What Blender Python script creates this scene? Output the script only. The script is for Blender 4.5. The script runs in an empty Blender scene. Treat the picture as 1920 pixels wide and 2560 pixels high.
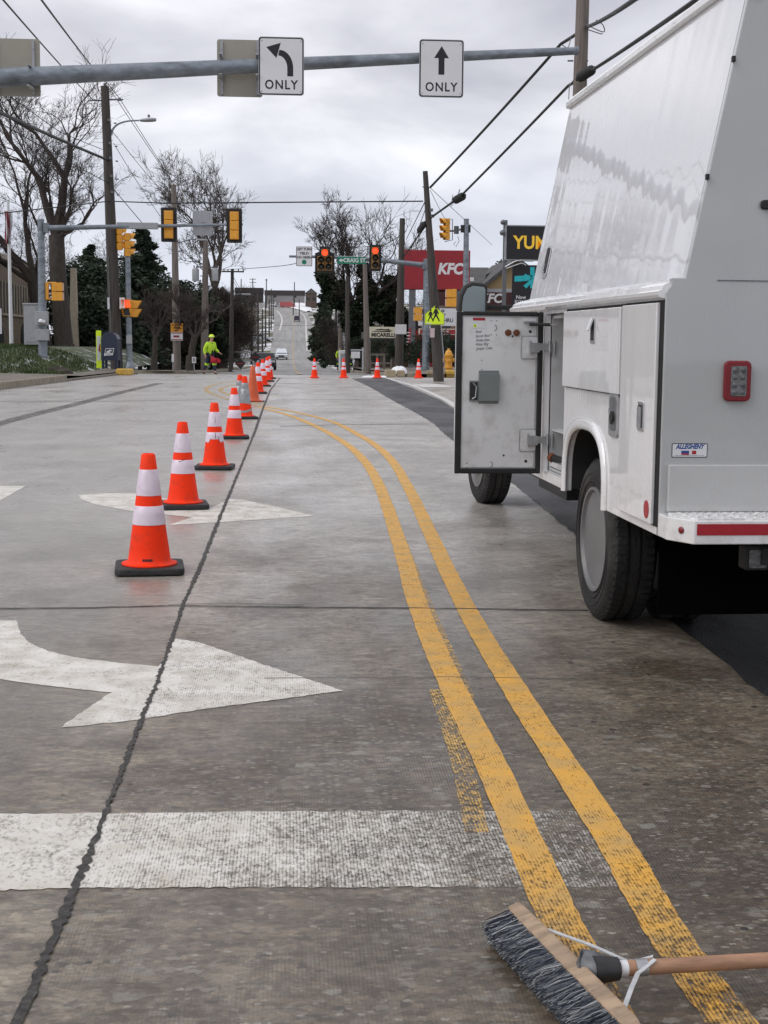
import bpy, math, random
from mathutils import Vector, Matrix
S = bpy.context.scene; C = S.collection
R = math.radians

# ---------------------------------------------------------------- camera
F = 3490.0                                   # focal length in photograph pixels (1920 x 2560)
CAMH = 1.4
_y = Vector(((726-960)/F, (1280-848)/F, -1)).normalized()       # the road's direction (+Y) seen by the camera
_d = Vector(((705-960)/F, (1280-29000)/F, -1)).normalized()     # straight down
_z = (-_d - (-_d).dot(_y)*_y).normalized(); _x = _y.cross(_z)
RWC = Matrix((_x, _y, _z))
cam = bpy.data.cameras.new('camera'); cam_o = bpy.data.objects.new('camera', cam); C.objects.link(cam_o)
cam.sensor_fit = 'VERTICAL'; cam.sensor_height = 36; cam.lens = F/2560*36
cam.clip_start = 0.05; cam.clip_end = 6000
cam_o.matrix_world = Matrix.Translation((0, 0, CAMH)) @ RWC.to_4x4()
S.camera = cam_o

# ---------------------------------------------------------------- sky and sun
SUN_EL, SUN_AZ = R(46), R(252)
w = bpy.data.worlds.new('World'); S.world = w; w.use_nodes = True
nt = w.node_tree; N = nt.nodes; L = nt.links; N.clear()
out = N.new('ShaderNodeOutputWorld')
sky = N.new('ShaderNodeTexSky'); sky.sky_type = 'NISHITA'; sky.sun_disc = False
sky.sun_elevation = SUN_EL; sky.sun_rotation = SUN_AZ; sky.dust_density = 2
bg1 = N.new('ShaderNodeBackground'); bg1.inputs[1].default_value = 0.10
L.new(sky.outputs[0], bg1.inputs[0])
tc = N.new('ShaderNodeTexCoord'); sep = N.new('ShaderNodeSeparateXYZ'); L.new(tc.outputs['Generated'], sep.inputs[0])
def wmath(op, a, b=None, c=None):
    n = N.new('ShaderNodeMath'); n.operation = op
    for i, q in enumerate((a, b, c)):
        if q is None: continue
        if isinstance(q, (int, float)): n.inputs[i].default_value = q
        else: L.new(q, n.inputs[i])
    return n.outputs[0]
zz = wmath('ADD', wmath('MAXIMUM', sep.outputs[2], 0.0), 0.30)
cmb = N.new('ShaderNodeCombineXYZ')
L.new(wmath('DIVIDE', sep.outputs[0], zz), cmb.inputs[0]); L.new(wmath('DIVIDE', sep.outputs[1], zz), cmb.inputs[1])
mpw = N.new('ShaderNodeMapping'); mpw.inputs['Location'].default_value = (3.3, 1.2, 0); L.new(cmb.outputs[0], mpw.inputs[0])
n1 = N.new('ShaderNodeTexNoise'); n1.inputs['Scale'].default_value = 2.3; n1.inputs['Detail'].default_value = 6; n1.inputs['Roughness'].default_value = .50
n1.inputs['Distortion'].default_value = .25
L.new(mpw.outputs[0], n1.inputs['Vector'])
rp = N.new('ShaderNodeValToRGB'); L.new(n1.outputs['Fac'], rp.inputs[0])
e = rp.color_ramp.elements
e[0].position = .34; e[0].color = (.50, .50, .56, 1)
e[1].position = .68; e[1].color = (1.04, 1.03, 1.06, 1)
m = e.new(.5); m.color = (.69, .69, .745, 1)
# the cloud deck thins to a cooler, paler band at the horizon
hz = N.new('ShaderNodeMapRange'); hz.inputs['From Min'].default_value = 0.0; hz.inputs['From Max'].default_value = .17
hz.inputs['To Min'].default_value = .95; hz.inputs['To Max'].default_value = 0; L.new(sep.outputs[2], hz.inputs['Value'])
mxh = N.new('ShaderNodeMixRGB'); L.new(hz.outputs[0], mxh.inputs[0]); L.new(rp.outputs[0], mxh.inputs[1]); mxh.inputs[2].default_value = (.61, .66, .78, 1)
bg2 = N.new('ShaderNodeBackground'); bg2.inputs[1].default_value = 1.0; L.new(mxh.outputs[0], bg2.inputs[0])
mxs = N.new('ShaderNodeMixShader'); mxs.inputs[0].default_value = .93
L.new(bg1.outputs[0], mxs.inputs[1]); L.new(bg2.outputs[0], mxs.inputs[2]); L.new(mxs.outputs[0], out.inputs[0])
sun = bpy.data.lights.new('sun', 'SUN'); sun.energy = 1.15; sun.angle = R(45); sun.color = (1, .97, .93)
sun_o = bpy.data.objects.new('sun', sun); C.objects.link(sun_o)
sun_o.rotation_euler = (math.pi/2-SUN_EL, 0, math.pi - SUN_AZ); sun_o.location = (0, 0, 60)
S.view_settings.view_transform = 'Standard'; S.view_settings.look = 'None'
S.view_settings.exposure = 0.22; S.view_settings.gamma = 1; S.view_settings.use_curve_mapping = False
S.cycles.max_bounces = 6; S.cycles.transparent_max_bounces = 12; S.cycles.use_denoising = True

# ---------------------------------------------------------------- pixel -> place
def ray(px, py): return RWC @ Vector(((px-960)/F, (1280-py)/F, -1))
def G(px, py, z=0.0):
    d = ray(px, py); t = (z-CAMH)/d.z; return Vector((d.x*t, d.y*t, z))
def P(px, py, Y):
    d = ray(px, py); t = Y/d.y; return Vector((d.x*t, Y, CAMH+d.z*t))
def gz(Y):
    K = [(-100,0),(48,0),(54,0),(68,-.30),(100,-.95),(150,-1.65),(200,-2.1),(239,-2.05),(300,-.3),(350,1.6),(400,3.9),(461,7.2),(540,11.2),(620,14.6),(700,18.5),(760,21),(900,24),(3000,30)]
    for i in range(len(K)-1):
        if K[i][0] <= Y <= K[i+1][0]:
            a, b = K[i], K[i+1]; t = (Y-a[0])/(b[0]-a[0]); return a[1]+(b[1]-a[1])*t
    return K[-1][1]
def onG(px, Y, dz=0.0):
    p = P(px, 900, Y); return Vector((p.x, Y, gz(Y)+dz))

# ---------------------------------------------------------------- mesh helpers
def frame(o, u, v):
    u = Vector(u).normalized(); v = Vector(v); v = (v-v.dot(u)*u).normalized(); w_ = u.cross(v)
    return Vector(o), u, v, w_
class MB:
    def __init__(s, off=(0, 0, 0)):
        s.v = []; s.f = []; s.m = []; s.off = Vector(off)
    def add(s, vs, fs, mi=0):
        b = len(s.v); s.v += [Vector(q) for q in vs]
        for f in fs: s.f.append([b+i for i in f]); s.m.append(mi)
        return s
    def box(s, c, d, rz=0, mi=0, mat=None):
        x, y, z = d[0]/2, d[1]/2, d[2]/2
        vs = [Vector((i*x, j*y, k*z)) for k in (-1, 1) for j in (-1, 1) for i in (-1, 1)]
        M = mat if mat is not None else Matrix.Rotation(rz, 3, 'Z')
        vs = [M @ q + Vector(c) for q in vs]
        return s.add(vs, [(0,2,3,1),(4,5,7,6),(0,1,5,4),(2,6,7,3),(0,4,6,2),(1,3,7,5)], mi)
    def tube(s, pts, r, n=8, caps=True, mi=0):
        pts = [Vector(q) for q in pts]; k = len(pts)
        rr = r if isinstance(r, (list, tuple)) else [r]*k
        if len(rr) == 2 and k > 2: rr = [rr[0]+(rr[1]-rr[0])*i/(k-1) for i in range(k)]
        t0 = (pts[1]-pts[0]).normalized()
        up = Vector((0, 0, 1)) if abs(t0.z) < .95 else Vector((1, 0, 0))
        u = up.cross(t0).normalized(); vs = []; fs = []
        for i, p in enumerate(pts):
            t = (pts[min(i+1, k-1)]-pts[max(i-1, 0)]).normalized()
            u = (u-u.dot(t)*t).normalized(); vv = t.cross(u)
            for j in range(n):
                a = 2*math.pi*j/n; vs.append(p+(u*math.cos(a)+vv*math.sin(a))*rr[i])
        for i in range(k-1):
            for j in range(n):
                a = i*n+j; b = i*n+(j+1) % n; fs.append((a, b, b+n, a+n))
        if caps: fs.append(tuple(reversed(range(n)))); fs.append(tuple((k-1)*n+j for j in range(n)))
        return s.add(vs, fs, mi)
    def lathe(s, prof, c=(0, 0, 0), n=20, ax=None, mi=0, mis=None, caps=True):
        """prof: (radius, height) pairs; ax: 3x3 matrix taking local z to the axis"""
        M = ax if ax is not None else Matrix.Identity(3); c = Vector(c); vs = []
        for (r, h) in prof:
            for j in range(n):
                a = 2*math.pi*j/n; vs.append(M @ Vector((r*math.cos(a), r*math.sin(a), h))+c)
        b = len(s.v); s.v += vs; k = len(prof)
        for i in range(k-1):
            for j in range(n):
                p = i*n+j; q = i*n+(j+1) % n; s.f.append([b+p, b+q, b+q+n, b+p+n]); s.m.append(mis[i] if mis else mi)
        if caps and prof[0][0] > 1e-5: s.f.append([b+j for j in reversed(range(n))]); s.m.append(mis[0] if mis else mi)
        if caps and prof[-1][0] > 1e-5: s.f.append([b+(k-1)*n+j for j in range(n)]); s.m.append(mis[-1] if mis else mi)
        return s
    def prism(s, poly, h0, h1, fr=None, mi=0):
        """poly in (u, v); thickness h0..h1 along w; fr = frame(origin, u, v)"""
        o, u, v, w_ = fr if fr else (Vector(), Vector((1, 0, 0)), Vector((0, 1, 0)), Vector((0, 0, 1)))
        n = len(poly)
        ar = sum(poly[i][0]*poly[(i+1) % n][1]-poly[(i+1) % n][0]*poly[i][1] for i in range(n))
        if ar < 0: poly = list(reversed(poly))
        vs = [o+u*a+v*b+w_*h0 for a, b in poly]+[o+u*a+v*b+w_*h1 for a, b in poly]
        fs = [tuple(reversed(range(n))), tuple(range(n, 2*n))]+[(i, (i+1) % n, n+(i+1) % n, n+i) for i in range(n)]
        if h1 < h0: fs = [tuple(reversed(f)) for f in fs]
        return s.add(vs, fs, mi)
    def text(s, txt, size, fr, depth=.002, align='CENTER', bold=0.0, shear=0.0, sx=1.0, mi=0, sp=1.0):
        c = bpy.data.curves.new('lettering', 'FONT'); c.body = txt; c.size = size; c.align_x = align; c.align_y = 'CENTER'
        c.offset = bold; c.shear = shear; c.resolution_u = 3; c.space_character = sp
        ob = bpy.data.objects.new('lettering', c); C.objects.link(ob)
        dg = bpy.context.evaluated_depsgraph_get(); me = bpy.data.meshes.new_from_object(ob.evaluated_get(dg))
        o, u, v, w_ = fr
        vs = [o+u*q.co.x*sx+v*q.co.y+w_*depth for q in me.vertices]
        s.add(vs, [tuple(p.vertices) for p in me.polygons], mi)
        bpy.data.objects.remove(ob); bpy.data.curves.remove(c); bpy.data.meshes.remove(me)
        return s
    def build(s, name, mats, parent=None, smooth=None, bevel=0, loc=None, seg=2):
        me = bpy.data.meshes.new(name); me.from_pydata([q-s.off for q in s.v], [], s.f)
        if not isinstance(mats, (list, tuple)): mats = [mats]
        for mm in mats: me.materials.append(mm)
        if len(mats) > 1: me.polygons.foreach_set('material_index', s.m)
        if smooth:
            me.polygons.foreach_set('use_smooth', [True]*len(me.polygons)); me.update()
            me.set_sharp_from_angle(angle=R(smooth))
        me.update()
        o = bpy.data.objects.new(name, me); C.objects.link(o)
        if parent: o.parent = parent
        if loc is not None: o.location = loc
        if bevel:
            b = o.modifiers.new('bevel', 'BEVEL'); b.width = bevel; b.segments = seg; b.limit_method = 'ANGLE'; b.angle_limit = R(35)
            b.harden_normals = False
        return o
def tag(o, label=None, cat=None, group=None, kind=None):
    if label: o['label'] = label
    if cat: o['category'] = cat
    if group: o['group'] = group
    if kind: o['kind'] = kind
    return o
def thing(name, label, cat, loc=(0, 0, 0), rz=0, group=None):
    o = bpy.data.objects.new(name, None); C.objects.link(o); o.location = loc; o.rotation_euler = (0, 0, rz)
    o.empty_display_size = .2
    return tag(o, label, cat, group)
def copy_thing(o, parent=None):
    c = o.copy(); C.objects.link(c); c.parent = parent
    for ch in list(o.children): copy_thing(ch, c)
    return c

# ---------------------------------------------------------------- materials
def mnodes(name):
    m_ = bpy.data.materials.new(name); m_.use_nodes = True
    t = m_.node_tree; return m_, t.nodes, t.links, t.nodes['Principled BSDF']
def pm(name, col, rough=.6, metal=0.0, var=.12, scale=6.0, bump=0.0, bscale=40.0, coat=0.0, stretch=None, dirt=None, dscale=3.0, damt=.5, spec=None):
    """a surface with broken-up colour, roughness and relief; dirt = colour of stains"""
    m_, n, l, b = mnodes(name)
    tcn = n.new('ShaderNodeTexCoord'); mp = n.new('ShaderNodeMapping'); l.new(tcn.outputs['Object'], mp.inputs[0])
    if stretch: mp.inputs['Scale'].default_value = stretch
    nz = n.new('ShaderNodeTexNoise'); nz.inputs['Scale'].default_value = scale; nz.inputs['Detail'].default_value = 5; l.new(mp.outputs[0], nz.inputs['Vector'])
    r_ = n.new('ShaderNodeValToRGB'); l.new(nz.outputs['Fac'], r_.inputs[0])
    lo = [max(0, c*(1-var)) for c in col]; hi = [min(1, c*(1+var)) for c in col]
    r_.color_ramp.elements[0].position = .3; r_.color_ramp.elements[0].color = (*lo, 1)
    r_.color_ramp.elements[1].position = .7; r_.color_ramp.elements[1].color = (*hi, 1)
    c_out = r_.outputs[0]
    if dirt:
        dn = n.new('ShaderNodeTexNoise'); dn.inputs['Scale'].default_value = dscale; dn.inputs['Detail'].default_value = 8; dn.inputs['Roughness'].default_value = .65; l.new(mp.outputs[0], dn.inputs['Vector'])
        mr = n.new('ShaderNodeMapRange'); mr.inputs['From Min'].default_value = .5; mr.inputs['From Max'].default_value = .75; mr.inputs['To Max'].default_value = damt; l.new(dn.outputs['Fac'], mr.inputs['Value'])
        mx = n.new('ShaderNodeMixRGB'); l.new(mr.outputs[0], mx.inputs[0]); l.new(c_out, mx.inputs[1]); mx.inputs[2].default_value = (*dirt, 1); c_out = mx.outputs[0]
    l.new(c_out, b.inputs['Base Color'])
    b.inputs['Roughness'].default_value = rough; b.inputs['Metallic'].default_value = metal
    b.inputs['Coat Weight'].default_value = coat; b.inputs['Coat Roughness'].default_value = .08
    if spec is not None: b.inputs['Specular IOR Level'].default_value = spec
    if bump:
        bn = n.new('ShaderNodeTexNoise'); bn.inputs['Scale'].default_value = bscale; bn.inputs['Detail'].default_value = 4; l.new(mp.outputs[0], bn.inputs['Vector'])
        bu = n.new('ShaderNodeBump'); bu.inputs['Strength'].default_value = bump; bu.inputs['Distance'].default_value = .01; l.new(bn.outputs['Fac'], bu.inputs['Height']); l.new(bu.outputs[0], b.inputs['Normal'])
    return m_
def glow(name, col, st):
    m_, n, l, b = mnodes(name); b.inputs['Base Color'].default_value = (*col, 1)
    b.inputs['Emission Color'].default_value = (*col, 1); b.inputs['Emission Strength'].default_value = st; return m_
def leafmat(name, a, bb):
    m_, n, l, b = mnodes(name); g = n.new('ShaderNodeObjectInfo'); tcn = n.new('ShaderNodeTexCoord')
    nz = n.new('ShaderNodeTexNoise'); nz.inputs['Scale'].default_value = 1.3; nz.inputs['Detail'].default_value = 6; l.new(tcn.outputs['Object'], nz.inputs['Vector'])
    r_ = n.new('ShaderNodeValToRGB'); l.new(nz.outputs['Fac'], r_.inputs[0])
    r_.color_ramp.elements[0].position = .35; r_.color_ramp.elements[0].color = (*a, 1); r_.color_ramp.elements[1].position = .68; r_.color_ramp.elements[1].color = (*bb, 1)
    l.new(r_.outputs[0], b.inputs['Base Color']); b.inputs['Roughness'].default_value = .75; b.inputs['Specular IOR Level'].default_value = .2; return m_

def node(n, t, **k):
    q = n.new(t)
    for a, v_ in k.items():
        if a.startswith('i_'): q.inputs[a[2:].replace('_', ' ')].default_value = v_
        else: setattr(q, a, v_)
    return q
def mth(n, l, op, a, b=None, clamp=False):
    q = n.new('ShaderNodeMath'); q.operation = op; q.use_clamp = clamp
    for i, s_ in enumerate((a, b)):
        if s_ is None: continue
        if isinstance(s_, (int, float)): q.inputs[i].default_value = s_
        else: l.new(s_, q.inputs[i])
    return q.outputs[0]
def rmp(n, l, s_, a, b, lo=0.0, hi=1.0):
    q = n.new('ShaderNodeMapRange'); q.inputs['From Min'].default_value = a; q.inputs['From Max'].default_value = b
    q.inputs['To Min'].default_value = lo; q.inputs['To Max'].default_value = hi; l.new(s_, q.inputs['Value']); return q.outputs[0]
def mixc(n, l, f, a, b):
    q = n.new('ShaderNodeMixRGB')
    if isinstance(f, (int, float)): q.inputs[0].default_value = f
    else: l.new(f, q.inputs[0])
    for i, s_ in ((1, a), (2, b)):
        if isinstance(s_, tuple): q.inputs[i].default_value = (*s_, 1)
        else: l.new(s_, q.inputs[i])
    return q.outputs[0]
def noise(n, l, vec, sc, det=5, ro=.55, st=None):
    if st:
        mp = n.new('ShaderNodeMapping'); mp.inputs['Scale'].default_value = st; l.new(vec, mp.inputs[0]); vec = mp.outputs[0]
    q = n.new('ShaderNodeTexNoise'); q.inputs['Scale'].default_value = sc; q.inputs['Detail'].default_value = det; q.inputs['Roughness'].default_value = ro
    l.new(vec, q.inputs['Vector']); return q.outputs['Fac']

def concrete_mat():
    """worn, damp, tined road concrete with exposed stones"""
    m_, n, l, b = mnodes('road_concrete')
    tcn = n.new('ShaderNodeTexCoord'); v = tcn.outputs['Object']
    sp = n.new('ShaderNodeSeparateXYZ'); l.new(v, sp.inputs[0]); X, Y = sp.outputs[0], sp.outputs[1]
    right = rmp(n, l, X, -.62, -.50)                       # the tined right-hand lane, beyond the joint
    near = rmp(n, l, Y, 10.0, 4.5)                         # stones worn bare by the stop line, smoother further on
    far = rmp(n, l, Y, 5.2, 11)  # paler concrete further on, lifted more in colour to stand for wet sheen
    wob = n.new('ShaderNodeTexNoise'); wob.inputs['Scale'].default_value = 2.2; wob.inputs['Detail'].default_value = 5; l.new(v, wob.inputs['Vector'])
    wv_ = n.new('ShaderNodeVectorMath'); wv_.operation = 'MULTIPLY_ADD'; l.new(wob.outputs['Color'], wv_.inputs[0]); wv_.inputs[1].default_value = (.5, .5, 0); l.new(v, wv_.inputs[2]); vw = wv_.outputs[0]
    big = noise(n, l, vw, .75, 8, .66, (1.1, .6, 1)); mid = noise(n, l, vw, 3.2, 8, .7, (.8, 1.2, 1)); sml = noise(n, l, v, 13, 6, .72, (.6, 1.5, 1)); fine = noise(n, l, v, 85, 5, .75, (.7, 1.2, 1))
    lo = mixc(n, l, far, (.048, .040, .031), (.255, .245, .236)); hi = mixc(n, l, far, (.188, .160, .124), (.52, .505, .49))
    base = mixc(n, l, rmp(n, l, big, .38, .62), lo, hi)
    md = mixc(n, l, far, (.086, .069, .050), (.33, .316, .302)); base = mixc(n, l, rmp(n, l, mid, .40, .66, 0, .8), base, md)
    brown = noise(n, l, vw, 1.3, 7, .65, (1, .8, 1))
    base = mixc(n, l, mth(n, l, 'MULTIPLY', rmp(n, l, brown, .48, .60, 0, .9), rmp(n, l, far, 0, 1, 1, .25)), base, (.060, .044, .030))
    # a lighter fringe where the slabs were patched along the joint
    fr = mth(n, l, 'MULTIPLY', rmp(n, l, mth(n, l, 'ABSOLUTE', mth(n, l, 'ADD', X, .62)), .42, .05), rmp(n, l, mid, .38, .58)); base = mixc(n, l, mth(n, l, 'MULTIPLY', fr, .62), base, (.30, .268, .215))
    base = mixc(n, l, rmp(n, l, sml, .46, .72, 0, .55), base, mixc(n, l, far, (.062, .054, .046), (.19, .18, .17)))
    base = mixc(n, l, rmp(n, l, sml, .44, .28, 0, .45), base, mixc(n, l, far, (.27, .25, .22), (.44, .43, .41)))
    # every stone in the mix has its own tone
    for sc_n, am in ((24, .34), (52, .42)):
        wq = n.new('ShaderNodeTexNoise'); wq.inputs['Scale'].default_value = sc_n*1.5; wq.inputs['Detail'].default_value = 2; l.new(v, wq.inputs['Vector'])
        aq = n.new('ShaderNodeVectorMath'); aq.operation = 'MULTIPLY_ADD'; l.new(wq.outputs['Color'], aq.inputs[0]); aq.inputs[1].default_value = (1.0/sc_n, 1.0/sc_n, 0); l.new(v, aq.inputs[2])
        mq = n.new('ShaderNodeMapping'); mq.inputs['Scale'].default_value = (.68, 1.2, 1); l.new(aq.outputs[0], mq.inputs[0])
        vq = n.new('ShaderNodeTexVoronoi'); vq.inputs['Scale'].default_value = sc_n; l.new(mq.outputs[0], vq.inputs['Vector']); sq = n.new('ShaderNodeSeparateXYZ'); l.new(vq.outputs['Color'], sq.inputs[0])
        dark = mixc(n, l, 1.0, base, (.5, .48, .45)); dark.node.blend_type = 'MULTIPLY'; lite = mixc(n, l, 1.0, base, (1.75, 1.72, 1.66)); lite.node.blend_type = 'MULTIPLY'
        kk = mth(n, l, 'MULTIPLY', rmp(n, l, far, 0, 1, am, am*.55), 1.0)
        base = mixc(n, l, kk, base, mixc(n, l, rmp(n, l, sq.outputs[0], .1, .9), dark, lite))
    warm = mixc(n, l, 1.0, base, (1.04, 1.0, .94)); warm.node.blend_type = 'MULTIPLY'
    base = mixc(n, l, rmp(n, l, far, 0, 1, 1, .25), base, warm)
    # stones of two sizes, in drifts
    def stones(sc, st, cut, size, amt, tlo, thi, seedv):
        w2 = n.new('ShaderNodeTexNoise'); w2.inputs['Scale'].default_value = sc*1.6; w2.inputs['Detail'].default_value = 3; l.new(v, w2.inputs['Vector'])
        a_ = n.new('ShaderNodeVectorMath'); a_.operation = 'MULTIPLY_ADD'; l.new(w2.outputs['Color'], a_.inputs[0]); a_.inputs[1].default_value = (.9/sc, .9/sc, 0); l.new(v, a_.inputs[2])
        mp = n.new('ShaderNodeMapping'); mp.inputs['Scale'].default_value = st; mp.inputs['Location'].default_value = (seedv, seedv*2, 0); l.new(a_.outputs[0], mp.inputs[0])
        vo = n.new('ShaderNodeTexVoronoi'); vo.inputs['Scale'].default_value = sc; l.new(mp.outputs[0], vo.inputs['Vector']); sc_ = n.new('ShaderNodeSeparateXYZ'); l.new(vo.outputs['Color'], sc_.inputs[0])
        drift = noise(n, l, v, 1.7, 4, .6)
        k = mth(n, l, 'MULTIPLY', mth(n, l, 'GREATER_THAN', mth(n, l, 'ADD', sc_.outputs[0], rmp(n, l, drift, .35, .65, -.22, .22)), cut), rmp(n, l, vo.outputs['Distance'], size, size*.72))
        return mth(n, l, 'MULTIPLY', k, mth(n, l, 'MULTIPLY', amt, rmp(n, l, sc_.outputs[2], 0, 1, .35, 1))), mixc(n, l, sc_.outputs[1], tlo, thi)
    amt = mth(n, l, 'MULTIPLY', rmp(n, l, near, 0, 1, .25, .80), rmp(n, l, right, 0, 1, .55, 1))
    for args in ((14, (.72, 1.15, 1), .78, .42, amt, (.12, .11, .09), (.25, .235, .20), 0), (27, (.7, 1.2, 1), .70, .44, amt, (.12, .106, .086), (.27, .25, .21), 5.1), (58, (.7, 1.2, 1), .63, .46, amt, (.13, .115, .092), (.33, .305, .255), 3.3), (30, (.75, 1.1, 1), .74, .42, amt, (.03, .026, .022), (.07, .06, .05), 7.7)):
        k, tone = stones(*args); base = mixc(n, l, k, base, tone)
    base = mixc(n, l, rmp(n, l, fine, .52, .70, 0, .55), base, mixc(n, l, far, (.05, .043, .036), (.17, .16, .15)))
    base = mixc(n, l, rmp(n, l, fine, .45, .30, 0, .35), base, (.34, .32, .28))
    # dark grit specks
    vo3 = n.new('ShaderNodeTexVoronoi'); vo3.inputs['Scale'].default_value = 6.5; l.new(v, vo3.inputs['Vector']); sc3 = n.new('ShaderNodeSeparateXYZ'); l.new(vo3.outputs['Color'], sc3.inputs[0])
    speck = mth(n, l, 'LESS_THAN', vo3.outputs['Distance'], mth(n, l, 'MULTIPLY', mth(n, l, 'POWER', sc3.outputs[2], 3.0), .085))
    base = mixc(n, l, mth(n, l, 'MULTIPLY', speck, .9), base, (.016, .014, .013))
    # left lanes: smoother and paler
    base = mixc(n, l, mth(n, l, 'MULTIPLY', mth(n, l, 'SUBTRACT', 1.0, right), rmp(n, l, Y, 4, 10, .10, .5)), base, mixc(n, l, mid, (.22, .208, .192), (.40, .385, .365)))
    # grooves hold dirt
    wv = n.new('ShaderNodeTexWave'); wv.wave_type = 'BANDS'; wv.bands_direction = 'X'; wv.inputs['Scale'].default_value = 33.0; wv.inputs['Distortion'].default_value = 1.2; wv.inputs['Detail'].default_value = 2; wv.inputs['Detail Scale'].default_value = .8; l.new(v, wv.inputs['Vector'])
    worn = mth(n, l, 'MULTIPLY', right, rmp(n, l, noise(n, l, v, 2.6, 5, .65), .40, .62))
    base = mixc(n, l, mth(n, l, 'MULTIPLY', rmp(n, l, wv.outputs['Fac'], .5, .05, 0, .34), worn), base, (.055, .048, .042))
    l.new(base, b.inputs['Base Color'])
    # damp sheen lies in patches
    wet = noise(n, l, vw, .85, 6, .6, (1.4, .55, 1))
    l.new(mth(n, l, 'ADD', rmp(n, l, wet, .40, .60, .50, .24), rmp(n, l, sml, .3, .7, -.05, .10)), b.inputs['Roughness']); b.inputs['Specular IOR Level'].default_value = .6
    hgt = mth(n, l, 'ADD', mth(n, l, 'MULTIPLY', wv.outputs['Fac'], mth(n, l, 'MULTIPLY', worn, .7)), mth(n, l, 'ADD', mth(n, l, 'MULTIPLY', fine, 1.0), mth(n, l, 'MULTIPLY', sml, 1.3)))
    bu = n.new('ShaderNodeBump'); bu.inputs['Strength'].default_value = .36; bu.inputs['Distance'].default_value = .002; l.new(hgt, bu.inputs['Height']); l.new(bu.outputs[0], b.inputs['Normal'])
    return m_
def paint_mat(name, col, wear_lo, wear_hi, col2, xfade=None, yfade=None, groove=True):
    """road paint flaked away along the grooves; worn places show the concrete below"""
    m_, n, l, b = mnodes(name); tcn = n.new('ShaderNodeTexCoord'); v = tcn.outputs['Object']
    sp = n.new('ShaderNodeSeparateXYZ'); l.new(v, sp.inputs[0])
    a1 = noise(n, l, v, 4.5, 6, .65); a2 = noise(n, l, v, 75, 5, .75, (1, .55, 1)); a3 = noise(n, l, v, 24, 5, .7, (1, .6, 1))
    wr = mth(n, l, 'ADD', mth(n, l, 'MULTIPLY', a1, .5), mth(n, l, 'ADD', mth(n, l, 'MULTIPLY', a2, 1.1), mth(n, l, 'MULTIPLY', a3, .55)))
    if groove:
        wv = n.new('ShaderNodeTexWave'); wv.wave_type = 'BANDS'; wv.bands_direction = 'X'; wv.inputs['Scale'].default_value = 33.0; wv.inputs['Distortion'].default_value = 1.2; wv.inputs['Detail'].default_value = 1; wv.inputs['Detail Scale'].default_value = .4; l.new(v, wv.inputs['Vector'])
        gr = mth(n, l, 'MULTIPLY', rmp(n, l, wv.outputs['Fac'], 5e-1, .0, 0, .13), rmp(n, l, sp.outputs[0], -.62, -.4))
        wr = mth(n, l, 'ADD', wr, gr)
    if xfade: wr = mth(n, l, 'ADD', wr, rmp(n, l, sp.outputs[0], *xfade))
    if yfade: wr = mth(n, l, 'ADD', wr, rmp(n, l, sp.outputs[1], *yfade))
    keep = rmp(n, l, wr, wear_hi, wear_lo)
    tone = noise(n, l, v, 7, 5, .6)
    l.new(mixc(n, l, rmp(n, l, tone, .38, .68), col, col2), b.inputs['Base Color']); b.inputs['Roughness'].default_value = .62
    tr = n.new('ShaderNodeBsdfTransparent'); mx = n.new('ShaderNodeMixShader'); l.new(keep, mx.inputs[0]); l.new(tr.outputs[0], mx.inputs[1]); l.new(b.outputs[0], mx.inputs[2])
    l.new(mx.outputs[0], n['Material Output'].inputs[0]); return m_
def asphalt_mat(name, lo, hi, r0=.55, r1=.35):
    m_, n, l, b = mnodes(name); tcn = n.new('ShaderNodeTexCoord'); v = tcn.outputs['Object']
    a = noise(n, l, v, 90, 4, .7); c = noise(n, l, v, 1.2, 5, .6, (1, .35, 1))
    vo = n.new('ShaderNodeTexVoronoi'); vo.inputs['Scale'].default_value = 110; l.new(v, vo.inputs['Vector'])
    base = mixc(n, l, rmp(n, l, c, .35, .65), lo, hi); base = mixc(n, l, rmp(n, l, a, .45, .75, 0, .5), base, (hi[0]*1.8, hi[1]*1.8, hi[2]*1.8))
    l.new(base, b.inputs['Base Color']); l.new(rmp(n, l, c, .35, .65, r0, r1), b.inputs['Roughness'])
    bu = n.new('ShaderNodeBump'); bu.inputs['Strength'].default_value = .7; bu.inputs['Distance'].default_value = .006; l.new(mth(n, l, 'ADD', vo.outputs['Distance'], a), bu.inputs['Height']); l.new(bu.outputs[0], b.inputs['Normal'])
    return m_
def far_road_mat():
    m_, n, l, b = mnodes('far_road_concrete'); tcn = n.new('ShaderNodeTexCoord'); v = tcn.outputs['Object']
    sp = n.new('ShaderNodeSeparateXYZ'); l.new(v, sp.inputs[0])
    c = noise(n, l, v, .25, 6, .6, (2.2, .12, 1)); d = noise(n, l, v, .5, 5, .6, (3.0, .03, 1))
    base = mixc(n, l, rmp(n, l, c, .35, .65), (.20, .192, .185), (.30, .293, .285)); base = mixc(n, l, rmp(n, l, d, .5, .7, 0, .6), base, (.145, .14, .135))
    l.new(base, b.inputs['Base Color']); b.inputs['Roughness'].default_value = .6; return m_
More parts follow.
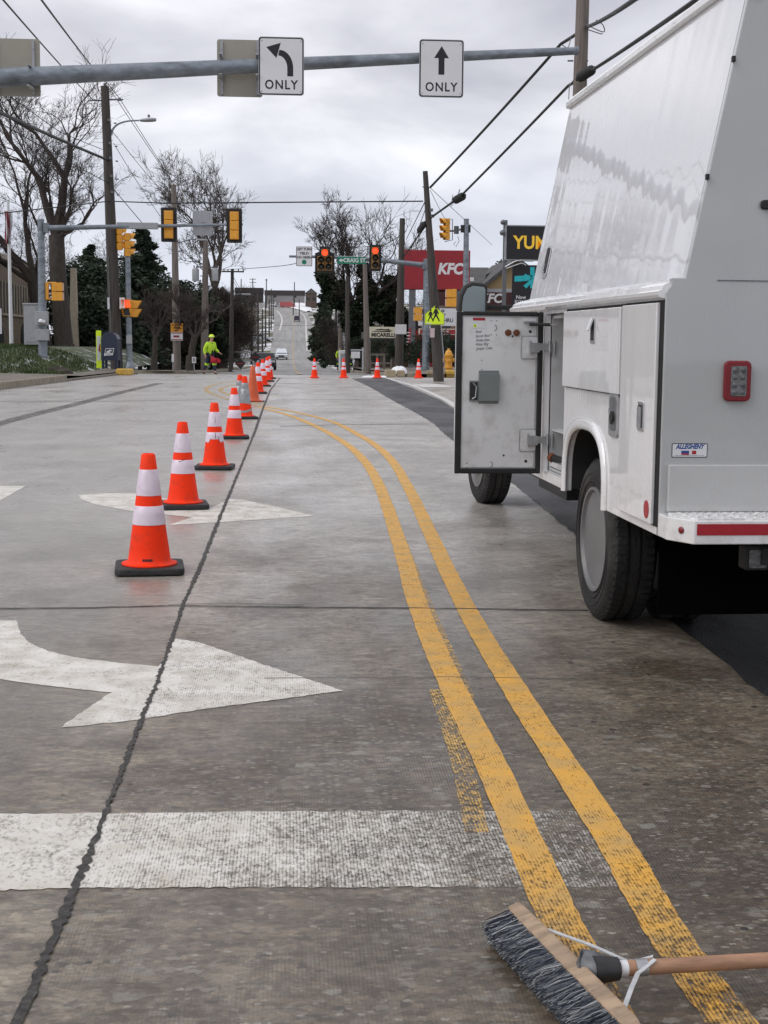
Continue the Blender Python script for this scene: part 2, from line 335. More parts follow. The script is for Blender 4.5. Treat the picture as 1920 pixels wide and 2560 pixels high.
def ground_mat():
    """verges: dead grass and soil with old snow lying further off"""
    m_, n, l, b = mnodes('verge_ground'); tcn = n.new('ShaderNodeTexCoord'); v = tcn.outputs['Object']
    sp = n.new('ShaderNodeSeparateXYZ'); l.new(v, sp.inputs[0])
    a = noise(n, l, v, .5, 6, .6); c = noise(n, l, v, 9, 4, .6); d = noise(n, l, v, .16, 6, .65, (1, .45, 1))
    base = mixc(n, l, rmp(n, l, a, .38, .62), (.075, .085, .035), (.14, .12, .075)); base = mixc(n, l, rmp(n, l, c, .4, .7, 0, .5), base, (.05, .045, .03))
    snow = mth(n, l, 'MULTIPLY', rmp(n, l, d, .50, .56), rmp(n, l, sp.outputs[1], 66, 100, 0, .95))
    l.new(mixc(n, l, snow, base, (.72, .74, .78)), b.inputs['Base Color']); b.inputs['Roughness'].default_value = .85; return m_
def grass_mat():
    m_, n, l, b = mnodes('lawn_with_snow'); tcn = n.new('ShaderNodeTexCoord'); v = tcn.outputs['Object']
    a = noise(n, l, v, 3, 6, .7); c = noise(n, l, v, 1.4, 7, .7, (1, .5, 1)); sp = n.new('ShaderNodeSeparateXYZ'); l.new(v, sp.inputs[0])
    base = mixc(n, l, rmp(n, l, a, .35, .65), (.034, .050, .020), (.085, .098, .045))
    snow = mth(n, l, 'MULTIPLY', rmp(n, l, c, .54, .60), rmp(n, l, sp.outputs[0], -10.5, -8, .10, 1))
    l.new(mixc(n, l, snow, base, (.62, .64, .68)), b.inputs['Base Color']); b.inputs['Roughness'].default_value = .9; return m_
def truck_paint(name='truck_white_paint', wav=.02, dirtz=True, c1=(.80, .80, .81), c2=(.62, .61, .59)):
    m_, n, l, b = mnodes(name); tcn = n.new('ShaderNodeTexCoord'); v = tcn.outputs['Object']
    sp = n.new('ShaderNodeSeparateXYZ'); l.new(v, sp.inputs[0])
    st = noise(n, l, v, 3.0, 6, .65, (1, 1, .18)); sm = noise(n, l, v, 22, 5, .7)
    base = mixc(n, l, rmp(n, l, st, .45, .75, 0, .14), c1, c2)
    if dirtz:   # road film thrown up on the lowest panels
        film = mth(n, l, 'MULTIPLY', rmp(n, l, sp.outputs[2], .95, .6), rmp(n, l, sm, .44, .75, .04, .55)); base = mixc(n, l, film, base, (.42, .38, .34))
    l.new(base, b.inputs['Base Color']); l.new(rmp(n, l, st, .35, .7, .24, .34), b.inputs['Roughness'])
    b.inputs['Coat Weight'].default_value = 1.0; b.inputs['Coat Roughness'].default_value = .035; b.inputs['Coat IOR'].default_value = 1.6
    bw = noise(n, l, v, 4.4, 1, .5, (1, 1, .16)); bu = n.new('ShaderNodeBump'); bu.inputs['Strength'].default_value = 1; bu.inputs['Distance'].default_value = wav; l.new(bw, bu.inputs['Height'])
    l.new(bu.outputs[0], b.inputs['Normal']); l.new(bu.outputs[0], b.inputs['Coat Normal']); return m_
def brick_mat(name, c1, c2, mortar, sc):
    m_, n, l, b = mnodes(name); tcn = n.new('ShaderNodeTexCoord'); mp = n.new('ShaderNodeMapping'); mp.inputs['Rotation'].default_value = (R(90), 0, 0); l.new(tcn.outputs['Object'], mp.inputs[0])
    br = n.new('ShaderNodeTexBrick'); br.inputs['Scale'].default_value = sc; br.inputs['Color1'].default_value = (*c1, 1); br.inputs['Color2'].default_value = (*c2, 1); br.inputs['Mortar'].default_value = (*mortar, 1); l.new(mp.outputs[0], br.inputs['Vector'])
    l.new(br.outputs['Color'], b.inputs['Base Color']); b.inputs['Roughness'].default_value = .85; return m_
M = dict(
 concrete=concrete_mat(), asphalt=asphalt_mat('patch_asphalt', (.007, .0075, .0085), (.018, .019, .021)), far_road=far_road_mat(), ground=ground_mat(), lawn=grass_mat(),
 white_paint=paint_mat('worn_white_road_paint', (.70, .68, .635), 1.12, 1.54, (.48, .445, .385)),
 stop_paint=paint_mat('stop_line_paint', (.68, .66, .615), 1.08, 1.42, (.54, .505, .435), xfade=(-.35, .85, 0, .30)),
 yellow_paint=paint_mat('worn_yellow_road_paint', (.68, .36, .055), 1.18, 1.46, (.50, .31, .10), yfade=(3.9, 2.9, 0, .22)),
 yellow_old=paint_mat('old_yellow_road_paint', (.62, .38, .10), .96, 1.18, (.58, .38, .14)),
 far_white=pm('far_white_road_paint', (.55, .54, .52), .7, var=.15), far_yellow=pm('far_yellow_road_paint', (.36, .29, .20), .7, var=.15),
 sealant=pm('joint_sealant', (.034, .031, .028), .7, var=.6, scale=40, bump=.9, bscale=60, dirt=(.11, .10, .09), dscale=30, damt=.8),
 joint=pm('dark_joint', (.035, .033, .03), .8, var=.3, scale=20),
 tyremark=paint_mat('tyre_mark', (.055, .052, .05), .85, 1.25, (.06, .058, .055), groove=False),
 kerb=pm('kerb_concrete', (.25, .22, .17), .85, var=.25, scale=5, bump=.4, bscale=30, dirt=(.09, .08, .06), dscale=4),
 walk=pm('sidewalk_concrete', (.165, .145, .12), .85, var=.25, scale=2, bump=.3, bscale=25, dirt=(.08, .065, .05), dscale=1.5),
 kerb_yellow=pm('kerb_yellow_paint', (.55, .34, .05), .7, var=.25, scale=6, dirt=(.30, .24, .15), dscale=5, damt=.8),
 stone=pm('cut_stone', (.36, .30, .20), .85, var=.28, scale=4, bump=.7, bscale=14, dirt=(.10, .09, .08), dscale=4),
 snow=pm('old_snow', (.78, .79, .82), .7, var=.06, scale=6, bump=.5, bscale=8),
 truck=truck_paint(wav=.003), truck_top=truck_paint('canopy_white_paint', .0032, False, (.70, .705, .735), (.58, .58, .60)), truck_in=pm('compartment_grey', (.50, .51, .52), .55, var=.12, scale=3, dirt=(.22, .19, .15), dscale=5),
 door_in=pm('door_inner_skin', (.68, .69, .70), .45, var=.06, scale=3, dirt=(.30, .27, .22), dscale=9, damt=.55),
 black=pm('black_rubber', (.016, .016, .017), .7, var=.3, scale=12), gap=pm('shut_line', (.010, .010, .010), .9),
 tyre=pm('tyre_rubber', (.013, .0125, .012), .78, var=.25, scale=8, bump=.5, bscale=60, dirt=(.10, .095, .09), dscale=3, damt=.5),
 rim=pm('grey_rim', (.17, .172, .178), .5, .2, var=.15, scale=4, dirt=(.20, .19, .18), dscale=3), chrome=pm('bright_metal', (.62, .62, .63), .22, 1, var=.1),
 zinc=pm('zinc_plate', (.44, .45, .46), .42, .8, var=.2, scale=14), latch_grey=pm('latch_box_grey', (.20, .225, .225), .5, .3, var=.1),
 galv=pm('galvanised_steel', (.235, .265, .30), .5, .5, var=.28, scale=9, stretch=(.5, 1, 1), dirt=(.07, .075, .08), dscale=3.2, damt=.8),
 sign_back=pm('weathered_sign_back', (.335, .315, .265), .5, .35, var=.08, scale=2.5), sign_grey=pm('grey_sign_back', (.36, .37, .39), .5, .4, var=.06),
 sign_white=pm('sign_white', (.70, .70, .72), .5, var=.04, scale=2), sign_black=pm('sign_black', (.012, .012, .016), .55, var=.1), sign_green=pm('sign_green', (.005, .19, .105), .45, var=.08),
 sign_rim=pm('sign_rim_black', (.02, .02, .022), .5), lime=pm('fluorescent_lime', (.72, .95, .02), .5, var=.05), hivis=pm('hi_vis_cloth', (.48, .74, .035), .8, var=.12, scale=7),
 orange=pm('cone_orange', (1.0, .042, .006), .6, var=.04, scale=5, dirt=(.42, .05, .025), dscale=9, damt=.75, spec=.2), orange_old=pm('faded_cone_orange', (.62, .105, .035), .6, var=.12, scale=7, dirt=(.35, .10, .05), dscale=9),
 collar=pm('reflective_collar', (.72, .62, .71), .4, .05, var=.08, scale=9, dirt=(.40, .33, .37), dscale=8, damt=.75), collar_grey=pm('silver_tape', (.30, .31, .32), .38, .5, var=.3, scale=16),
 cone_foot=pm('cone_foot_rubber', (.020, .020, .021), .65, var=.4, scale=14, bump=.6, bscale=40),
 wood_pole=pm('weathered_pole_wood', (.060, .052, .047), .85, var=.35, scale=4, stretch=(6, 6, .35), bump=.6, bscale=10), wood_pale=pm('pale_pole_wood', (.165, .14, .125), .85, var=.3, scale=4, stretch=(6, 6, .35), bump=.5, bscale=10),
 wire=pm('cable_black', (.018, .018, .020), .6), sig_yellow=pm('signal_yellow', (.78, .36, .035), .45, var=.08, scale=4, dirt=(.45, .20, .03), dscale=5), sig_black=pm('signal_black', (.014, .012, .012), .6),
 lens_off=pm('signal_lens_dark', (.020, .022, .020), .2), lens_amber=pm('signal_lens_amber_off', (.035, .022, .010), .2), lens_red=glow('signal_lens_red_lit', (1.0, .045, .014), 2.3),
 sig_face=pm('signal_face_bronze', (.20, .125, .055), .5, var=.1),
 bark=pm('bark', (.050, .041, .035), .9, var=.35, scale=5, stretch=(3, 3, .6), bump=.8, bscale=12), twig=pm('twigs', (.055, .043, .038), .9, var=.2), twig_far=pm('brown_twigs', (.085, .068, .058), .9, var=.2),
 needle=leafmat('evergreen_needles', (.020, .030, .021), (.066, .086, .058)), brush=leafmat('bare_brush', (.022, .018, .015), (.062, .050, .042)), ivy=leafmat('ivy_leaves', (.010, .016, .009), (.032, .046, .024)), shrub=leafmat('shrub_leaves', (.013, .020, .012), (.040, .058, .032)),
 tan_brick=brick_mat('tan_brick', (.20, .15, .10), (.15, .11, .075), (.15, .13, .10), 6), glass_dark=pm('dark_glass', (.02, .022, .026), .08, var=.1), stone_trim=pm('limestone', (.36, .31, .24), .8, var=.15), red_brick=brick_mat('brown_brick', (.085, .055, .045), (.07, .045, .038), (.15, .12, .1), 5),
 mail_blue=pm('mailbox_blue', (.010, .018, .046), .45, var=.1, coat=.3), red_sign=pm('red_sign_face', (.30, .012, .022), .42, var=.12, scale=1.2), red_dark=pm('red_panel', (.28, .02, .03), .5, var=.1), cream=pm('cream_sign_face', (.62, .58, .44), .55, var=.06),
 teal=pm('teal_ribbon', (.015, .47, .52), .5, var=.1), gold=glow('gold_letters', (.9, .55, .04), .12), roof=pm('grey_shingle', (.085, .085, .087), .85, var=.25, scale=3), siding=pm('tan_siding', (.40, .29, .15), .7, var=.1, stretch=(1, 1, 8)), maroon=pm('maroon_panel', (.060, .017, .017), .6),
 hyd=pm('hydrant_yellow', (.68, .33, .035), .42, var=.12, scale=8, dirt=(.36, .19, .05), dscale=7), cabinet=pm('cabinet_aluminium', (.36, .37, .385), .5, .35, var=.08), orange_sign=pm('orange_sign', (.62, .27, .012), .5, var=.08),
 red_cloth=pm('red_flag_cloth', (.42, .015, .035), .8, var=.2), navy=pm('navy_cloth', (.022, .032, .060), .85, var=.2), skin=pm('skin', (.50, .30, .22), .55, var=.06), boots=pm('boot_leather', (.02, .017, .015), .6),
 car_white=pm('car_paint_white', (.66, .69, .74), .25, coat=.7), car_dark=pm('car_paint_navy', (.016, .018, .045), .22, coat=.7), car_silver=pm('car_paint_silver', (.40, .42, .44), .28, .4, coat=.6), car_red=pm('car_paint_red', (.36, .06, .06), .3, coat=.6), car_black=pm('car_paint_black', (.012, .012, .014), .2, coat=.7),
 head=pm('headlamp', (.75, .77, .8), .15, .2), tail=pm('tail_lens_red', (.20, .010, .016), .25), lens_clear=pm('led_lens_clear', (.17, .17, .17), .22, .3, var=.35, scale=60), amber=pm('amber_lens', (.55, .33, .12), .25, var=.3, scale=60), tape_red=pm('red_reflective_tape', (.36, .012, .022), .4, var=.1, scale=20),
 wood=pm('broom_block_wood', (.34, .245, .165), .7, var=.3, scale=6, stretch=(1, 5, 5), bump=.3, bscale=30, dirt=(.16, .115, .08), dscale=7, damt=.8), handle=pm('broom_handle_wood', (.36, .20, .12), .5, var=.2, scale=6, stretch=(.6, 6, 6), dirt=(.15, .075, .045), dscale=9, damt=.8), bristle=leafmat('bristles', (.030, .038, .065), (.075, .085, .105)), bristle_pale=pm('pale_bristles', (.30, .31, .32), .7, var=.3), tape=pm('black_tape', (.02, .02, .022), .45, var=.3, scale=30), tape_grey=pm('grey_cast_metal', (.15, .155, .165), .5, .4, var=.3, scale=22),
 blue_plastic=pm('blue_plastic', (.01, .02, .16), .4), house_white=pm('white_siding', (.42, .43, .45), .8, var=.06), house_tan=pm('tan_wall', (.26, .22, .18), .8, var=.1), brown=pm('brown_roofing', (.05, .042, .042), .85, var=.2), shed=pm('shed_boards', (.085, .068, .052), .85, var=.2, stretch=(6, 1, .5)), store=pm('store_front', (.22, .21, .21), .7, var=.2),
 tread=pm('diamond_plate_white', (.66, .66, .66), .45, var=.25, scale=40, bump=.9, bscale=45), flag_red=pm('flag_red', (.20, .02, .035), .8, var=.3, scale=12), mirror=pm('mirror_glass', (.42, .50, .50), .03, 1, var=.02), wood_fence=pm('rail_wood', (.15, .13, .11), .85, var=.2), plate_white=pm('white_plate', (.66, .67, .69), .6, var=.05), pink=pm('white_red_poster', (.60, .48, .50), .6, var=.1, scale=20), rust=pm('rust', (.16, .055, .02), .85, var=.3), grille_pale=pm('faded_visor_grille', (.62, .42, .34), .6), brace_zinc=pm('brace_zinc', (.52, .53, .54), .5, .3, var=.2, scale=30), blade=leafmat('grass_blades', (.028, .048, .014), (.080, .105, .038)), dark_pane=pm('dark_pane', (.012, .012, .014), .7), black_cloth=pm('black_cloth', (.012, .012, .013), .9))

# ================================================================ the setting
def sheet(name, poly_rows, mat, dz=0.0):
    """rows of (xl, xr, Y): a strip following the ground profile"""
    mb = MB(); vs = []; fs = []
    for xl, xr, Y in poly_rows: vs += [Vector((xl, Y, gz(Y)+dz)), Vector((xr, Y, gz(Y)+dz))]
    for i in range(len(poly_rows)-1): fs.append((2*i, 2*i+1, 2*i+3, 2*i+2))
    mb.add(vs, fs); return tag(mb.build(name, mat), kind='structure')
def flat(name, pts, mat, z):
    mb = MB(); mb.add([Vector((p[0], p[1], z)) for p in pts], [tuple(range(len(pts)))])
    if mb.v:   # face up
        n = (mb.v[1]-mb.v[0]).cross(mb.v[2]-mb.v[1])
        a = sum(pts[i][0]*pts[(i+1) % len(pts)][1]-pts[(i+1) % len(pts)][0]*pts[i][1] for i in range(len(pts)))
        if a < 0: mb.f = [list(reversed(f)) for f in mb.f]
    return tag(mb.build(name, mat), kind='structure')
def ribbon(name, pts, wid, mat, z=0.0, taper=None, follow=True, rag=0.0, seed=1):
    """a painted band along ground points"""
    rd = random.Random(seed); pts = [Vector((p[0], p[1], 0)) for p in pts]; mb = MB(); vs = []; k = len(pts)
    for i, p in enumerate(pts):
        t = (pts[min(i+1, k-1)]-pts[max(i-1, 0)]).normalized(); nn = Vector((-t.y, t.x, 0))
        ww = wid if not isinstance(wid, (list, tuple)) else wid[i]
        a = ww/2*(1+rd.uniform(-rag, rag)); c = ww/2*(1+rd.uniform(-rag, rag))
        for s_ in (p+nn*a, p-nn*c): vs.append(Vector((s_.x, s_.y, (gz(s_.y) if follow else 0)+z)))
    mb.add(vs, [(2*i+1, 2*i+3, 2*i+2, 2*i) for i in range(k-1)])
    return tag(mb.build(name, mat), kind='structure')
def dens(pts, step):
    out_ = []
    for a, b in zip(pts[:-1], pts[1:]):
        a = Vector(a); b = Vector(b); k = max(1, int((b-a).length/step))
        out_ += [a+(b-a)*i/k for i in range(k)]
    return out_+[Vector(pts[-1])]
def smooth(pts, k=8):
    P_ = [Vector(p) for p in pts]; P_ = [P_[0]*2-P_[1]]+P_+[P_[-1]*2-P_[-2]]; r_ = []
    for i in range(1, len(P_)-2):
        for j in range(k):
            t = j/k; a, b, c, d = P_[i-1:i+3]
            r_.append(.5*((2*b)+(c-a)*t+(2*a-5*b+4*c-d)*t*t+(3*b-a-3*c+d)*t**3))
    return r_+[P_[-2]]

# terrain
YS = [-80, -30, -8, 0, 10, 25, 40, 47.9, 54, 60, 68, 80, 100, 125, 150, 175, 200, 220, 239, 260, 280, 300, 325, 350, 375, 400, 430, 461, 500, 540, 580, 620, 660, 700, 760, 900, 1400, 3000]
XS = [-900, -400, -200, -120, -70, -45, -30, -20, -14, -11, -8, -5, -2, 2, 5, 8, 11, 15, 20, 30, 45, 70, 120, 200, 400, 900]
def side(x, Y):
    if Y < 75: return 0
    s_ = min(1, (Y-75)/40); f = max(0, 1-max(0, Y-420)/120)
    return s_*f*(min(5, max(0, abs(x)-12)*.10))
mb = MB(); nx = len(XS)
mb.add([Vector((x, Y, gz(Y)+side(x, Y)-.05)) for Y in YS for x in XS], [(j*nx+i, j*nx+i+1, (j+1)*nx+i+1, (j+1)*nx+i) for j in range(len(YS)-1) for i in range(nx-1)])
tag(mb.build('ground', M['ground'], smooth=60), kind='structure')

# near road (concrete), its asphalt strip, the cross street, the far road up the hill
KX = [(-12, -8.0), (20, -7.95), (36.8, -7.75), (45.7, -7.05), (53, -6.45), (59, -6.3)]
def kx(Y):
    for a, b in zip(KX[:-1], KX[1:]):
        if a[0] <= Y <= b[0]: return a[1]+(b[1]-a[1])*(Y-a[0])/(b[0]-a[0])
    return KX[-1][1] if Y > KX[-1][0] else KX[0][1]
rows = [(kx(Y), 7.4 if Y < 52 else 7.4, Y) for Y in (-12, 0, 10, 20, 30, 36.8, 45.7, 48, 53, 59)]+[(-90, 7.4, 59.001), (-90, 5.0, 63), (-90, 4.6, 66.5)]
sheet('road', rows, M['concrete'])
strip_l = [G(*p) for p in ((880,947),(925,968),(980,1000),(1070,1050),(1120,1092),(1275,1205),(1430,1330),(1560,1440),(1700,1572),(1920,1745))]
strip_l = [(p.x, p.y) for p in smooth(strip_l, 5)]
rd = random.Random(4); strip_l = [(x+rd.uniform(-.012, .012), y) for x, y in dens([Vector((a, b, 0)) for a, b in strip_l], .12) for x, y in [(x, y)]] if False else [(q.x+rd.uniform(-.014, .014), q.y) for q in dens([Vector((a, b, 0)) for a, b in strip_l], .14)]
strip_r = [(p.x, p.y) for p in (G(962,945), G(1035,972), G(1100,1000), G(1135,1022))]+[(3.75, 24), (4.3, 18), (4.6, 10), (4.7, -12)]
lx = strip_l[-1][0]
flat('asphalt_strip', strip_l+[(lx-.05, 2.0), (lx-.05, -12)]+list(reversed(strip_r)), M['asphalt'], .004)
def rc(Y):
    K = [(60, .25), (400, .3), (461, 1.2), (520, 1.3), (580, -1.5), (620, -4.5), (680, -13), (740, -30)]
    for a, b in zip(K[:-1], K[1:]):
        if a[0] <= Y <= b[0]: return a[1]+(b[1]-a[1])*(Y-a[0])/(b[0]-a[0])
    return K[-1][1]
def itp(K, Y):
    for a, b in zip(K[:-1], K[1:]):
        if a[0] <= Y <= b[0]: return a[1]+(b[1]-a[1])*(Y-a[0])/(b[0]-a[0])
    return K[-1][1]
RL = [(66, -4.5), (150, -4.0), (239, -3.7), (300, -4.1), (400, -4.8), (461, -5.3), (540, -6.3), (580, -6.9), (620, -8.0), (680, -16), (740, -34)]
RR = [(66, 4.5), (239, 4.6), (300, 5.2), (400, 6.0), (461, 6.7), (500, 6.8), (540, 6.2), (580, 4.4), (620, 1.6), (680, -5), (740, -22)]
RC = [(66, .25), (239, .25), (400, .7), (461, 1.0), (500, .6), (540, -.4), (580, -2.0), (620, -4), (680, -11), (740, -28)]
rc = lambda Y: itp(RC, Y)
FY = [66.5, 75, 85, 100, 125, 150, 175, 200, 220, 239, 260, 280, 300, 325, 350, 375, 400, 430, 461, 490, 520, 550, 580, 600, 620, 650, 680, 710, 740]
sheet('far_road', [(itp(RL, Y), itp(RR, Y), Y) for Y in FY], M['far_road'], .01)
ribbon('centre_line', [(rc(Y)+.2, Y) for Y in FY if Y < 640], .24, M['far_yellow'], .03)
ribbon('edge_line', [(rc(Y)-3.7, Y) for Y in FY if 380 < Y < 600], .5, M['far_white'], .03)
ribbon('edge_line', [(rc(Y)+3.6, Y) for Y in FY if Y < 130], .16, M['far_white'], .03)
ribbon('edge_line', [(itp(RR, Y)-1.6, Y) for Y in FY if 270 < Y < 600], .42, M['far_white'], .03)
ribbon('road_joint', [(-5, 430), (6.3, 430)], 2.0, M['joint'], .03)
# snow on the hill, up beyond the bend
def patch(name, pts, mat, dz=.06):
    mb = MB(); mb.add([Vector((x, Y, gz(Y)+side(x, Y)+dz)) for x, Y in pts], [tuple(range(len(pts)))]); return tag(mb.build(name, mat), kind='structure')
mb = MB(); vs = []; rows = [(Y_, P(a_, 800, Y_).x, P(b_, 800, Y_).x) for Y_, a_, b_ in ((560, 766, 778), (590, 752, 780), (620, 737, 778), (650, 716, 778), (690, 706, 778), (735, 700, 772))]
for Y, a, b in rows:
    for t in (0, .33, .66, 1): vs.append(Vector((a+(b-a)*t, Y, gz(Y)+.2+.5*math.sin(t*3.14))))
mb.add(vs, [(r_*4+c, r_*4+c+1, r_*4+5+c, r_*4+4+c) for r_ in range(len(rows)-1) for c in range(3)])
tag(mb.build('snow_field', M['snow'], smooth=60), kind='structure')

# markings on the near road
Lp = [(560,880),(600,890),(640,903),(700,930),(755,965),(790,1000),(815,1040),(835,1090),(855,1150),(877,1220),(900,1300),(935,1390),(975,1480),(1015,1560),(1060,1650),(1100,1740),(1148,1850),(1195,1960),(1240,2050),(1290,2150),(1340,2240)]
Rp = [(565,877),(605,884),(650,893),(720,912),(775,940),(815,965),(850,1000),(880,1050),(905,1100),(935,1165),(970,1240),(1005,1310),(1050,1390),(1100,1470),(1150,1550),(1210,1640),(1275,1740),(1340,1840),(1395,1940),(1450,2030),(1505,2110),(1570,2200),(1610,2250)]
k_ = 1920/1659
for pp in (Lp, Rp):
    gp = smooth([G(x*k_, y*k_) for x, y in pp], 6); gd = (gp[-1]-gp[-7]).normalized(); gp += [gp[-1]+gd*i for i in (1.0, 2.5, 5.0)]
    ribbon('yellow_line', dens(gp, .05), .108, M['yellow_paint'], .0034, follow=False, rag=.05)
ribbon('old_yellow_line', smooth([G(x*k_, y*k_) for x, y in [(848,1120),(872,1175),(895,1235),(922,1305),(952,1375),(985,1450),(1010,1510)]], 6), .06, M['yellow_old'], .0028, follow=False)
for pp in ([(650,1017),(600,1005),(550,992),(518,978),(522,967),(560,957),(640,948)], [(660,1011),(625,1003),(580,990),(552,978),(558,969),(600,960),(660,953)]):
    ribbon('yellow_line', smooth([G(*p) for p in pp], 6), .13, M['yellow_old'], .0028, follow=False)
ribbon('old_yellow_line', smooth([G(x*k_, y*k_) for x, y in [(945,1490),(962,1540),(982,1600),(1000,1660),(1015,1730),(1030,1800)]], 6), .07, M['yellow_old'], .0028, follow=False)
def ragged(pts, a, seed):
    rr = random.Random(seed); q = dens([Vector((p[0], p[1], 0)) for p in pts]+[Vector((pts[0][0], pts[0][1], 0))], .022)[:-1]; return [(p.x+rr.uniform(-a, a), p.y+rr.uniform(-a, a)) for p in q]
st_ = [G(x, y) for x, y in ((-900,2044),(200,2035),(960,2028),(1540,2030))]; sb_ = [G(x, y) for x, y in ((1620,2218),(1000,2218),(230,2222),(-900,2245))]
flat('stop_line', ragged([(p.x, p.y) for p in st_+sb_], .007, 1), M['stop_paint'], .0022)
near_arrow = [(-120,1338),(35,1341),(44,1370),(64,1390),(105,1407),(150,1418),(200,1426),(262,1433),(345,1440),(378,1380),(430,1388),(560,1433),(740,1493),(600,1512),(450,1531),(280,1558),(130,1573),(175,1540),(240,1497),(150,1487),(60,1477),(0,1468),(-60,1455),(-120,1436)]
flat('turn_arrow', ragged([tuple(G(x*k_, y*k_).xy) for x, y in near_arrow], .005, 2), M['white_paint'], .002)
far_arrow = [(168,1070),(225,1066),(292,1066),(330,1072),(395,1084),(455,1098),(497,1078),(525,1080),(600,1096),(680,1115),(560,1123),(450,1130),(362,1135),(415,1118),(340,1110),(280,1104),(205,1090),(178,1080)]
flat('turn_arrow', [tuple(G(x*k_, y*k_).xy) for x, y in far_arrow], M['white_paint'], .002)
flat('lane_dash', [tuple(G(x*k_, y*k_).xy) for x, y in ((-60,1050),(56,1050),(0,1082),(-60,1112))], M['white_paint'], .002)
for a, b, wd in (((683,957),(855,962),.30), ((690,944),(760,945),.35)):
    ribbon('far_stop_line', [G(*a), G(*b)], wd, M['far_white'], .008, follow=False)
ribbon('edge_line', smooth([G(x, y) for x, y in ((968,946),(1035,966),(1105,996),(1145,1020))], 5), .16, M['far_white'], .009, follow=False)
flat('lane_dash', [tuple(G(x, y).xy) for x, y in ((1022,962),(1090,960),(1140,968),(1060,969))], M['far_white'], .007)
# joints
crack = [(75,2500),(112,2400),(160,2290),(195,2200),(235,2110),(262,2040),(300,1940),(350,1810),(392,1710),(430,1600),(458,1510),(500,1420),(535,1330),(570,1245),(605,1160),(635,1085),(660,1015),(676,975),(700,945)]
cg = dens([G(*p) for p in crack], .020); rd = random.Random(9)
near_w = [(.025 if p.y < 3.7 else .017 if p.y < 8 else .024 if p.y < 20 else .036)*rd.uniform(.7, 1.25) for p in cg]
cg = [Vector((p.x+rd.uniform(-.0035, .0035), p.y, 0)) for p in cg]
ribbon('lane_joint', [cg[0]+Vector((-.05, -1.2, 0))]+cg, [near_w[0]]+near_w, M['sealant'], .0048, follow=False, rag=.5)
for pts, wd in (([(-80,1523),(200,1521),(440,1515),(700,1519),(1000,1521),(1250,1524),(1470,1527)], .020), ([(420,1513),(560,1509),(760,1514)], .009), ([(700,1066),(860,1062),(1072,1060)], .05), ([(690,998),(985,1000)], .05), ([(-40,1005),(300,1003),(640,998)], .05), ([(660,1697),(1100,1694),(1500,1700)], .006), ([(-20,800+0),(0,800)], .001)):
    if pts[0][1] < 900: continue
    gp = dens([G(*p) for p in pts], .08); rr = random.Random(len(pts))
    ribbon('cross_joint', [Vector((p.x, p.y+rr.uniform(-.004, .004), 0)) for p in gp], wd, M['joint'], .0042, follow=False, rag=.35)
ribbon('tyre_mark', smooth([G(*p) for p in ((-60,1075),(20,1053),(110,1030),(200,1008),(300,982),(400,958))], 5), .30, M['tyremark'], .002, follow=False)

# left pavement, kerb, lawn; far kerbs; right corner
def kerb(name, pts, h, wd, mat, label=None, group=None, inward=1, z0=0.0):
    """a kerb stone run: pts at the road edge, body to the given side"""
    mb = MB(); vs = []; k = len(pts)
    for i, p in enumerate(pts):
        t = (Vector(pts[min(i+1, k-1)])-Vector(pts[max(i-1, 0)])).normalized(); nn = Vector((-t.y, t.x, 0))*inward; p = Vector((p[0], p[1], 0)); g = gz(p.y)+z0
        for off, z in ((0, -.05), (.012, h-.02), (.03, h), (wd, h), (wd, -.05)): q = p+nn*off; vs.append(Vector((q.x, q.y, g+z)))
    fs = []
    for i in range(k-1):
        for j in range(4): a = i*5+j; fs.append((a, a+5, a+6, a+1) if inward < 0 else (a, a+1, a+6, a+5))
    fs += [(0, 1, 2, 3, 4), tuple((k-1)*5+j for j in (4, 3, 2, 1, 0))]
    mb.add(vs, fs); return tag(mb.build(name, mat), kind='structure')
kl = [(kx(Y), Y) for Y in (-12, 0, 10, 20, 30, 36.8, 41, 45.2)]
kerb('kerb', kl, .20, .18, M['kerb'])
kerb('kerb', [(kx(Y), Y) for Y in (45.25, 47, 49, 51, 53, 56, 58.9)], .07, .18, M['walk'])
def slab(name, pts, mat, z0, z1):
    mb = MB(); mb.prism(pts, z0, z1); return tag(mb.build(name, mat), kind='structure')
mb = MB(); rows = [-12, 0, 20, 36.8, 45.2, 48, 53, 58.9]; vs = []
for Y in rows: h = .195 if Y < 46 else .11; vs += [Vector((-13.5, Y, .2)), Vector((kx(Y)-.18, Y, h))]
mb.add(vs, [(2*i, 2*i+1, 2*i+3, 2*i+2) for i in range(len(rows)-1)]); tag(mb.build('sidewalk', M['walk']), kind='structure')
# lawn mound behind the pavement
mb = MB(); vs = []; GX = [-60, -40, -26, -20, -16, -13, -11, -9.6, -8.6, -7.6]; GY = [49.0, 50.2, 51.5, 53, 55.5, 58, 62, 68, 76, 86]
for Y in GY:
    for x in GX:
        u = min(1, max(0, (Y-49.0)/7)); c = min(1, max(0, (-7.6-x)/3.2)); vs.append(Vector((x, Y, .10+.95*(1-(1-u)**2)*(1-(1-c)**2)+(gz(Y) if Y > 60 else 0)*.3)))
k = len(GX); mb.add(vs, [(j*k+i, j*k+i+1, (j+1)*k+i+1, (j+1)*k+i) for j in range(len(GY)-1) for i in range(k-1)])
tag(mb.build('lawn', M['lawn'], smooth=60), kind='structure')
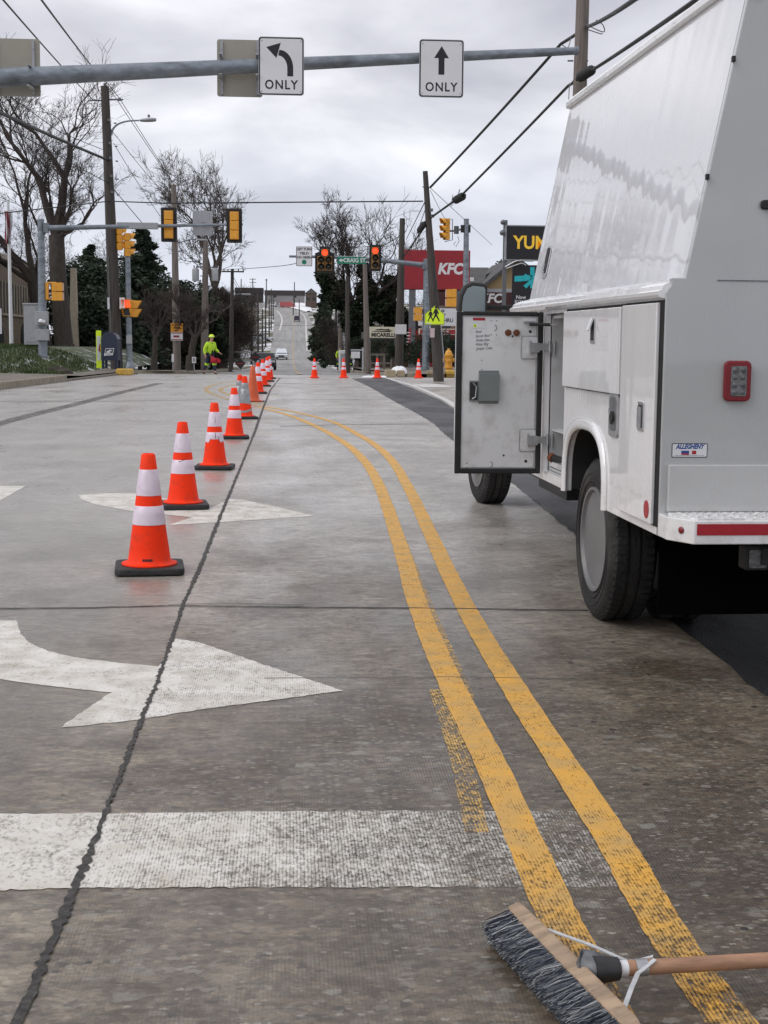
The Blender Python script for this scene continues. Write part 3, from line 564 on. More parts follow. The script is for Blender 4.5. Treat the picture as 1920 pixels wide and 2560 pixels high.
# grass blades along the mound edge
rd = random.Random(7); mb = MB()
for i in range(9000):
    x = rd.uniform(-15, -7.8); Y = 49.2+rd.random()**1.6*9; u = min(1, max(0, (Y-49.0)/7)); c = min(1, max(0, (-7.6-x)/3.2)); z = .10+.95*(1-(1-u)**2)*(1-(1-c)**2)
    h = rd.uniform(.05, .13); a = rd.uniform(0, 6.28); dx, dy = .02*math.cos(a), .02*math.sin(a); lx_, ly_ = rd.uniform(-.04, .04), rd.uniform(-.04, .04)
    mb.add([(x-dx, Y-dy, z-.02), (x+dx, Y+dy, z-.02), (x+lx_, Y+ly_, z+h)], [(0, 1, 2)])
tag(mb.build('grass', M['blade']), 'short green lawn grass with traces of snow on the mound behind the left pavement', 'grass', kind='stuff')
# far left corner
flc = [(-60, 66.2), (-14, 66.2), (-7.5, 66.3), (-5.3, 66.8), (-4.55, 68.5), (-4.5, 80), (-4.5, 100), (-4.6, 130)]
kerb('kerb', flc, .15, .2, M['kerb'])
mb = MB(); vs = []; rws = [66.45, 68.5, 80, 100, 130]
for Y in rws: vs += [Vector((-9 if Y > 67 else -30, Y, gz(Y)+.14)), Vector((-4.7 if Y > 68 else -5.6, Y, gz(Y)+.14))]
mb.add(vs, [(2*i, 2*i+1, 2*i+3, 2*i+2) for i in range(len(rws)-1)]); tag(mb.build('sidewalk', M['walk']), kind='structure')
# right corner verge and pavement
mb = MB(); vs = []; rws = [(53.2, 4.6, .13), (56, 4.4, .14), (60, 4.3, .14), (66, 4.45, .14), (75, 4.5, .14), (90, 4.55, .14), (120, 4.6, .14)]
for Y, x, h in rws: vs += [Vector((x, Y, max(gz(Y)*.8, gz(Y))+h)), Vector((40, Y, gz(Y)*.4+h+.15))]
mb.add(vs, [(2*i, 2*i+1, 2*i+3, 2*i+2) for i in range(len(rws)-1)]); tag(mb.build('verge', M['walk']), kind='structure')
kerb('kerb', [(4.6, 53.2), (4.35, 56), (4.25, 60), (4.4, 66), (4.45, 75), (4.5, 90), (4.55, 120)], .16, .18, M['kerb'], inward=-1)
kerb('kerb', [(7.4, -12), (7.4, 20), (7.4, 40), (7.4, 52.2)], .16, .2, M['kerb'], inward=-1)
slab('sidewalk', [(7.6, -12), (14, -12), (14, 53.1), (7.6, 53.1)], M['walk'], -.1, .15)

# ================================================================ the utility truck
TR = thing('utility_truck', 'white utility truck with a tall canopy body and an open side compartment door', 'truck', (1.514, 5.616, 0), math.atan(.0246))
XF, YF, ZF = Vector((1, 0, 0)), Vector((0, 1, 0)), Vector((0, 0, 1))
def side_fr(x=0.0): return (Vector((x, 0, 0)), YF, ZF, Vector((1, 0, 0)))     # u = along truck, v = up, w = inwards (to the right)
def rear_fr(y=0.0): return (Vector((0, y, 0)), XF, ZF, Vector((0, -1, 0)))    # w = backwards
ZB, ZL, LEN, WID = .607, 1.58, 3.25, 2.42
AY = 1.325
def arch(n=18, a=.425, h=.372):
    r_ = []
    for i in range(n+1):
        t = math.pi*i/n; c, s_ = math.cos(t), math.sin(t)
        r_.append((AY-a*math.copysign(abs(c)**.75, c), ZB+h*abs(s_)**.62))
    return r_
A_ = arch()
skin = [(.037, ZB), (A_[0][0], ZB)]+A_[1:-1]+[(A_[-1][0], ZB), (1.83, ZB), (1.83, ZL), (.037, ZL)]
b = MB()
b.prism(skin, 0, .035, side_fr())
b.prism([(2.37, ZB), (LEN, ZB), (LEN, ZL), (2.37, ZL)], 0, .035, side_fr())
b.prism([(1.83, ZB), (2.37, ZB), (2.37, .665), (1.83, .665)], 0, .035, side_fr())
b.prism([(1.83, 1.555), (2.37, 1.555), (2.37, ZL), (1.83, ZL)], 0, .035, side_fr())
b.prism([(.037, ZB)]+[(A_[0][0], ZB)]+A_[1:-1]+[(A_[-1][0], ZB), (LEN, ZB), (LEN, ZL), (.037, ZL)], 0, -.035, side_fr(WID))
b.box((WID/2, 2.6, .70), (WID-.08, 1.25, .03)); b.box((WID/2, LEN-.02, 1.1), (WID-.075, .035, .94))
b.box((WID/2, 1.6, ZL-.035), (WID-.08, 3.0, .03))
body = b.build('service_body', M['truck'], TR, bevel=.004)
# rear wall in one piece up to the roof
ZR = 2.88; TX = .315; BX = .078
b = MB(); b.prism([(0, ZB), (WID, ZB), (WID, ZL), (WID-BX, 1.66), (WID-TX, ZR), (TX, ZR), (BX, 1.66), (.022, 1.66), (.022, 1.63), (.008, 1.615), (0, 1.60)], 0, -.035, rear_fr())
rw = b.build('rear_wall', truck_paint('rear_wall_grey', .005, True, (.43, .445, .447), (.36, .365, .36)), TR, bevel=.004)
b = MB(); b.box((WID/2+.07, -.0015, 1.652), (WID-.28, .003, .004)); b.build('seam', M['tape_grey'], rw)
# canopy
b = MB()
def q4(y, x0, x1, z0, z1): return None
z0, z1 = 1.655, ZR
xs = [(BX, z0), (TX, z1), (WID-TX, z1), (WID-BX, z0)]
vs = [Vector((x, .036, z)) for x, z in xs]+[Vector((x, LEN, z)) for x, z in xs]
b.add(vs, [(0, 1, 5, 4), (1, 2, 6, 5), (2, 3, 7, 6), (4, 5, 6, 7), (3, 0, 4, 7)])
can = b.build('canopy', M['truck_top'], TR)
b = MB(); e_ = (XF*.19+ZF).normalized()
b.box((TX-.012, LEN/2+.01, ZR-.01), (.035, LEN+.03, .05)); b.box((WID-TX+.012, LEN/2+.01, ZR-.01), (.035, LEN+.03, .05)); b.box((WID/2, LEN/2, ZR+.012), (WID-2*TX, LEN, .03))
b.build('roof', M['truck'], can, bevel=.012)
b = MB()   # canopy side handle near the front
fr = (Vector((BX+.19*.13, 0, 1.79)), YF, (XF*.19+ZF).normalized(), Vector((-1, 0, .19)).normalized())
def rrect(cx, cy, w_, h, r, n=4):
    pts = []
    for sx, sy, a0 in ((1, 1, 0), (-1, 1, 90), (-1, -1, 180), (1, -1, 270)):
        for i in range(n+1): a = R(a0+90*i/n); pts.append((cx+sx*(w_/2-r)+r*math.cos(a), cy+sy*(h/2-r)+r*math.sin(a)))
    return pts
b.prism(rrect(2.93, .09, .12, .20, .03), 0, .006, fr); hd = b.build('handle', M['chrome'], can, bevel=.003)
b = MB(); b.prism(rrect(2.93, .10, .085, .155, .02), .006, .0085, fr); b.build('handle_cup', M['black'], hd)
b = MB(); b.prism(rrect(2.95, .055, .05, .06, .012), .0085, .016, fr); b.build('latch', M['chrome'], hd)
for z in (2.06, 2.52): b = MB(); b.box((BX+(z-1.66)*.194-.004, -.004, z), (.012, .02, .022)); b.build('edge_stop', M['black'], can)
# ledge / drip rail
b = MB()
prof = [(.03, 1.574), (-.022, 1.582), (-.03, 1.592), (-.030, 1.606), (-.012, 1.614), (-.008, 1.630), (.010, 1.640), (.03, 1.648), (.079, 1.664), (.079, 1.60)]
for sx, ox in ((1, 0), (-1, WID)):
    vs = [Vector((ox+sx*x, y, z)) for y in (0.012, LEN+.10) for x, z in prof]; n = len(prof)
    b = MB(); b.add(vs, [(i, (i+1) % n, n+(i+1) % n, n+i) if sx < 0 else (i, n+i, n+(i+1) % n, (i+1) % n) for i in range(n)]+[tuple(range(n)), tuple(range(n, 2*n))]); b.build('drip_rail', M['truck'], TR)
# doors on the left side
def panel_door(name, y0, y1, za, zb, gap_sides):
    g = MB(); g.prism([(y0-gap_sides[0], za-gap_sides[2]), (y1+gap_sides[1], za-gap_sides[2]), (y1+gap_sides[1], zb+gap_sides[3]), (y0-gap_sides[0], zb+gap_sides[3])], 0, -.003, side_fr())
    d = MB(); d.prism([(y0, za), (y1, za), (y1, zb), (y0, zb)], -.0035, -.020, side_fr())
    o = d.build(name, M['truck'], TR, bevel=.004); g.build('door_seal', M['gap'], o); return o
hdoor = panel_door('lift_door', .635, 1.80, 1.165, 1.558, (.03, .004, .006, .012))
rdoor = panel_door('rear_side_door', .058, .60, .648, 1.562, (.045, .0, .006, .010))
def paddle(par, y, z, open_=0.0, w_=.085, h=.125):
    a = MB(); a.prism(rrect(y, z, w_, h, .006), -.020, -.026, side_fr()); p = a.build('latch', M['chrome'], par, bevel=.002)
    a = MB(); a.prism(rrect(y, z, w_*.66, h*.78, .004), -.026, -.0275, side_fr()); a.build('latch_cup', M['black'], p)
    a = MB(); Mx = Matrix.Rotation(open_, 3, 'Y'); a.box((-.031-.02*math.sin(open_), y, z+(.03 if open_ else -.004)), (.007, w_*.55, h*.52 if open_ else h*.72), mat=Mx); a.build('latch_paddle', M['zinc'] if not open_ else M['plate_white'], p)
paddle(hdoor, 1.13, 1.455, .35); paddle(rdoor, .235, 1.088)
a = MB(); a.prism([(0.115+.036*math.cos(t*.2618), .705+.038*math.sin(t*.2618)) for t in range(24)], -.020, -.0225, side_fr()); a.build('round_reflector', M['tape_red'], rdoor)
# fuel filler
a = MB(); a.prism(rrect(.745, 1.068, .165, .205, .03), -.0005, -.012, side_fr()); ff = a.build('fuel_filler', M['zinc'], TR, bevel=.003)
a = MB(); a.prism(rrect(.745, 1.072, .115, .155, .025), -.012, -.0135, side_fr()); a.build('filler_cup', M['tape_grey'], ff)
a = MB(); a.lathe([(.03, 0), (.03, .010), (.024, .012)], (-.0135, .735, 1.055), 16, Matrix(((0, 0, -1), (0, 1, 0), (1, 0, 0)))); a.build('fuel_cap', M['black'], ff)
a = MB(); a.box((-.017, .755, 1.06), (.006, .10, .02), mat=Matrix.Rotation(R(35), 3, 'X')); a.build('cap_tether', M['chrome'], ff)
# wheel arch flare (half-round lip)
a = MB(); pts = [Vector((-.004, y, z)) for y, z in ([(A_[0][0]-.012, ZB-.0)]+[(AY+(y-AY)*1.035, ZB+(z-ZB)*1.03) for y, z in A_[1:-1]]+[(A_[-1][0]+.012, ZB)])]
a.tube(pts, .030, 12); a.v = [Vector((q.x*.55-.002, q.y, q.z)) for q in a.v]; a.build('wheel_arch_flare', M['truck'], TR, smooth=50)
a = MB()   # wheel well liner
lin = [(AY+(y-AY)*1.0, z+.01) for y, z in A_]
vs = [Vector((x, y, z)) for x in (.036, .62) for y, z in lin]; n = len(lin)
a.add(vs, [(i, i+1, n+i+1, n+i) for i in range(n-1)]+[tuple(range(n, 2*n))])
a.build('wheel_well', M['black'], TR)
# compartment behind the open door
a = MB()
a.box((.40, 2.10, 1.11), (.02, .54, .90)); a.box((.215, 1.84, 1.11), (.35, .016, .90)); a.box((.215, 2.362, 1.11), (.35, .016, .90)); a.box((.22, 2.10, .672), (.36, .53, .014)); a.box((.22, 2.10, 1.552), (.36, .53, .014))
cp = a.build('compartment', M['truck_in'], TR)
a = MB(); a.box((.22, 2.355-.02, 1.46), (.05, .02, .10)); a.build('stay_bracket', M['black'], cp)
# the open door, swung right out from the front edge of the compartment
DW = .502; DX0 = -.012; DY = 2.385
dfr = (Vector((DX0, DY, 0)), Vector((-1, 0, 0)), ZF, Vector((0, -1, 0)))        # u = away from the truck, w = towards the camera
DZ0, DZ1 = .640, 1.567
a = MB(); a.prism([(0, DZ0), (DW, DZ0), (DW, DZ1), (0, DZ1)], -.02, .012, (dfr[0], dfr[1], dfr[2], dfr[3])); door = a.build('compartment_door', M['truck'], TR, bevel=.004)
a = MB()
for u0, u1, v0, v1 in ((0, .030, DZ0, DZ1), (DW-.034, DW, DZ0, DZ1), (.030, DW-.034, DZ0, DZ0+.030), (.030, DW-.034, DZ1-.024, DZ1)): a.prism([(u0, v0), (u1, v0), (u1, v1), (u0, v1)], .012, .030, dfr)
a.build('door_seal', M['black'], door, bevel=.006)
a = MB(); a.prism(rrect(.03+(DW-.064)/2+.002, (DZ0+DZ1)/2+.002, DW-.074, DZ1-DZ0-.064, .008), .0125, .019, dfr); a.build('inner_skin', M['door_in'], door, bevel=.004)
a = MB(); a.prism(rrect(.310, 1.137, .115, .155, .004), .019, .052, dfr); a.prism(rrect(.310, 1.137, .118, .19, .006), .019, .0215, dfr); a.prism(rrect(.392, 1.115, .06, .118, .002), .0195, .028, dfr, 1)
a.prism(rrect(.397, 1.115, .045, .10, .002), .028, .029, dfr, 2); a.tube([dfr[0]+dfr[1]*.402+ZF*1.16+dfr[3]*.033, dfr[0]+dfr[1]*.382+ZF*1.14+dfr[3]*.033, dfr[0]+dfr[1]*.387+ZF*1.08+dfr[3]*.033, dfr[0]+dfr[1]*.407+ZF*1.07+dfr[3]*.033], .005, 6, mi=3)
a.build('lock_box', [M['latch_grey'], M['latch_grey'], M['black'], M['zinc']], door, bevel=.003)
for zc in (1.365, .833):
    a = MB(); a.prism(rrect(.078, zc, .100, .135, .015), .0195, .0215, dfr, 0); a.prism(rrect(.076, zc-.0, .088, .122, .012), .0215, .0225, dfr, 1)
    a.prism(rrect(.052, zc, .06, .055, .006), .0225, .048, dfr, 2); a.prism(rrect(-.005, zc+.004, .055, .04, .004), .036, .046, dfr, 2); a.prism(rrect(-.045, zc, .03, .055, .004), .020, .034, dfr, 2)
    for du in (.078, -.035, -.062): a.tube([dfr[0]+dfr[1]*du+ZF*(zc-.038)+dfr[3]*.042, dfr[0]+dfr[1]*du+ZF*(zc+.038)+dfr[3]*.042], .007, 8, mi=2)
    a.build('hinge', [M['zinc'], M['door_in'], M['zinc']], door, bevel=.002)
a = MB(); a.tube([dfr[0]+dfr[1]*.085+ZF*1.497+dfr[3]*.045, dfr[0]+dfr[1]*-.03+ZF*1.495+dfr[3]*.075], .009, 8, mi=0); a.tube([dfr[0]+dfr[1]*-.03+ZF*1.495+dfr[3]*.075, dfr[0]+dfr[1]*-.17+ZF*1.49+dfr[3]*.115], .005, 8, mi=1); a.prism(rrect(.085, 1.512, .065, .008, .002), .019, .05, dfr, 1); a.build('door_stay', [M['black'], M['zinc']], door)
a = MB(); a.prism(rrect(.372, 1.502, .072, .060, .003), .0195, .0205, dfr, 0); a.prism([(.337, 1.515), (.407, 1.515), (.407, 1.531), (.337, 1.531)], .0205, .0209, dfr, 1)
a.prism([(.382, 1.478), (.408, 1.478), (.395, 1.501)], .0205, .0209, dfr, 2); a.prism(rrect(.395, 1.486, .006, .011, .002), .0209, .0212, dfr, 3)
a.build('warning_sticker', [M['plate_white'], M['tape_red'], M['lime'], M['sign_black']], door)
a = MB(); tfr = (dfr[0]+ZF*0, Vector((1, 0, 0)), ZF, dfr[3])
for i, (t_, u_) in enumerate((('Panel', .375), ('Starter fluid', .352), ('Brake clean', .348), ('Water Bug', .355), ('Jumper Cable', .340))):
    f_ = (dfr[0]+dfr[1]*u_+ZF*(1.452-i*.0235)+dfr[3]*.0198, (Vector((1, 0, .06))).normalized(), ZF, dfr[3]); a.text(t_, .021, f_, .0004, shear=.35, sx=.8)
a.build('handwriting', M['navy'], door)
a = MB()
for u_, v_, r_ in ((.155, 1.448, .019), (.203, 1.448, .019)): a = MB(); a.lathe([(r_, 0), (r_, .006), (r_*.5, .008)], dfr[0]+dfr[1]*u_+ZF*v_+dfr[3]*.0192, 12, Matrix(((1, 0, 0), (0, 0, -1), (0, 1, 0))), mi=0); a.build('plug', M['rust'], door)
for u_, v_, r_ in ((.176, 1.428, .006), (.075, 1.455, .009), (.215, .745, .006), (.085, .712, .009), (.352, 1.29, .003), (.352, 1.238, .003), (.30, 1.515, .003), (.27, 1.515, .003), (.30, 1.435, .003), (.27, 1.435, .003), (.43, .70, .003), (.43, .67, .003)): a = MB(); a.prism([(u_+r_*math.cos(t*.5236), v_+r_*math.sin(t*.5236)) for t in range(12)], .0192, .0198, dfr, 1); a.build('drain_hole', [M['rust'], M['black']], door)
for u_, v_ in ((.285, 1.475), (.295, .693)): a = MB(); a.tube([dfr[0]+dfr[1]*(u_-.016*math.cos(R(q)))+ZF*(v_+.016*math.sin(R(q)))+dfr[3]*.0195 for q in range(-80, 81, 20)], .0016, 5); a.build('stamped_mark', M['black'], door)
# lights and trim on the rear wall
def tail_light(x):
    a = MB(); a.prism(rrect(x, 1.247, .112, .165, .022), .0005, .024, rear_fr()); t = a.build('tail_light', M['tail'], TR, bevel=.006)
    a = MB(); a.prism(rrect(x+.002, 1.247, .066, .122, .008), .024, .027, rear_fr()); a.build('led_panel', M['lens_clear'], t)
    a = MB()
    for i in (-1, 1):
        for j in range(4): a.lathe([(.011, 0), (.008, .005), (.001, .0065)], (x+i*.017+.002, -.027, 1.247+(j-1.5)*.030), 10, Matrix(((1, 0, 0), (0, 0, -1), (0, 1, 0))))
    a.build('led', M['tape_grey'], t)
tail_light(.305); tail_light(WID-.305)
def strip_light(x, z, wd=.42):
    a = MB(); a.prism(rrect(x, z, wd, .036, .014), .0005, .022, rear_fr()); t = a.build('strip_light', M['black'], TR, bevel=.004)
    a = MB(); a.prism(rrect(x+.004, z, wd-.05, .016, .006), .022, .025, rear_fr()); a.build('lens', M['amber'], t)
for x, z in ((.585, 1.955), (.64, 2.452), (WID-.585, 1.955), (WID-.64, 2.452)): strip_light(x, z)
a = MB(); a.prism(rrect(.120, .962, .150, .058, .004), .0005, .0015, rear_fr(), 0); a.prism(rrect(.120, .962, .144, .052, .003), .0015, .0018, rear_fr(), 1)
a.text('ALLEGHENY', .026, (Vector((.120, 0, .977)), XF, ZF, Vector((0, -1, 0))), .0022, bold=.0012, shear=.3, sx=.80, mi=2)
a.prism([(.085, .946), (.118, .946), (.118, .961), (.085, .961)], .0018, .0021, rear_fr(), 2); a.prism([(.085, .944), (.118, .944), (.118, .950), (.085, .950)], .0021, .0024, rear_fr(), 3); a.prism([(.13, .946), (.148, .946), (.148, .961), (.13, .961)], .0018, .0021, rear_fr(), 3)
a.prism([(.058, .941), (.182, .941), (.182, .9422), (.058, .9422)], .0018, .0021, rear_fr(), 0)
a.build('dealer_sticker', [M['navy'], M['plate_white'], pm('sticker_blue', (.02, .06, .26), .5), M['tape_red']], TR)
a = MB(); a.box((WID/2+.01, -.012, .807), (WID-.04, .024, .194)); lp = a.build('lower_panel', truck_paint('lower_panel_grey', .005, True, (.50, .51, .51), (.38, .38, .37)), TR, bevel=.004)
# step bumper with chamfered ends
a = MB(); pl = [(.0, .02), (.0, -.115), (.072, -.25), (WID-.072, -.25), (WID, -.115), (WID, .02)]
a.prism(pl, .608, .703, (Vector(), XF, YF, ZF)); bp = a.build('step_bumper', M['truck'], TR, bevel=.004)
a = MB(); a.prism([(.03, -.027), (.03, -.12), (.09, -.235), (WID-.09, -.235), (WID-.03, -.12), (WID-.03, -.027)], .703, .709, (Vector(), XF, YF, ZF))
rdm = random.Random(2)
for i in range(70):
    for j in range(5):
        x, y = .07+i*.033+(.016 if j % 2 else 0), -.05-j*.036
        if y < -.115 and (x < .05+(-y-.115)*.55 or x > WID-.05-(-y-.115)*.55): continue
        a.box((x, y, .710), (.022, .007, .005), R(45 if (i+j) % 2 else -45))
a.build('tread_plate', M['tread'], bp)
a = MB(); a.prism([(.082, .645), (WID-.082, .645), (WID-.082, .690), (.082, .690)], .2505, .2525, rear_fr()); a.build('red_tape', M['tape_red'], bp)
a = MB(); ax = Matrix(((.88, 0, -.47), (.47, 0, -.88), (0, 1, 0))); ax = Matrix(((1, 0, 0), (0, 0, -1), (0, 1, 0)))
nrm = Vector((-.883, -.471, 0)).normalized(); uu = ZF.cross(nrm); axm = Matrix((uu, ZF, nrm)).transposed()
a.lathe([(.014, 0), (.014, .005), (.008, .009), (.0005, .010)], Vector((.040, -.188, .658))+nrm*.001, 14, axm); a.build('marker_light', M['tail'], bp)
# below the bumper: hitch, work light, frame, axle, exhaust
a = MB(); a.box((.86, -.12, .545), (.95, .09, .07)); a.box((WID/2, -.16, .50), (.09, .30, .09)); a.tube([(.33, -.10, .60), (.36, -.13, .565), (.42, -.13, .55), (.50, -.12, .57)], .005, 6); a.build('tow_hitch', M['black'], TR, bevel=.006)
a = MB(); a.prism(rrect(.372, .535, .10, .10, .012), .06, .145, rear_fr()); wl = a.build('work_light', M['black'], TR, bevel=.006)
a = MB(); a.prism(rrect(.374, .533, .074, .074, .008), .145, .149, rear_fr()); a.build('lens', M['lens_clear'], wl)
a = MB(); a.tube([(.352, -.10, .585), (.352, -.10, .605), (.392, -.10, .605), (.392, -.10, .585)], .005, 6); a.build('bracket', M['zinc'], wl)
a = MB()
for x in (.76, 1.66): a.box((x, 3.6, .56), (.09, 7.4, .18))
for y in (.15, 2.2, 4.2, 5.6): a.box((WID/2, y, .56), (.9, .12, .12))
a.box((1.75, 3.0, .52), (.5, 1.1, .35)); a.box((.55, 3.75, .50), (.38, .9, .25))
a.build('frame_rails', M['black'], TR)
a = MB(); a.tube([(.25, AY, .405), (WID-.25, AY, .405)], .07, 12); a.lathe([(.02, -.2), (.16, -.12), (.19, 0), (.16, .12), (.02, .2)], (WID/2, AY, .405), 14); a.tube([(.35, 6.41, .39), (WID-.35, 6.41, .39)], .05, 10); a.tube([(WID/2, AY+.2, .42), (WID/2, 5.0, .55)], .045, 10); a.build('axle', M['black'], TR, smooth=40)
for x in (.50, WID-.50): a = MB(); a.box((x+(.06 if x < 1 else -.06), AY-.54, .35), (.64, .012, .46)); a.build('shade_flap', pm('shade_flap_black', (.004, .004, .004), 1.0, spec=0), TR)  # near-black sheets added behind the rear wheels to keep the underside dark
# wheels
def wheel(x, y, side_, dual, parent_name='wheel', steer=0.0):
    W_, rt, rr = .225, .405, .262
    ax = Matrix(((0, 0, side_), (0, 1, 0), (1, 0, 0))) if side_ > 0 else Matrix(((0, 0, -1), (0, 1, 0), (1, 0, 0)))
    if steer: ax = Matrix.Rotation(steer, 3, 'Z') @ ax
    c = Vector((x, y, rt))
    t = MB(); h = W_/2
    t.lathe([(rr, h-.01), (rr+.012, h-.002), (rr+.05, h+.006), (rt-.055, h+.008), (rt-.03, h+.002), (rt-.006, h-.018), (rt, h-.035), (rt, h-.075), (rt-.012, h-.078), (rt-.012, h-.090), (rt, h-.093), (rt, -h+.093), (rt-.012, -h+.090), (rt-.012, -h+.078), (rt, -h+.075), (rt, -h+.035), (rt-.006, -h+.018), (rt-.05, -h-.006), (rr, -h)], c, 56, ax, caps=False)
    t.lathe([(rr+.03, h+.0035), (rr+.034, h+.0085), (rr+.038, h+.0035)], c, 56, ax, caps=False); t.lathe([(rt-.075, h+.006), (rt-.070, h+.011), (rt-.065, h+.006)], c, 56, ax, caps=False)
    for i in range(60):      # shoulder lugs
        a0 = 2*math.pi*i/60; Mz = ax @ Matrix.Rotation(a0, 3, 'Z')
        for sg in (1, -1):
            vs = [Mz @ Vector((rt+dx, dy, sg*(h-dz)))+c for dx, dy, dz in ((-.03, -.012, .0), (.004, -.013, .022), (.004, -.013, .07), (-.03, .010, .0), (.004, .013, .022), (.004, .013, .07))]
            t.add(vs, [(0, 1, 4, 3), (1, 2, 5, 4), (0, 3, 5, 2), (0, 2, 1), (3, 4, 5)])
    wo = t.build('wheel', M['tyre'], TR, smooth=40)
    r_ = MB()
    if dual == 'outer': r_.lathe([(rr+.006, h-.012), (rr+.004, h+.004), (rr-.010, h+.004), (rr-.020, h-.012), (rr-.040, h-.045), (.165, h-.135), (.14, h-.155), (.13, h-.155), (.125, h-.13), (.10, h-.12), (.08, h-.06), (.03, h-.05), (.001, h-.05)], c, 40, ax)
    elif dual == 'front': r_.lathe([(rr+.006, h-.012), (rr+.004, h+.004), (rr-.010, h+.004), (rr-.018, h-.015), (rr-.03, h-.04), (.17, h-.01), (.14, h+.005), (.125, h+.045), (.09, h+.055), (.085, h+.085), (.03, h+.09), (.001, h+.09)], c, 40, ax)
    else: r_.lathe([(rr+.004, h-.02), (rr-.02, h-.03), (.12, 0), (.001, 0)], c, 24, ax)
    r_.lathe([(rr+.004, -h+.02), (.12, -h+.06), (.001, -h+.06)], c, 24, ax)
    ro = r_.build('rim', M['rim'], wo, smooth=35)
    if dual == 'outer':
        for i in range(8): n_ = MB(); a0 = 2*math.pi*i/8; n_.lathe([(.014, 0), (.014, .02), (.009, .03)], c+ax @ Vector((.105*math.cos(a0), .105*math.sin(a0), h-.10)), 6, ax); n_.build('wheel_nut', M['zinc'], wo)
    return wo
HW = .1125
wheel(.055+HW, AY, -1, 'outer'); wheel(.36+HW, AY, -1, 'inner'); wheel(WID-.055-HW, AY, 1, 'outer'); wheel(WID-.36-HW, AY, 1, 'inner')
wheel(.262+HW, 6.41, -1, 'front', steer=R(4)); wheel(WID-.262-HW, 6.41, 1, 'front', steer=R(4))
# cab
CX0, CX1 = .40, WID-.40
prof = [(3.36, .62), (3.36, 1.36), (3.40, 1.93), (3.60, 1.985), (4.6, 1.97), (5.35, 1.42), (6.0, 1.37), (6.95, 1.26), (7.08, 1.1), (7.08, .60), (6.95, .50), (6.88, .50)]
fa = [(6.41+.47*math.cos(R(t)), .42+.47*math.sin(R(t))) for t in range(10, 171, 16)]
prof = prof+fa+[(5.9, .50), (3.5, .50)]
a = MB(); vs = []; n = len(prof)
for sx in (0, 1):
    for y, z in prof:
        ins = max(0, (z-1.36))*.26; x = CX0+ins if sx == 0 else CX1-ins; vs.append(Vector((x, y, z)))
a.add(vs, [tuple(reversed(range(n))), tuple(range(n, 2*n))]+[(i, (i+1) % n, n+(i+1) % n, n+i) for i in range(n)])
cab = a.build('cab', M['truck'], TR, bevel=.02)
for sg in (-1, 1):
    a = MB(); pts = []
    for y, z in ((3.85, 1.40), (3.85, 1.88), (4.55, 1.88), (5.12, 1.42)):
        ins = (z-1.36)*.26; x = CX0+ins-.004 if sg < 0 else CX1-ins+.004; pts.append(Vector((x, y, z)))
    a.add(pts, [(0, 1, 2, 3)]); a.build('side_window', M['glass_dark'], cab)
a = MB(); a.add([Vector((CX0+.12, 4.66, 1.945)), Vector((CX1-.12, 4.66, 1.945)), Vector((CX1-.02, 5.34, 1.445)), Vector((CX0+.02, 5.34, 1.445))], [(0, 1, 2, 3)]); a.build('windscreen', M['glass_dark'], cab)
a = MB(); a.add([Vector((CX0+.15, 3.355, 1.42)), Vector((CX1-.15, 3.355, 1.42)), Vector((CX1-.22, 3.385, 1.88)), Vector((CX0+.22, 3.385, 1.88))], [(0, 1, 2, 3)]); a.build('rear_window', M['glass_dark'], cab)
for x in (CX0+.18, CX1-.18): a = MB(); a.box((x, 7.085, .98), (.28, .02, .22)); a.build('headlight', M['head'], cab, bevel=.008)
a = MB(); a.box((WID/2, 7.085, .95), (.75, .02, .36)); a.build('grille', M['black'], cab, bevel=.008)
a = MB(); a.box((WID/2, 7.16, .62), (1.78, .16, .22)); a.build('front_bumper', M['chrome'], cab, bevel=.03)
for x in (CX0+.06, CX1-.06): a = MB(); a.box((x, 4.5, .45), (.20, 1.5, .06)); a.build('running_board', M['black'], cab, bevel=.015)
a = MB(); a.box((.60, 3.2, .52), (.34, .55, .14)); a.tube([(.55, 2.9, .48), (.55, 4.4, .46)], .06, 10); a.build('exhaust', M['black'], TR)
# tow mirror on the cab door
def mirror(sg):
    xc = .018 if sg < 0 else WID-.018; y0 = 5.20
    out_ = [(-.112, 0), (.112, 0), (.112, .325), (.10, .35), (-.01, .36), (-.065, .335), (-.10, .265), (-.112, .18)]
    if sg > 0: out_ = [(-u, v) for u, v in out_]
    a = MB(); fr_ = (Vector((xc, y0, 1.490)), XF, ZF, Vector((0, -1, 0)))
    a.prism(out_, -.14, .012, fr_); m_ = a.build('side_mirror', M['black'], TR, bevel=.022, seg=3)
    ins = [(u*.80+.004, .175+(v-.175)*.84) for u, v in out_]
    a = MB(); a.prism(ins, .012, .016, fr_); a.build('mirror_glass', M['mirror'], m_)
    a = MB(); s_ = -1 if sg < 0 else 1
    for z in (1.56, 1.66): a = MB(); a.box((xc-s_*.29, y0+.08, z), (.44, .07, .035)); a.build('mirror_arm', M['black'], m_, bevel=.008)
mirror(-1); mirror(1)
TRM = Matrix.Translation(TR.location) @ Matrix.Rotation(TR.rotation_euler.z, 4, 'Z')
def T(x, y, z): return TRM @ Vector((x, y, z))
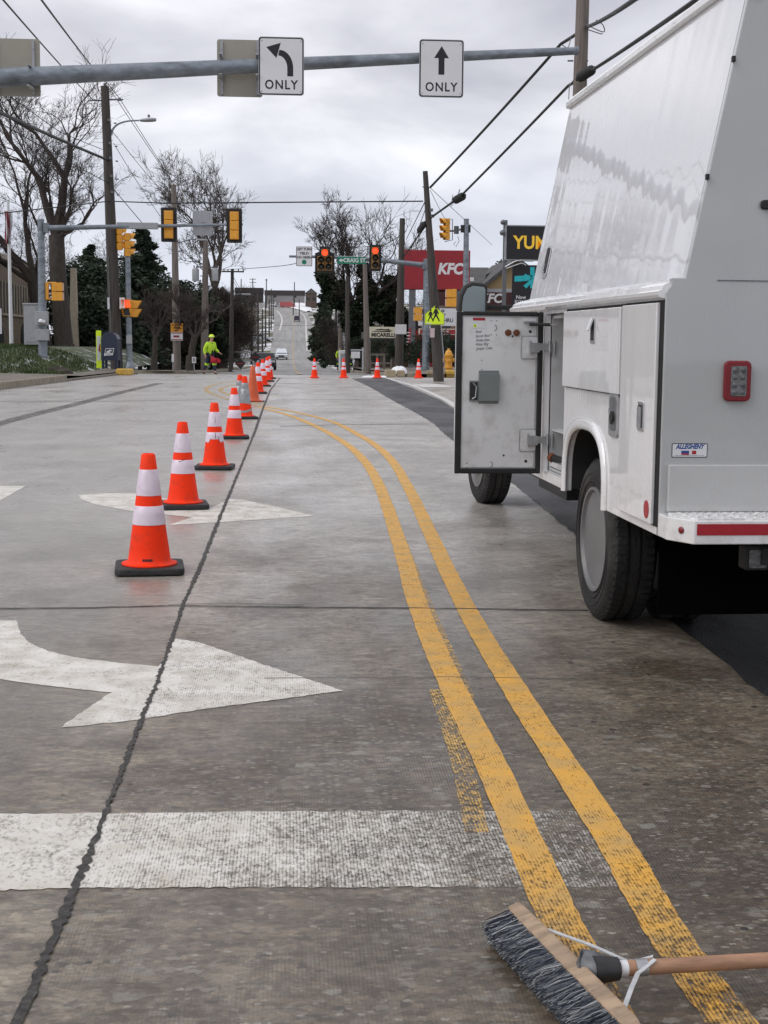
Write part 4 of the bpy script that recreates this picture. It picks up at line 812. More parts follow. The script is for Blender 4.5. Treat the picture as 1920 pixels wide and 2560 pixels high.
# things kept in the compartment
rz = TR.rotation_euler.z
t = thing('jug', 'blue capped clear jug standing inside the open truck compartment', 'jug', T(.13, 2.02, 1.06), rz)
a = MB(); a.lathe([(.055, -.16), (.062, -.15), (.062, .0), (.05, .03), (.03, .05)], (0, 0, 0), 18); a.build('jug_body', pm('clear_plastic_grey', (.30, .25, .20), .4, var=.3), t, smooth=50)
a = MB(); a.lathe([(.068, .0), (.068, .055), (.05, .075), (.03, .08), (.03, .095), (.001, .095)], (0, 0, .03), 18); a.build('cap', M['blue_plastic'], t, smooth=40)
sh = MB(); sh.box((.22, 2.10, .895), (.34, .52, .010)); sh.build('shelf', M['truck_in'], cp)
t = thing('beacon', 'small amber beacon lamp lying inside the open truck compartment', 'lamp', T(.10, 1.93, .90), rz)
a = MB(); a.lathe([(.035, -.0), (.036, .02), (.03, .022)], (0, 0, 0), 16); a.build('base', M['black'], t)
a = MB(); a.lathe([(.031, .022), (.033, .05), (.026, .075), (.001, .082)], (0, 0, 0), 16); a.build('dome', pm('amber_dome', (.65, .30, .02), .25), t, smooth=50)
a = MB(T(.10, 2.0, .70)); a.tube([T(.05, 2.30, .735), T(.14, 2.08, .71), T(.26, 1.90, .70)], [.022, .02, .02], 10); a.tube([T(.04, 2.32, .74), T(.05, 2.29, .733)], .026, 10, mi=1)
tag(a.build('pry_bar', [M['black'], M['rust']], loc=T(.10, 2.0, .70)), 'dark bar with a rusty end lying on the floor of the open truck compartment', 'bar')

# ================================================================ cones
def cone(kind, p, rz, label, group, H=.71, tilt=(0, 0), sc=1.0, extra=None):
    t = thing('traffic_cone', label, 'traffic cone', p, rz, group); t.scale = (sc, sc, sc); tl = random.Random(len(label)*7+int(p[1]*10))
    r0, r1 = (.132, .040) if kind != 'slim' else (.125, .032)
    zb = .045 if kind in ('banded', 'torn', 'taped') else .022
    rr = lambda z: r0+(r1-r0)*(z-zb)/(H-zb)
    rim = [(r0+.034, zb-.002), (r0+.034, zb+.006), (r0+.006, zb+.014), (r0, zb+.022)]
    body = M['orange_old'] if kind == 'plain' else M['orange']
    a = MB(); zs = [zb+.03, H*.2, H*.4, H*.6, H*.8, H-.008]
    a.lathe(rim+[(rr(z)*(1+tl.uniform(-.012, .012)), z) for z in zs]+[(r1-.007, H), (r1-.012, H), (r1-.014, H-.04), (.001, H-.05)], n=36); a.build('cone_body', body, t, smooth=45)
    a = MB()
    hw = .205 if kind != 'slim' else .175
    pts = rrect(0, 0, hw*2, hw*2, .045 if kind != 'slim' else .02, 4); a.prism(pts, 0, zb-.004)
    a.build('cone_base', body if kind in ('slim', 'plain') else M['cone_foot'], t, bevel=.010 if zb > .03 else .004)
    if kind == 'plain':
        a = MB(); a.prism(rrect(0, 0, .46, .46, .03, 3), 0, .012); a.build('foot_rim', M['cone_foot'], t)
        return t
    bands = {'banded': ((.650, .865), (.405, .560)), 'torn': ((.645, .860), (.455, .555)), 'slim': ((.62, .80), (.42, .53)), 'taped': ((.70, .84), (.40, .70))}[kind]
    for lo, hi in bands:
        a = MB(); a.lathe([(rr(H*lo)+.0003, H*lo-.002), (rr(H*lo)+.0025, H*lo), (rr(H*(lo+hi)/2)+.0025, H*(lo+hi)/2), (rr(H*hi)+.0025, H*hi), (rr(H*hi)+.0003, H*hi+.002)], n=36)
        # the sheeting's overlap seam
        q = 2.4; s_ = [Vector(((rr(H*z)+.0035)*math.cos(q+d), (rr(H*z)+.0035)*math.sin(q+d), H*z)) for z in (lo, hi) for d in (-.07, .05)]; a.add(s_, [(0, 1, 3, 2)])
        a.build('reflective_collar', M['collar_grey'] if kind == 'taped' else M['collar'], t, smooth=40)
    if kind == 'torn':      # what is left of the lower band hangs in ragged strips
        a = MB(); rd_ = random.Random(5); n = 36; top = [];  bot = []
        for j in range(n+1):
            th = 2*math.pi*j/n; th2 = (th+math.pi/2+rz) % (2*math.pi)
            zt = H*.46; front = abs((th-(-math.pi/2-rz)+math.pi) % (2*math.pi)-math.pi)
            zl = H*(.405+(.075 if front < .55 else 0)+rd_.uniform(-.012, .02)); top.append(Vector(((rr(zt)+.003)*math.cos(th), (rr(zt)+.003)*math.sin(th), zt))); bot.append(Vector(((rr(zl)+.004)*math.cos(th), (rr(zl)+.004)*math.sin(th), zl)))
        a.add(top+bot, [(j, n+1+j, n+2+j, j+1) for j in range(n)]); a.build('torn_collar', M['collar'], t, smooth=40)
        a = MB(); th = -math.pi/2-rz+.12
        for z0_, z1_, dw in ((.70, .80, .012), (.47, .56, .02)):
            s_ = [Vector(((rr(H*z)+.004)*math.cos(th+d), (rr(H*z)+.004)*math.sin(th+d), H*z)) for z, d in ((z0_, -.02), (z0_, .05), (z1_, .04), (z1_, .0))]; a.add(s_, [(0, 1, 2, 3)])
        a.build('tear', M['black'], t)
    if kind == 'taped':
        a = MB(); n = 30
        for z0_, sl in ((.22, .05), (.36, -.035)):
            vs = []
            for j in range(n+1):
                th = 2*math.pi*j/n; z = H*(z0_+sl*math.cos(th-1.0)); 
                for dz in (-.018, .018): vs.append(Vector(((rr(z+dz)+.004)*math.cos(th), (rr(z+dz)+.004)*math.sin(th), z+dz)))
            a.add(vs, [(2*j, 2*j+2, 2*j+3, 2*j+1) for j in range(n)])
        a.build('duct_tape', M['collar_grey'], t)
    if extra == 'stamp':
        a = MB()
        for k2, (dx, wd) in enumerate(((-.022, .012), (-.006, .014), (.012, .016), (.026, .008))):
            z = H*.115; th = -math.pi/2-rz; s_ = []
            for d, zz_ in ((dx-wd/2, z-.008), (dx+wd/2, z-.007), (dx+wd/2, z+.006), (dx-wd/2, z+.008)): aa = th+d/rr(zz_); s_.append(Vector(((rr(zz_)+.0018)*math.cos(aa), (rr(zz_)+.0018)*math.sin(aa), zz_)))
            a.add(s_, [(0, 1, 2, 3)])
        a.build('stamp', M['sign_black'], t)
    if extra == 'scuff':
        a = MB(); th = -math.pi/2-rz; s_ = []
        for d, z in ((-.03, H*.545), (.012, H*.572), (.035, H*.578), (.01, H*.562), (-.02, H*.540)): aa = th+d/rr(z); s_.append(Vector(((rr(z)+.004)*math.cos(aa), (rr(z)+.004)*math.sin(aa), z)))
        a.add(s_, [(0, 1, 2, 3, 4)]); a.build('scuff', M['tape'], t)
    return t
GR1 = 'cones lined up along the lane joint'
rowc = [  # kind, px of the axis, py of the base centre, turn, label, extra, scale
 ('banded', 374, 1428, 6, 'nearest banded orange cone of the row, with a small black stamp near its foot', 'stamp', 1.0),
 ('banded', 458, 1269, 8, 'second banded orange cone from the front, with a short black scuff', 'scuff', 1.0),
 ('torn', 537, 1172, -4, 'orange cone whose lower white band is torn open, third in the row', None, 1.0),
 ('banded', 586, 1096, 4, 'clean banded orange cone between the torn cone and the silver taped cone', None, 1.0),
 ('taped', 612, 1047, 10, 'orange cone wrapped in dull silver duct tape with an orange foot', None, 1.05),
 ('taped', 600, 1030, 0, 'silver banded cone mostly hidden behind the duct taped cone', None, 1.0),
 ('plain', 632, 1004, 2, 'faded plain orange cone without any white bands', None, 1.12),
 ('banded', 645, 984, 5, 'banded orange cone just behind the faded plain one', None, 1.12),
 ('banded', 657, 966, 5, 'banded orange cone on a black foot, third from the far end of the row', None, 1.12),
 ('banded', 668, 954, 5, 'second to last banded cone at the far end of the row', None, 1.12),
 ('banded', 673, 947, 5, 'farthest banded cone of the row, beside the far stop line', None, 1.12)]
for kd, px, py, rz_, lab, ex, sc in rowc:
    p = G(px, py); cone(kd, (p.x, p.y, 0.004), R(rz_), lab, GR1, sc=sc, extra=ex)
for px, lab in ((786, 'slim orange cone out in the road, leftmost of the far line'), (859, 'slim orange cone in front of the dark wooden pole and pale cabinet'), (943, 'slim orange cone standing by the snow lumps under the MICARELLI sign'), (1046, 'slim orange cone in front of the grey signal post and the stone kerb')):
    p = G(px, 945); cone('slim', (p.x, p.y, .012), R(5), lab, 'cones closing the street beyond the asphalt strip')

# ================================================================ the broom
pa, pb = G(1290, 2283, .055), G(1592, 2590, .055)
bd = (pb-pa); BL = .62; bd.z = 0; bd.normalize(); bo = pa
perp = Vector((-bd.y, bd.x, 0));  perp = -perp if perp.x < 0 else perp       # towards the handle (+X)
br = thing('push_broom', 'push broom with blue grey bristles lying on the road across the yellow line', 'broom', bo)
bfr = (Vector((0, 0, 0)), bd, (perp*.92+ZF*.30).normalized(), (ZF*.92-perp*.30).normalized())
a = MB(); prof = [(-.0, -.028), (.035, -.031), (.3, -.033), (BL-.035, -.031), (BL, -.026), (BL, .022), (BL-.03, .030), (.3, .032), (.03, .030), (0, .024)]
a.prism([(u, v*.62) for u, v in prof], -.028, .028, bfr); a.build('block', M['wood'], br, bevel=.007)
a = MB(); rd = random.Random(3); bu, bv, bw = bfr[1], bfr[2], bfr[3]
for i in range(5200):
    u = rd.uniform(.015, BL-.015); v = -.03; w0 = rd.uniform(-.025, .025)
    base = bu*u-bv*.014+bw*w0; ln = rd.uniform(.066, .084)
    d = (-bv*1.0-ZF*.16+bu*rd.gauss(0, .10)+bw*rd.gauss(0, .10)+bw*w0*4).normalized()
    tip = base+d*ln
    if tip.z+bo.z < .004: tip.z = .004-bo.z+rd.uniform(0, .004)
    sd = (bu if rd.random() < .5 else bw)*rd.uniform(.0006, .0012)*1.3; mid = (base+tip)/2+bw*rd.gauss(0, .003)+bu*rd.gauss(0, .004)
    a.add([base-sd, base+sd, mid+sd, tip+sd*.6, tip-sd*.6, mid-sd], [(0, 1, 2, 5), (5, 2, 3, 4)], 1 if rd.random() < .42 else 0)
a.build('bristles', [M['bristle'], M['bristle_pale']], br)
a = MB(); a.prism([(.02, -.05), (BL-.02, -.05), (BL-.02, -.012), (.02, -.012)], -.018, .018, bfr); a.build('bristle_core', M['bristle'], br)
h0 = G(1540, 2422, .075)-bo; h1 = G(1925, 2400, .067)-bo; hd_ = (h1-h0).normalized(); h2 = h0+hd_*1.35
a = MB(); a.tube([h0-hd_*.02, h0+hd_*.1, h0+hd_*.6, h2], [.0165, .0165, .0165, .0165], 16); a.build('handle', M['handle'], br, smooth=50)
a = MB(); c0 = bu*.335+bv*.02; a.tube([c0-bu*.0, c0+(h0-c0)*.25, h0-hd_*.055, h0-hd_*.045, h0+hd_*.0], [.046, .041, .030, .026, .0235], 14, mi=0)
a.tube([h0-hd_*.05, h0-hd_*.02, h0+hd_*.004], [.030, .0275, .0245], 14, mi=1)
a.build('ferrule', [M['tape_grey'], M['tape']], br, smooth=50)
a = MB(); j1 = h0+hd_*.055; e0 = G(1368, 2325, .075)-bo; e1 = G(1552, 2545, .075)-bo
for e_, sgn in ((e0, 1), (e1, -1)):
    pts = [e_, e_+(j1-e_)*.5+Vector((0, 0, .004)), e_+(j1-e_)*.86, j1+Vector((.0, .022*sgn, .004)), j1+hd_*.03+Vector((0, .008*sgn, .018))]
    vs = [];
    for i, q in enumerate(pts):
        tt = (pts[min(i+1, len(pts)-1)]-pts[max(i-1, 0)]).normalized(); s_ = tt.cross(ZF).normalized()*.0050
        vs += [q-s_, q+s_, q+s_+ZF*.003, q-s_+ZF*.003]
    b0 = len(a.v); a.v += vs
    for i in range(len(pts)-1):
        for j in range(4): a.f.append([b0+i*4+j, b0+i*4+(j+1) % 4, b0+i*4+4+(j+1) % 4, b0+i*4+4+j]); a.m.append(0)
a.build('brace', M['brace_zinc'], br)
a = MB(); a.tube([h0+hd_*.042, h0+hd_*.068], .0185, 16); a.tube([h0+hd_*.008, h0+hd_*.024], .0169, 16, mi=1); a.build('clamp', [M['zinc'], M['plate_white']], br, smooth=50)

# ================================================================ signals, masts, signs
def vis_tube(mb, c, r, ln, ax, a0=-30, a1=210, n=12, mi=0):
    """an open-bottomed visor"""
    vs = []
    for i in range(n+1):
        q = R(a0+(a1-a0)*i/n); k2 = .55+.45*max(0, math.sin(q)) 
        vs.append(ax @ Vector((r*math.cos(q), r*math.sin(q), 0))+c); vs.append(ax @ Vector((r*math.cos(q), r*math.sin(q), ln*k2))+c)
    mb.add(vs, [(2*i, 2*i+1, 2*i+3, 2*i+2) for i in range(n)], mi)
AXF = Matrix(((1, 0, 0), (0, 0, -1), (0, 1, 0)))      # local z -> -Y (towards the camera), y -> up
def signal(name, label, loc, rz, lit=None, plate=True, group=None, layout=((0, 1), (0, 0), (0, -1)), face=None, s=.345):
    t = thing(name, label, 'traffic light', loc, rz, group)
    xs_ = [p_[0] for p_ in layout]; zs_ = [p_[1] for p_ in layout]
    if plate:
        a = MB(); x0, x1, zz0, zz1 = min(xs_)*s-s/2-.12, max(xs_)*s+s/2+.12, min(zs_)*s-s/2-.12, max(zs_)*s+s/2+.12
        if len(layout) == 5: a.prism([(x0+.04, zz0), (x1-.04, zz0), (x1, zz0+.04), (x1, zz1-s+.02), (s/2+.10, zz1-.25), (s/2+.08, zz1), (-s/2-.08, zz1), (-s/2-.10, zz1-.25), (x0, zz1-s+.02), (x0, zz0+.04)], -.006, .006, rear_fr(.02))
        else: a.prism(rrect((x0+x1)/2, (zz0+zz1)/2, x1-x0, zz1-zz0, .05), -.006, .006, rear_fr(.02))
        a.build('backplate', M['sig_black'], t)
    for i, (cx, cz) in enumerate(layout):
        col = 0 if i == 0 else (1 if cz == 0 else 2)
        a = MB(); a.box((cx*s, .07, cz*s), (s-.012, .19, s-.012)); a.box((cx*s, .172, cz*s), (s-.09, .02, s-.05)); o = a.build('section', face or M['sig_yellow'], t, bevel=.02)
        if face is None: a = MB(); a.box((cx*s, -.0265, cz*s), (s-.03, .004, s-.03)); a.build('door', M['sig_face'] if plate else M['sig_yellow'], o)
        on = lit is not None and i == lit
        a = MB(); a.lathe([(.148, 0), (.14, .012), (.08, .03), (.001, .036)], (cx*s, -.030, cz*s), 18, AXF); a.build('lens', M['lens_red'] if on else M['lens_amber'] if col == 1 else M['lens_off'], o, smooth=60)
        a = MB(); vis_tube(a, Vector((cx*s, -.030, cz*s)), .158, .24, AXF, -25, 205); a.build('visor', M['sig_black'] if plate else M['sig_yellow'], o, smooth=60)
    return t
def ped_head(label, loc, rz, hand=False, group=None, boxy=True):
    t = thing('pedestrian_signal', label, 'pedestrian signal', loc, rz, group); t.scale = (.78, .78, .78)
    for k2, z in enumerate((.22, -.22)):
        a = MB(); a.box((0, .1, z), (.44, .22, .42)); o = a.build('section', M['sig_yellow'], t, bevel=.02)
        a = MB(); a.box((0, -.012, z), (.36, .004, .34)); a.build('lens', M['lens_red'] if hand and k2 == 0 else M['lens_off'], o)
        a = MB(); a.add([(-.22, -.01, z+.20), (.22, -.01, z+.20), (.22, -.30, z+.20), (-.22, -.30, z+.20)], [(0, 1, 2, 3)])
        for sx in (-.22, .22): a.add([(sx, -.01, z+.20), (sx, -.30, z+.20), (sx, -.30 if boxy else -.06, z-.20), (sx, -.01, z-.20)], [(0, 1, 2, 3)])
        a.build('visor', M['sig_yellow'], o)
        if boxy: a = MB(); a.box((0, -.302, z), (.42, .004, .36)); a.build('lens_grille', M['grille_pale'], o)
    return t
# --- near mast arm
p0 = P(-420, 214, 23.2); p1 = P(1443, 127, 24.6)
ma = thing('mast_arm', 'long weathered grey mast arm spanning the top of the view from the left', 'mast arm', (p0.x-.15, 23.2, 0))
off = ma.location
a = MB(off); n = 26; pts = [p0+(p1-p0)*i/n for i in range(n+1)]; rad = [.175-.110*i/n for i in range(n+1)]
a.tube(pts, rad, 18); a.tube([p1-(p1-p0).normalized()*.03, p1+(p1-p0).normalized()*.01], .078, 16); a.build('arm', M['galv'], ma, smooth=50)
a = MB(off); a.tube([Vector((p0.x-.15, 23.2, .2)), Vector((p0.x-.15, 23.2, p0.z+.4))], [.22, .16], 18); a.box((p0.x-.15, 23.2, .2), (.6, .6, .1)); a.build('post', M['galv'], ma, smooth=50)
def arm_at(px, py=140):
    best = min(range(len(pts)), key=lambda i: abs((pts[i]-Vector((0, 0, CAMH))).normalized().dot(ray(px, py).normalized())-1)); return pts[best]
def px_on_arm(px):
    lo, hi = 0., 1.
    for _ in range(40):
        m_ = (lo+hi)/2; q = p0+(p1-p0)*m_-Vector((0, 0, CAMH)); c_ = RWC.transposed() @ q; x = 960+F*c_.x/(-c_.z)
        if x < px: lo = m_
        else: hi = m_
    return p0+(p1-p0)*lo
def sign_plate(name, label, cat, loc, wd, h, rz=0, face=None, back=None, r=.04, rim=None, group=None):
    t = thing(name, label, cat, loc, rz, group)
    a = MB(); a.prism(rrect(0, 0, wd, h, r), 0, -.004, rear_fr(0)); a.build('plate', back or M['sign_back'], t)
    if rim:
        a = MB(); a.prism(rrect(0, 0, wd-.02, h-.02, r*.9), .0, .0015, rear_fr()); a.build('border', rim, t)
        a = MB(); a.prism(rrect(0, 0, wd-.058, h-.058, r*.7), .0015, .003, rear_fr()); a.build('face', face, t)
    elif face: a = MB(); a.prism(rrect(0, 0, wd-.004, h-.004, r), .0, .002, rear_fr()); a.build('face', face, t)
    return t
def px_size(px0, px1, Y): return (px1-px0)*Y/F
# back-facing blank signs on the far side of the arm
for x0, x1, ya, yb, lab in ((-22, 97, 102, 236, 'plain beige blank sign back on the mast arm, cut by the left edge'), (545, 654, 104, 238, 'plain beige sign back with two rails, half behind the left turn sign')):
    q = px_on_arm((x0+x1)/2); Y = q.y+.28; c_ = P((x0+x1)/2, (ya+yb)/2, Y); t = sign_plate('blank_sign', lab, 'sign', (c_.x, Y, c_.z), px_size(x0, x1, Y), px_size(ya, yb, Y))
    for sx in (-.30, .30):
        a = MB(); a.box((sx, -.018, 0), (.045, .03, px_size(ya, yb, Y)-.06))
        for sz in (-.3, 0.0, .3): a.box((sx, -.036, sz), (.02, .014, .02))
        a.build('rail', M['sign_grey'], t)
    zq = q.z-c_.z; a = MB()
    for sx in (-.30, .30):
        for dz in (.16, -.16): a = MB(); a.box((sx, -.28, zq+dz), (.05, .48, .012)); a.build('clamp', M['zinc'], t)
# ONLY signs
def only_sign(x0, x1, ya, yb, kind, lab):
    q = px_on_arm((x0+x1)/2); Y = q.y-.26; c_ = P((x0+x1)/2, (ya+yb)/2, Y); wd, h = px_size(x0, x1, Y), px_size(ya, yb, Y)
    t = sign_plate('lane_sign', lab, 'sign', (c_.x, Y, c_.z), wd, h, 0, M['sign_white'], M['sign_grey'], .05, M['sign_rim'])
    a = MB(); f_ = rear_fr(); a.text('ONLY', .205, (Vector((0, 0, -h*.325)), XF, ZF, Vector((0, -1, 0))), .0042, bold=.004, sx=.90, sp=1.16)
    if kind == 'up': a.prism([(-.05, -.10), (.05, -.10), (.05, .17), (.125, .17), (0, .365), (-.125, .17), (-.05, .17)], .0032, .0045, f_)
    else:
        outer = [(.197, -.16)]+[(-.03+.227*math.cos(R(q_)), -.03+.29*math.sin(R(q_))) for q_ in range(0, 91, 9)]; inner = [(-.05+.15*math.cos(R(q_)), -.03+.20*math.sin(R(q_))) for q_ in range(90, -1, -9)]+[(.10, -.16)]
        a.prism(outer+inner, .0032, .0045, f_); a.prism([(-.245, .30), (-.008, .372), (-.078, .128)], .0034, .0048, f_)
    a.build('legend', M['sign_black'], t)
    a = MB()
    for sx in (-.32, .32):
        for sz in (-.40, .40): a.lathe([(.014, 0), (.010, .004), (.001, .005)], (sx, -.003, sz), 8, AXF)
    a.build('bolt', M['zinc'], t)
    zq = q.z-c_.z; 
    for dz in (.12, -.12): a = MB(); a.box((0, .14, zq+dz), (.06, .27, .015)); a.build('clamp', M['zinc'], t)
only_sign(648, 758, 97, 234, 'left', 'white lane sign with a bent left arrow and ONLY on the mast arm')
only_sign(1049, 1158, 103, 240, 'up', 'white lane sign with a straight up arrow and ONLY on the mast arm')

# --- far left signal post with an arm
Y = 53.0; pb_ = P(108, 908, Y); pt_ = P(102, 552, Y)
ml = thing('signal_mast', 'grey signal post on the left lawn with a long arm reaching over the road', 'signal mast', (pb_.x, Y, pb_.z-.05)); off = ml.location
a = MB(off); a.tube([Vector((pb_.x, Y, pb_.z-.1)), pt_+Vector((0, 0, 0))], [.175, .115], 14); a.tube([pt_, pt_+ZF*.06], .13, 12); a.build('post', M['galv'], ml, smooth=50)
a0 = P(112, 570, Y); a1 = P(607, 561, Y+1.0); n = 14; ap = [a0+(a1-a0)*i/n for i in range(n+1)]
a = MB(off); a.tube(ap, [.10-.062*i/n for i in range(n+1)], 12); a.box(a0+Vector((.05, 0, 0)), (.16, .3, .34)); a.build('arm', M['galv'], ml, smooth=50)
a = MB(off); q0 = P(292, 563, Y+.3); q1 = P(395, 562, Y+.6); a.box((q0+q1)/2+Vector((0, -.02, -.03)), ((q1-q0).length, .16, .24)); a.build('arm_sleeve', M['sign_grey'], ml, bevel=.02)
a = MB(off); c_ = P(105, 796, Y-.2); a.box(c_, (.46, .25, .52)); c_ = P(105, 840, Y-.2); 
c2 = P(106, 862-25, Y-.2); a.box(c2, (.48, .24, .42)); c3 = P(105, 805, Y-.36); a.lathe([(.14, 0), (.14, .05), (.10, .11), (.001, .13)], c3, 16, AXF, mi=1)
a.build('meter_box', [M['cabinet'], M['chrome']], ml, bevel=.015)
for px, py, lab in ((421, 561, 'rear of a traffic light with black backplate, left one on the far arm'), (585.5, 563.5, 'rear of a traffic light with black backplate at the tip of the far arm')):
    Yq = Y+.9; c_ = P(px, py, Yq-.25); signal('traffic_light', lab, (c_.x, Yq-.05, c_.z), math.pi, group='traffic lights seen from behind on the far arm')
q = P(506, 557, Y+.9); t = sign_plate('blank_sign', 'square grey sign back between the two signal backs on the far arm', 'sign', (q.x, Y+1.05, q.z), px_size(482, 531, Y), px_size(528, 588, Y), 0, None, M['sign_grey'], .02)
for sz in (-.04, .05): a = MB(); a.box((0, -.05, sz), (.05, .10, .03)); a.build('clamp', M['zinc'], t)
# side heads on that post
q = P(142, 729, Y); ped_head('yellow pedestrian signal seen side on, on the left signal post', (q.x+.0, Y, q.z), R(90))
a = MB(q); a.tube([P(104, 707, Y), P(140, 707, Y)], .03, 8); a.tube([P(104, 748, Y), P(140, 748, Y)], .03, 8); a.box(P(118, 728, Y), (.10, .16, .62))
tag(a.build('signal_bracket', M['sig_yellow'], loc=q), 'yellow bracket joining the side on pedestrian signal to the left post', 'bracket')
# --- second left signal post
Y = 58.0; pb_ = P(324, 922, Y); pt_ = P(319, 636, Y)
mp_ = thing('signal_post', 'grey signal post beside the blue mailbox carrying two yellow traffic lights', 'signal post', (pb_.x, Y, pb_.z)); off = mp_.location
a = MB(off); a.tube([pb_-ZF*.1, pt_], [.125, .105], 14); a.lathe([(.24, 0), (.24, .05), (.19, .12), (.15, .25), (.13, .32)], pb_, 14); a.build('post', M['galv'], mp_, smooth=50)
a = MB(off); a.box(P(323, 849, Y-.18), (.22, .2, .34)); a.lathe([(.035, 0), (.03, .03), (.001, .032)], P(323, 898, Y-.17), 12, AXF); a.build('push_button', M['cabinet'], mp_, bevel=.01)
for px, py, rz_, lab in ((302, 597, R(118), 'yellow three lamp traffic light partly behind the tall wooden pole'), (322, 612, R(112), 'yellow three lamp traffic light on top of the post near the mailbox')):
    q = P(px, py, Y); signal('traffic_light', lab, (q.x, Y, q.z), rz_, plate=False, group='yellow traffic lights facing the side street', s=.31)
a = MB(pt_); a.tube([P(305, 600, Y), P(319, 636, Y), P(324, 612, Y)], .04, 8); tag(a.build('signal_bracket', M['sig_yellow'], loc=pt_), 'yellow bracket under the two traffic lights near the mailbox', 'bracket')
q = P(318, 770, Y-.15); ped_head('pedestrian signal showing a red lamp, facing the camera by the mailbox', (q.x, Y-.22, q.z), R(-14), True, boxy=False)
q = P(340, 772, Y); ped_head('yellow pedestrian signal seen side on next to the red lit one', (q.x, Y, q.z), R(90), boxy=False)

# --- far right mast with the lit signals
Y = 70.0; pb_ = P(1064, 923, Y); pt_ = P(1067, 650, Y)
mr = thing('signal_mast', 'grey signal post on the right corner with an arm holding the lit red lights', 'signal mast', (pb_.x, Y, pb_.z)); off = mr.location
a = MB(off); a.tube([pb_-ZF*.3, pt_], [.195, .155], 14); a.tube([pt_, pt_+ZF*.05], .18, 12); a.build('post', M['galv'], mr, smooth=50)
a0 = P(1066, 664, Y); a1 = P(723, 641, Y-.8); n = 14; a = MB(off); a.tube([a0+(a1-a0)*i/n+ZF*(.12*math.sin(math.pi*i/n)) for i in range(n+1)], [.13-.075*i/n for i in range(n+1)], 12); a.box(a0, (.44, .30, .36)); a.build('arm', M['galv'], mr, smooth=50)
q = P(812, 649.5, Y-1); signal('traffic_light', 'five lamp traffic light with the single top red lit, left of the green street sign', (q.x, Y-1.0, q.z-.0), 0, lit=0, layout=((0, 1), (-.53, 0), (.53, 0), (-.53, -1), (.53, -1)), group='red lit traffic lights on the right arm')
q = P(938, 645, Y-1); signal('traffic_light', 'three lamp traffic light with its top red lit, right of the green street sign', (q.x, Y-1.0, q.z), 0, lit=0, group='red lit traffic lights on the right arm')
q = P(760.5, 641, Y-1.2); wd, h = px_size(741, 780, Y), px_size(618, 665, Y); t = sign_plate('yield_sign', 'white left turn yield on green sign at the tip of the right arm', 'sign', (q.x, Y-1.2, q.z), wd, h, 0, M['sign_white'], M['sign_grey'], .05, M['sign_rim'])
a = MB()
for s_, z in (('LEFT TURN', .34), ('YIELD', .14), ('ON GREEN', -.05)): a.text(s_, .155, (Vector((0, 0, z)), XF, ZF, Vector((0, -1, 0))), .0042, bold=.006, sx=.92 if len(s_) > 6 else 1.1)
a.build('legend', M['sign_black'], t)
a = MB(); a.prism([(.115*math.cos(i*.3142), -.27+.115*math.sin(i*.3142)) for i in range(20)], .003, .0045, rear_fr()); a.build('green_dot', M['sign_green'], t)
q = P(879, 651, Y-.9); wd, h = px_size(844, 914, Y), px_size(643, 660, Y); t = sign_plate('street_sign', 'green CRAIG ST street name sign between the red lights', 'sign', (q.x, Y-.9, q.z), wd, h, R(0), M['sign_green'], M['sign_green'], .03)
a = MB(); a.text('CRAIG ST', .27, (Vector((.14, 0, -.005)), XF, ZF, Vector((0, -1, 0))), .0035, bold=.008, sx=.93); a.prism([(-.62, .0), (-.50, .10), (-.50, .035), (-.40, .035), (-.40, -.035), (-.50, -.035), (-.50, -.10)], .002, .0035, rear_fr()); a.build('legend', M['sign_white'], t)
# --- tall grey post by the truck mirror, with its side facing signals
Y = 62.0; pb_ = P(1163, 935, Y); pt_ = P(1166, 550, Y)
mt = thing('signal_post', 'tall thick grey signal post partly hidden by the truck mirror', 'signal post', (pb_.x, Y, pb_.z)); off = mt.location
a = MB(off); a.tube([pb_-ZF*.3, pt_], [.155, .112], 14); a.tube([pt_, pt_+ZF*.05], .12, 12); a.box(P(1164, 572, Y), (.42, .16, .32), mi=1); a.build('post', [M['galv'], M['sig_black']], mt, smooth=50)
a = MB(off); a.tube([P(1160, 572, Y), P(1135, 577, Y), P(1112, 578, Y)], .045, 8); a.box(P(1141, 575, Y), (.20, .10, .34), .6); a.tube([P(1110, 548, Y), P(1131, 548, Y), P(1131, 600, Y), P(1112, 604, Y)], .02, 6)
a.tube([P(1144, 590, Y), P(1148, 602, Y), P(1140, 617, Y), P(1134, 610, Y), P(1140, 604, Y)], .014, 6); a.build('bracket', M['tape_grey'], mt)
q = P(1113, 573, Y); signal('traffic_light', 'yellow traffic light hung on the tall grey post, facing the side street', (q.x, Y, q.z), R(-68), plate=False, s=.31, group='yellow traffic lights facing the side street')
q = P(1131, 745, Y-8); ped_head('yellow pedestrian signal seen side on just left of the truck mirror', (q.x-.02, Y-8, q.z), R(-90))
q = P(1046, 785, 70); ped_head('yellow pedestrian signal seen side on, beside the school crossing sign', (q.x, 70, q.z), R(-90))
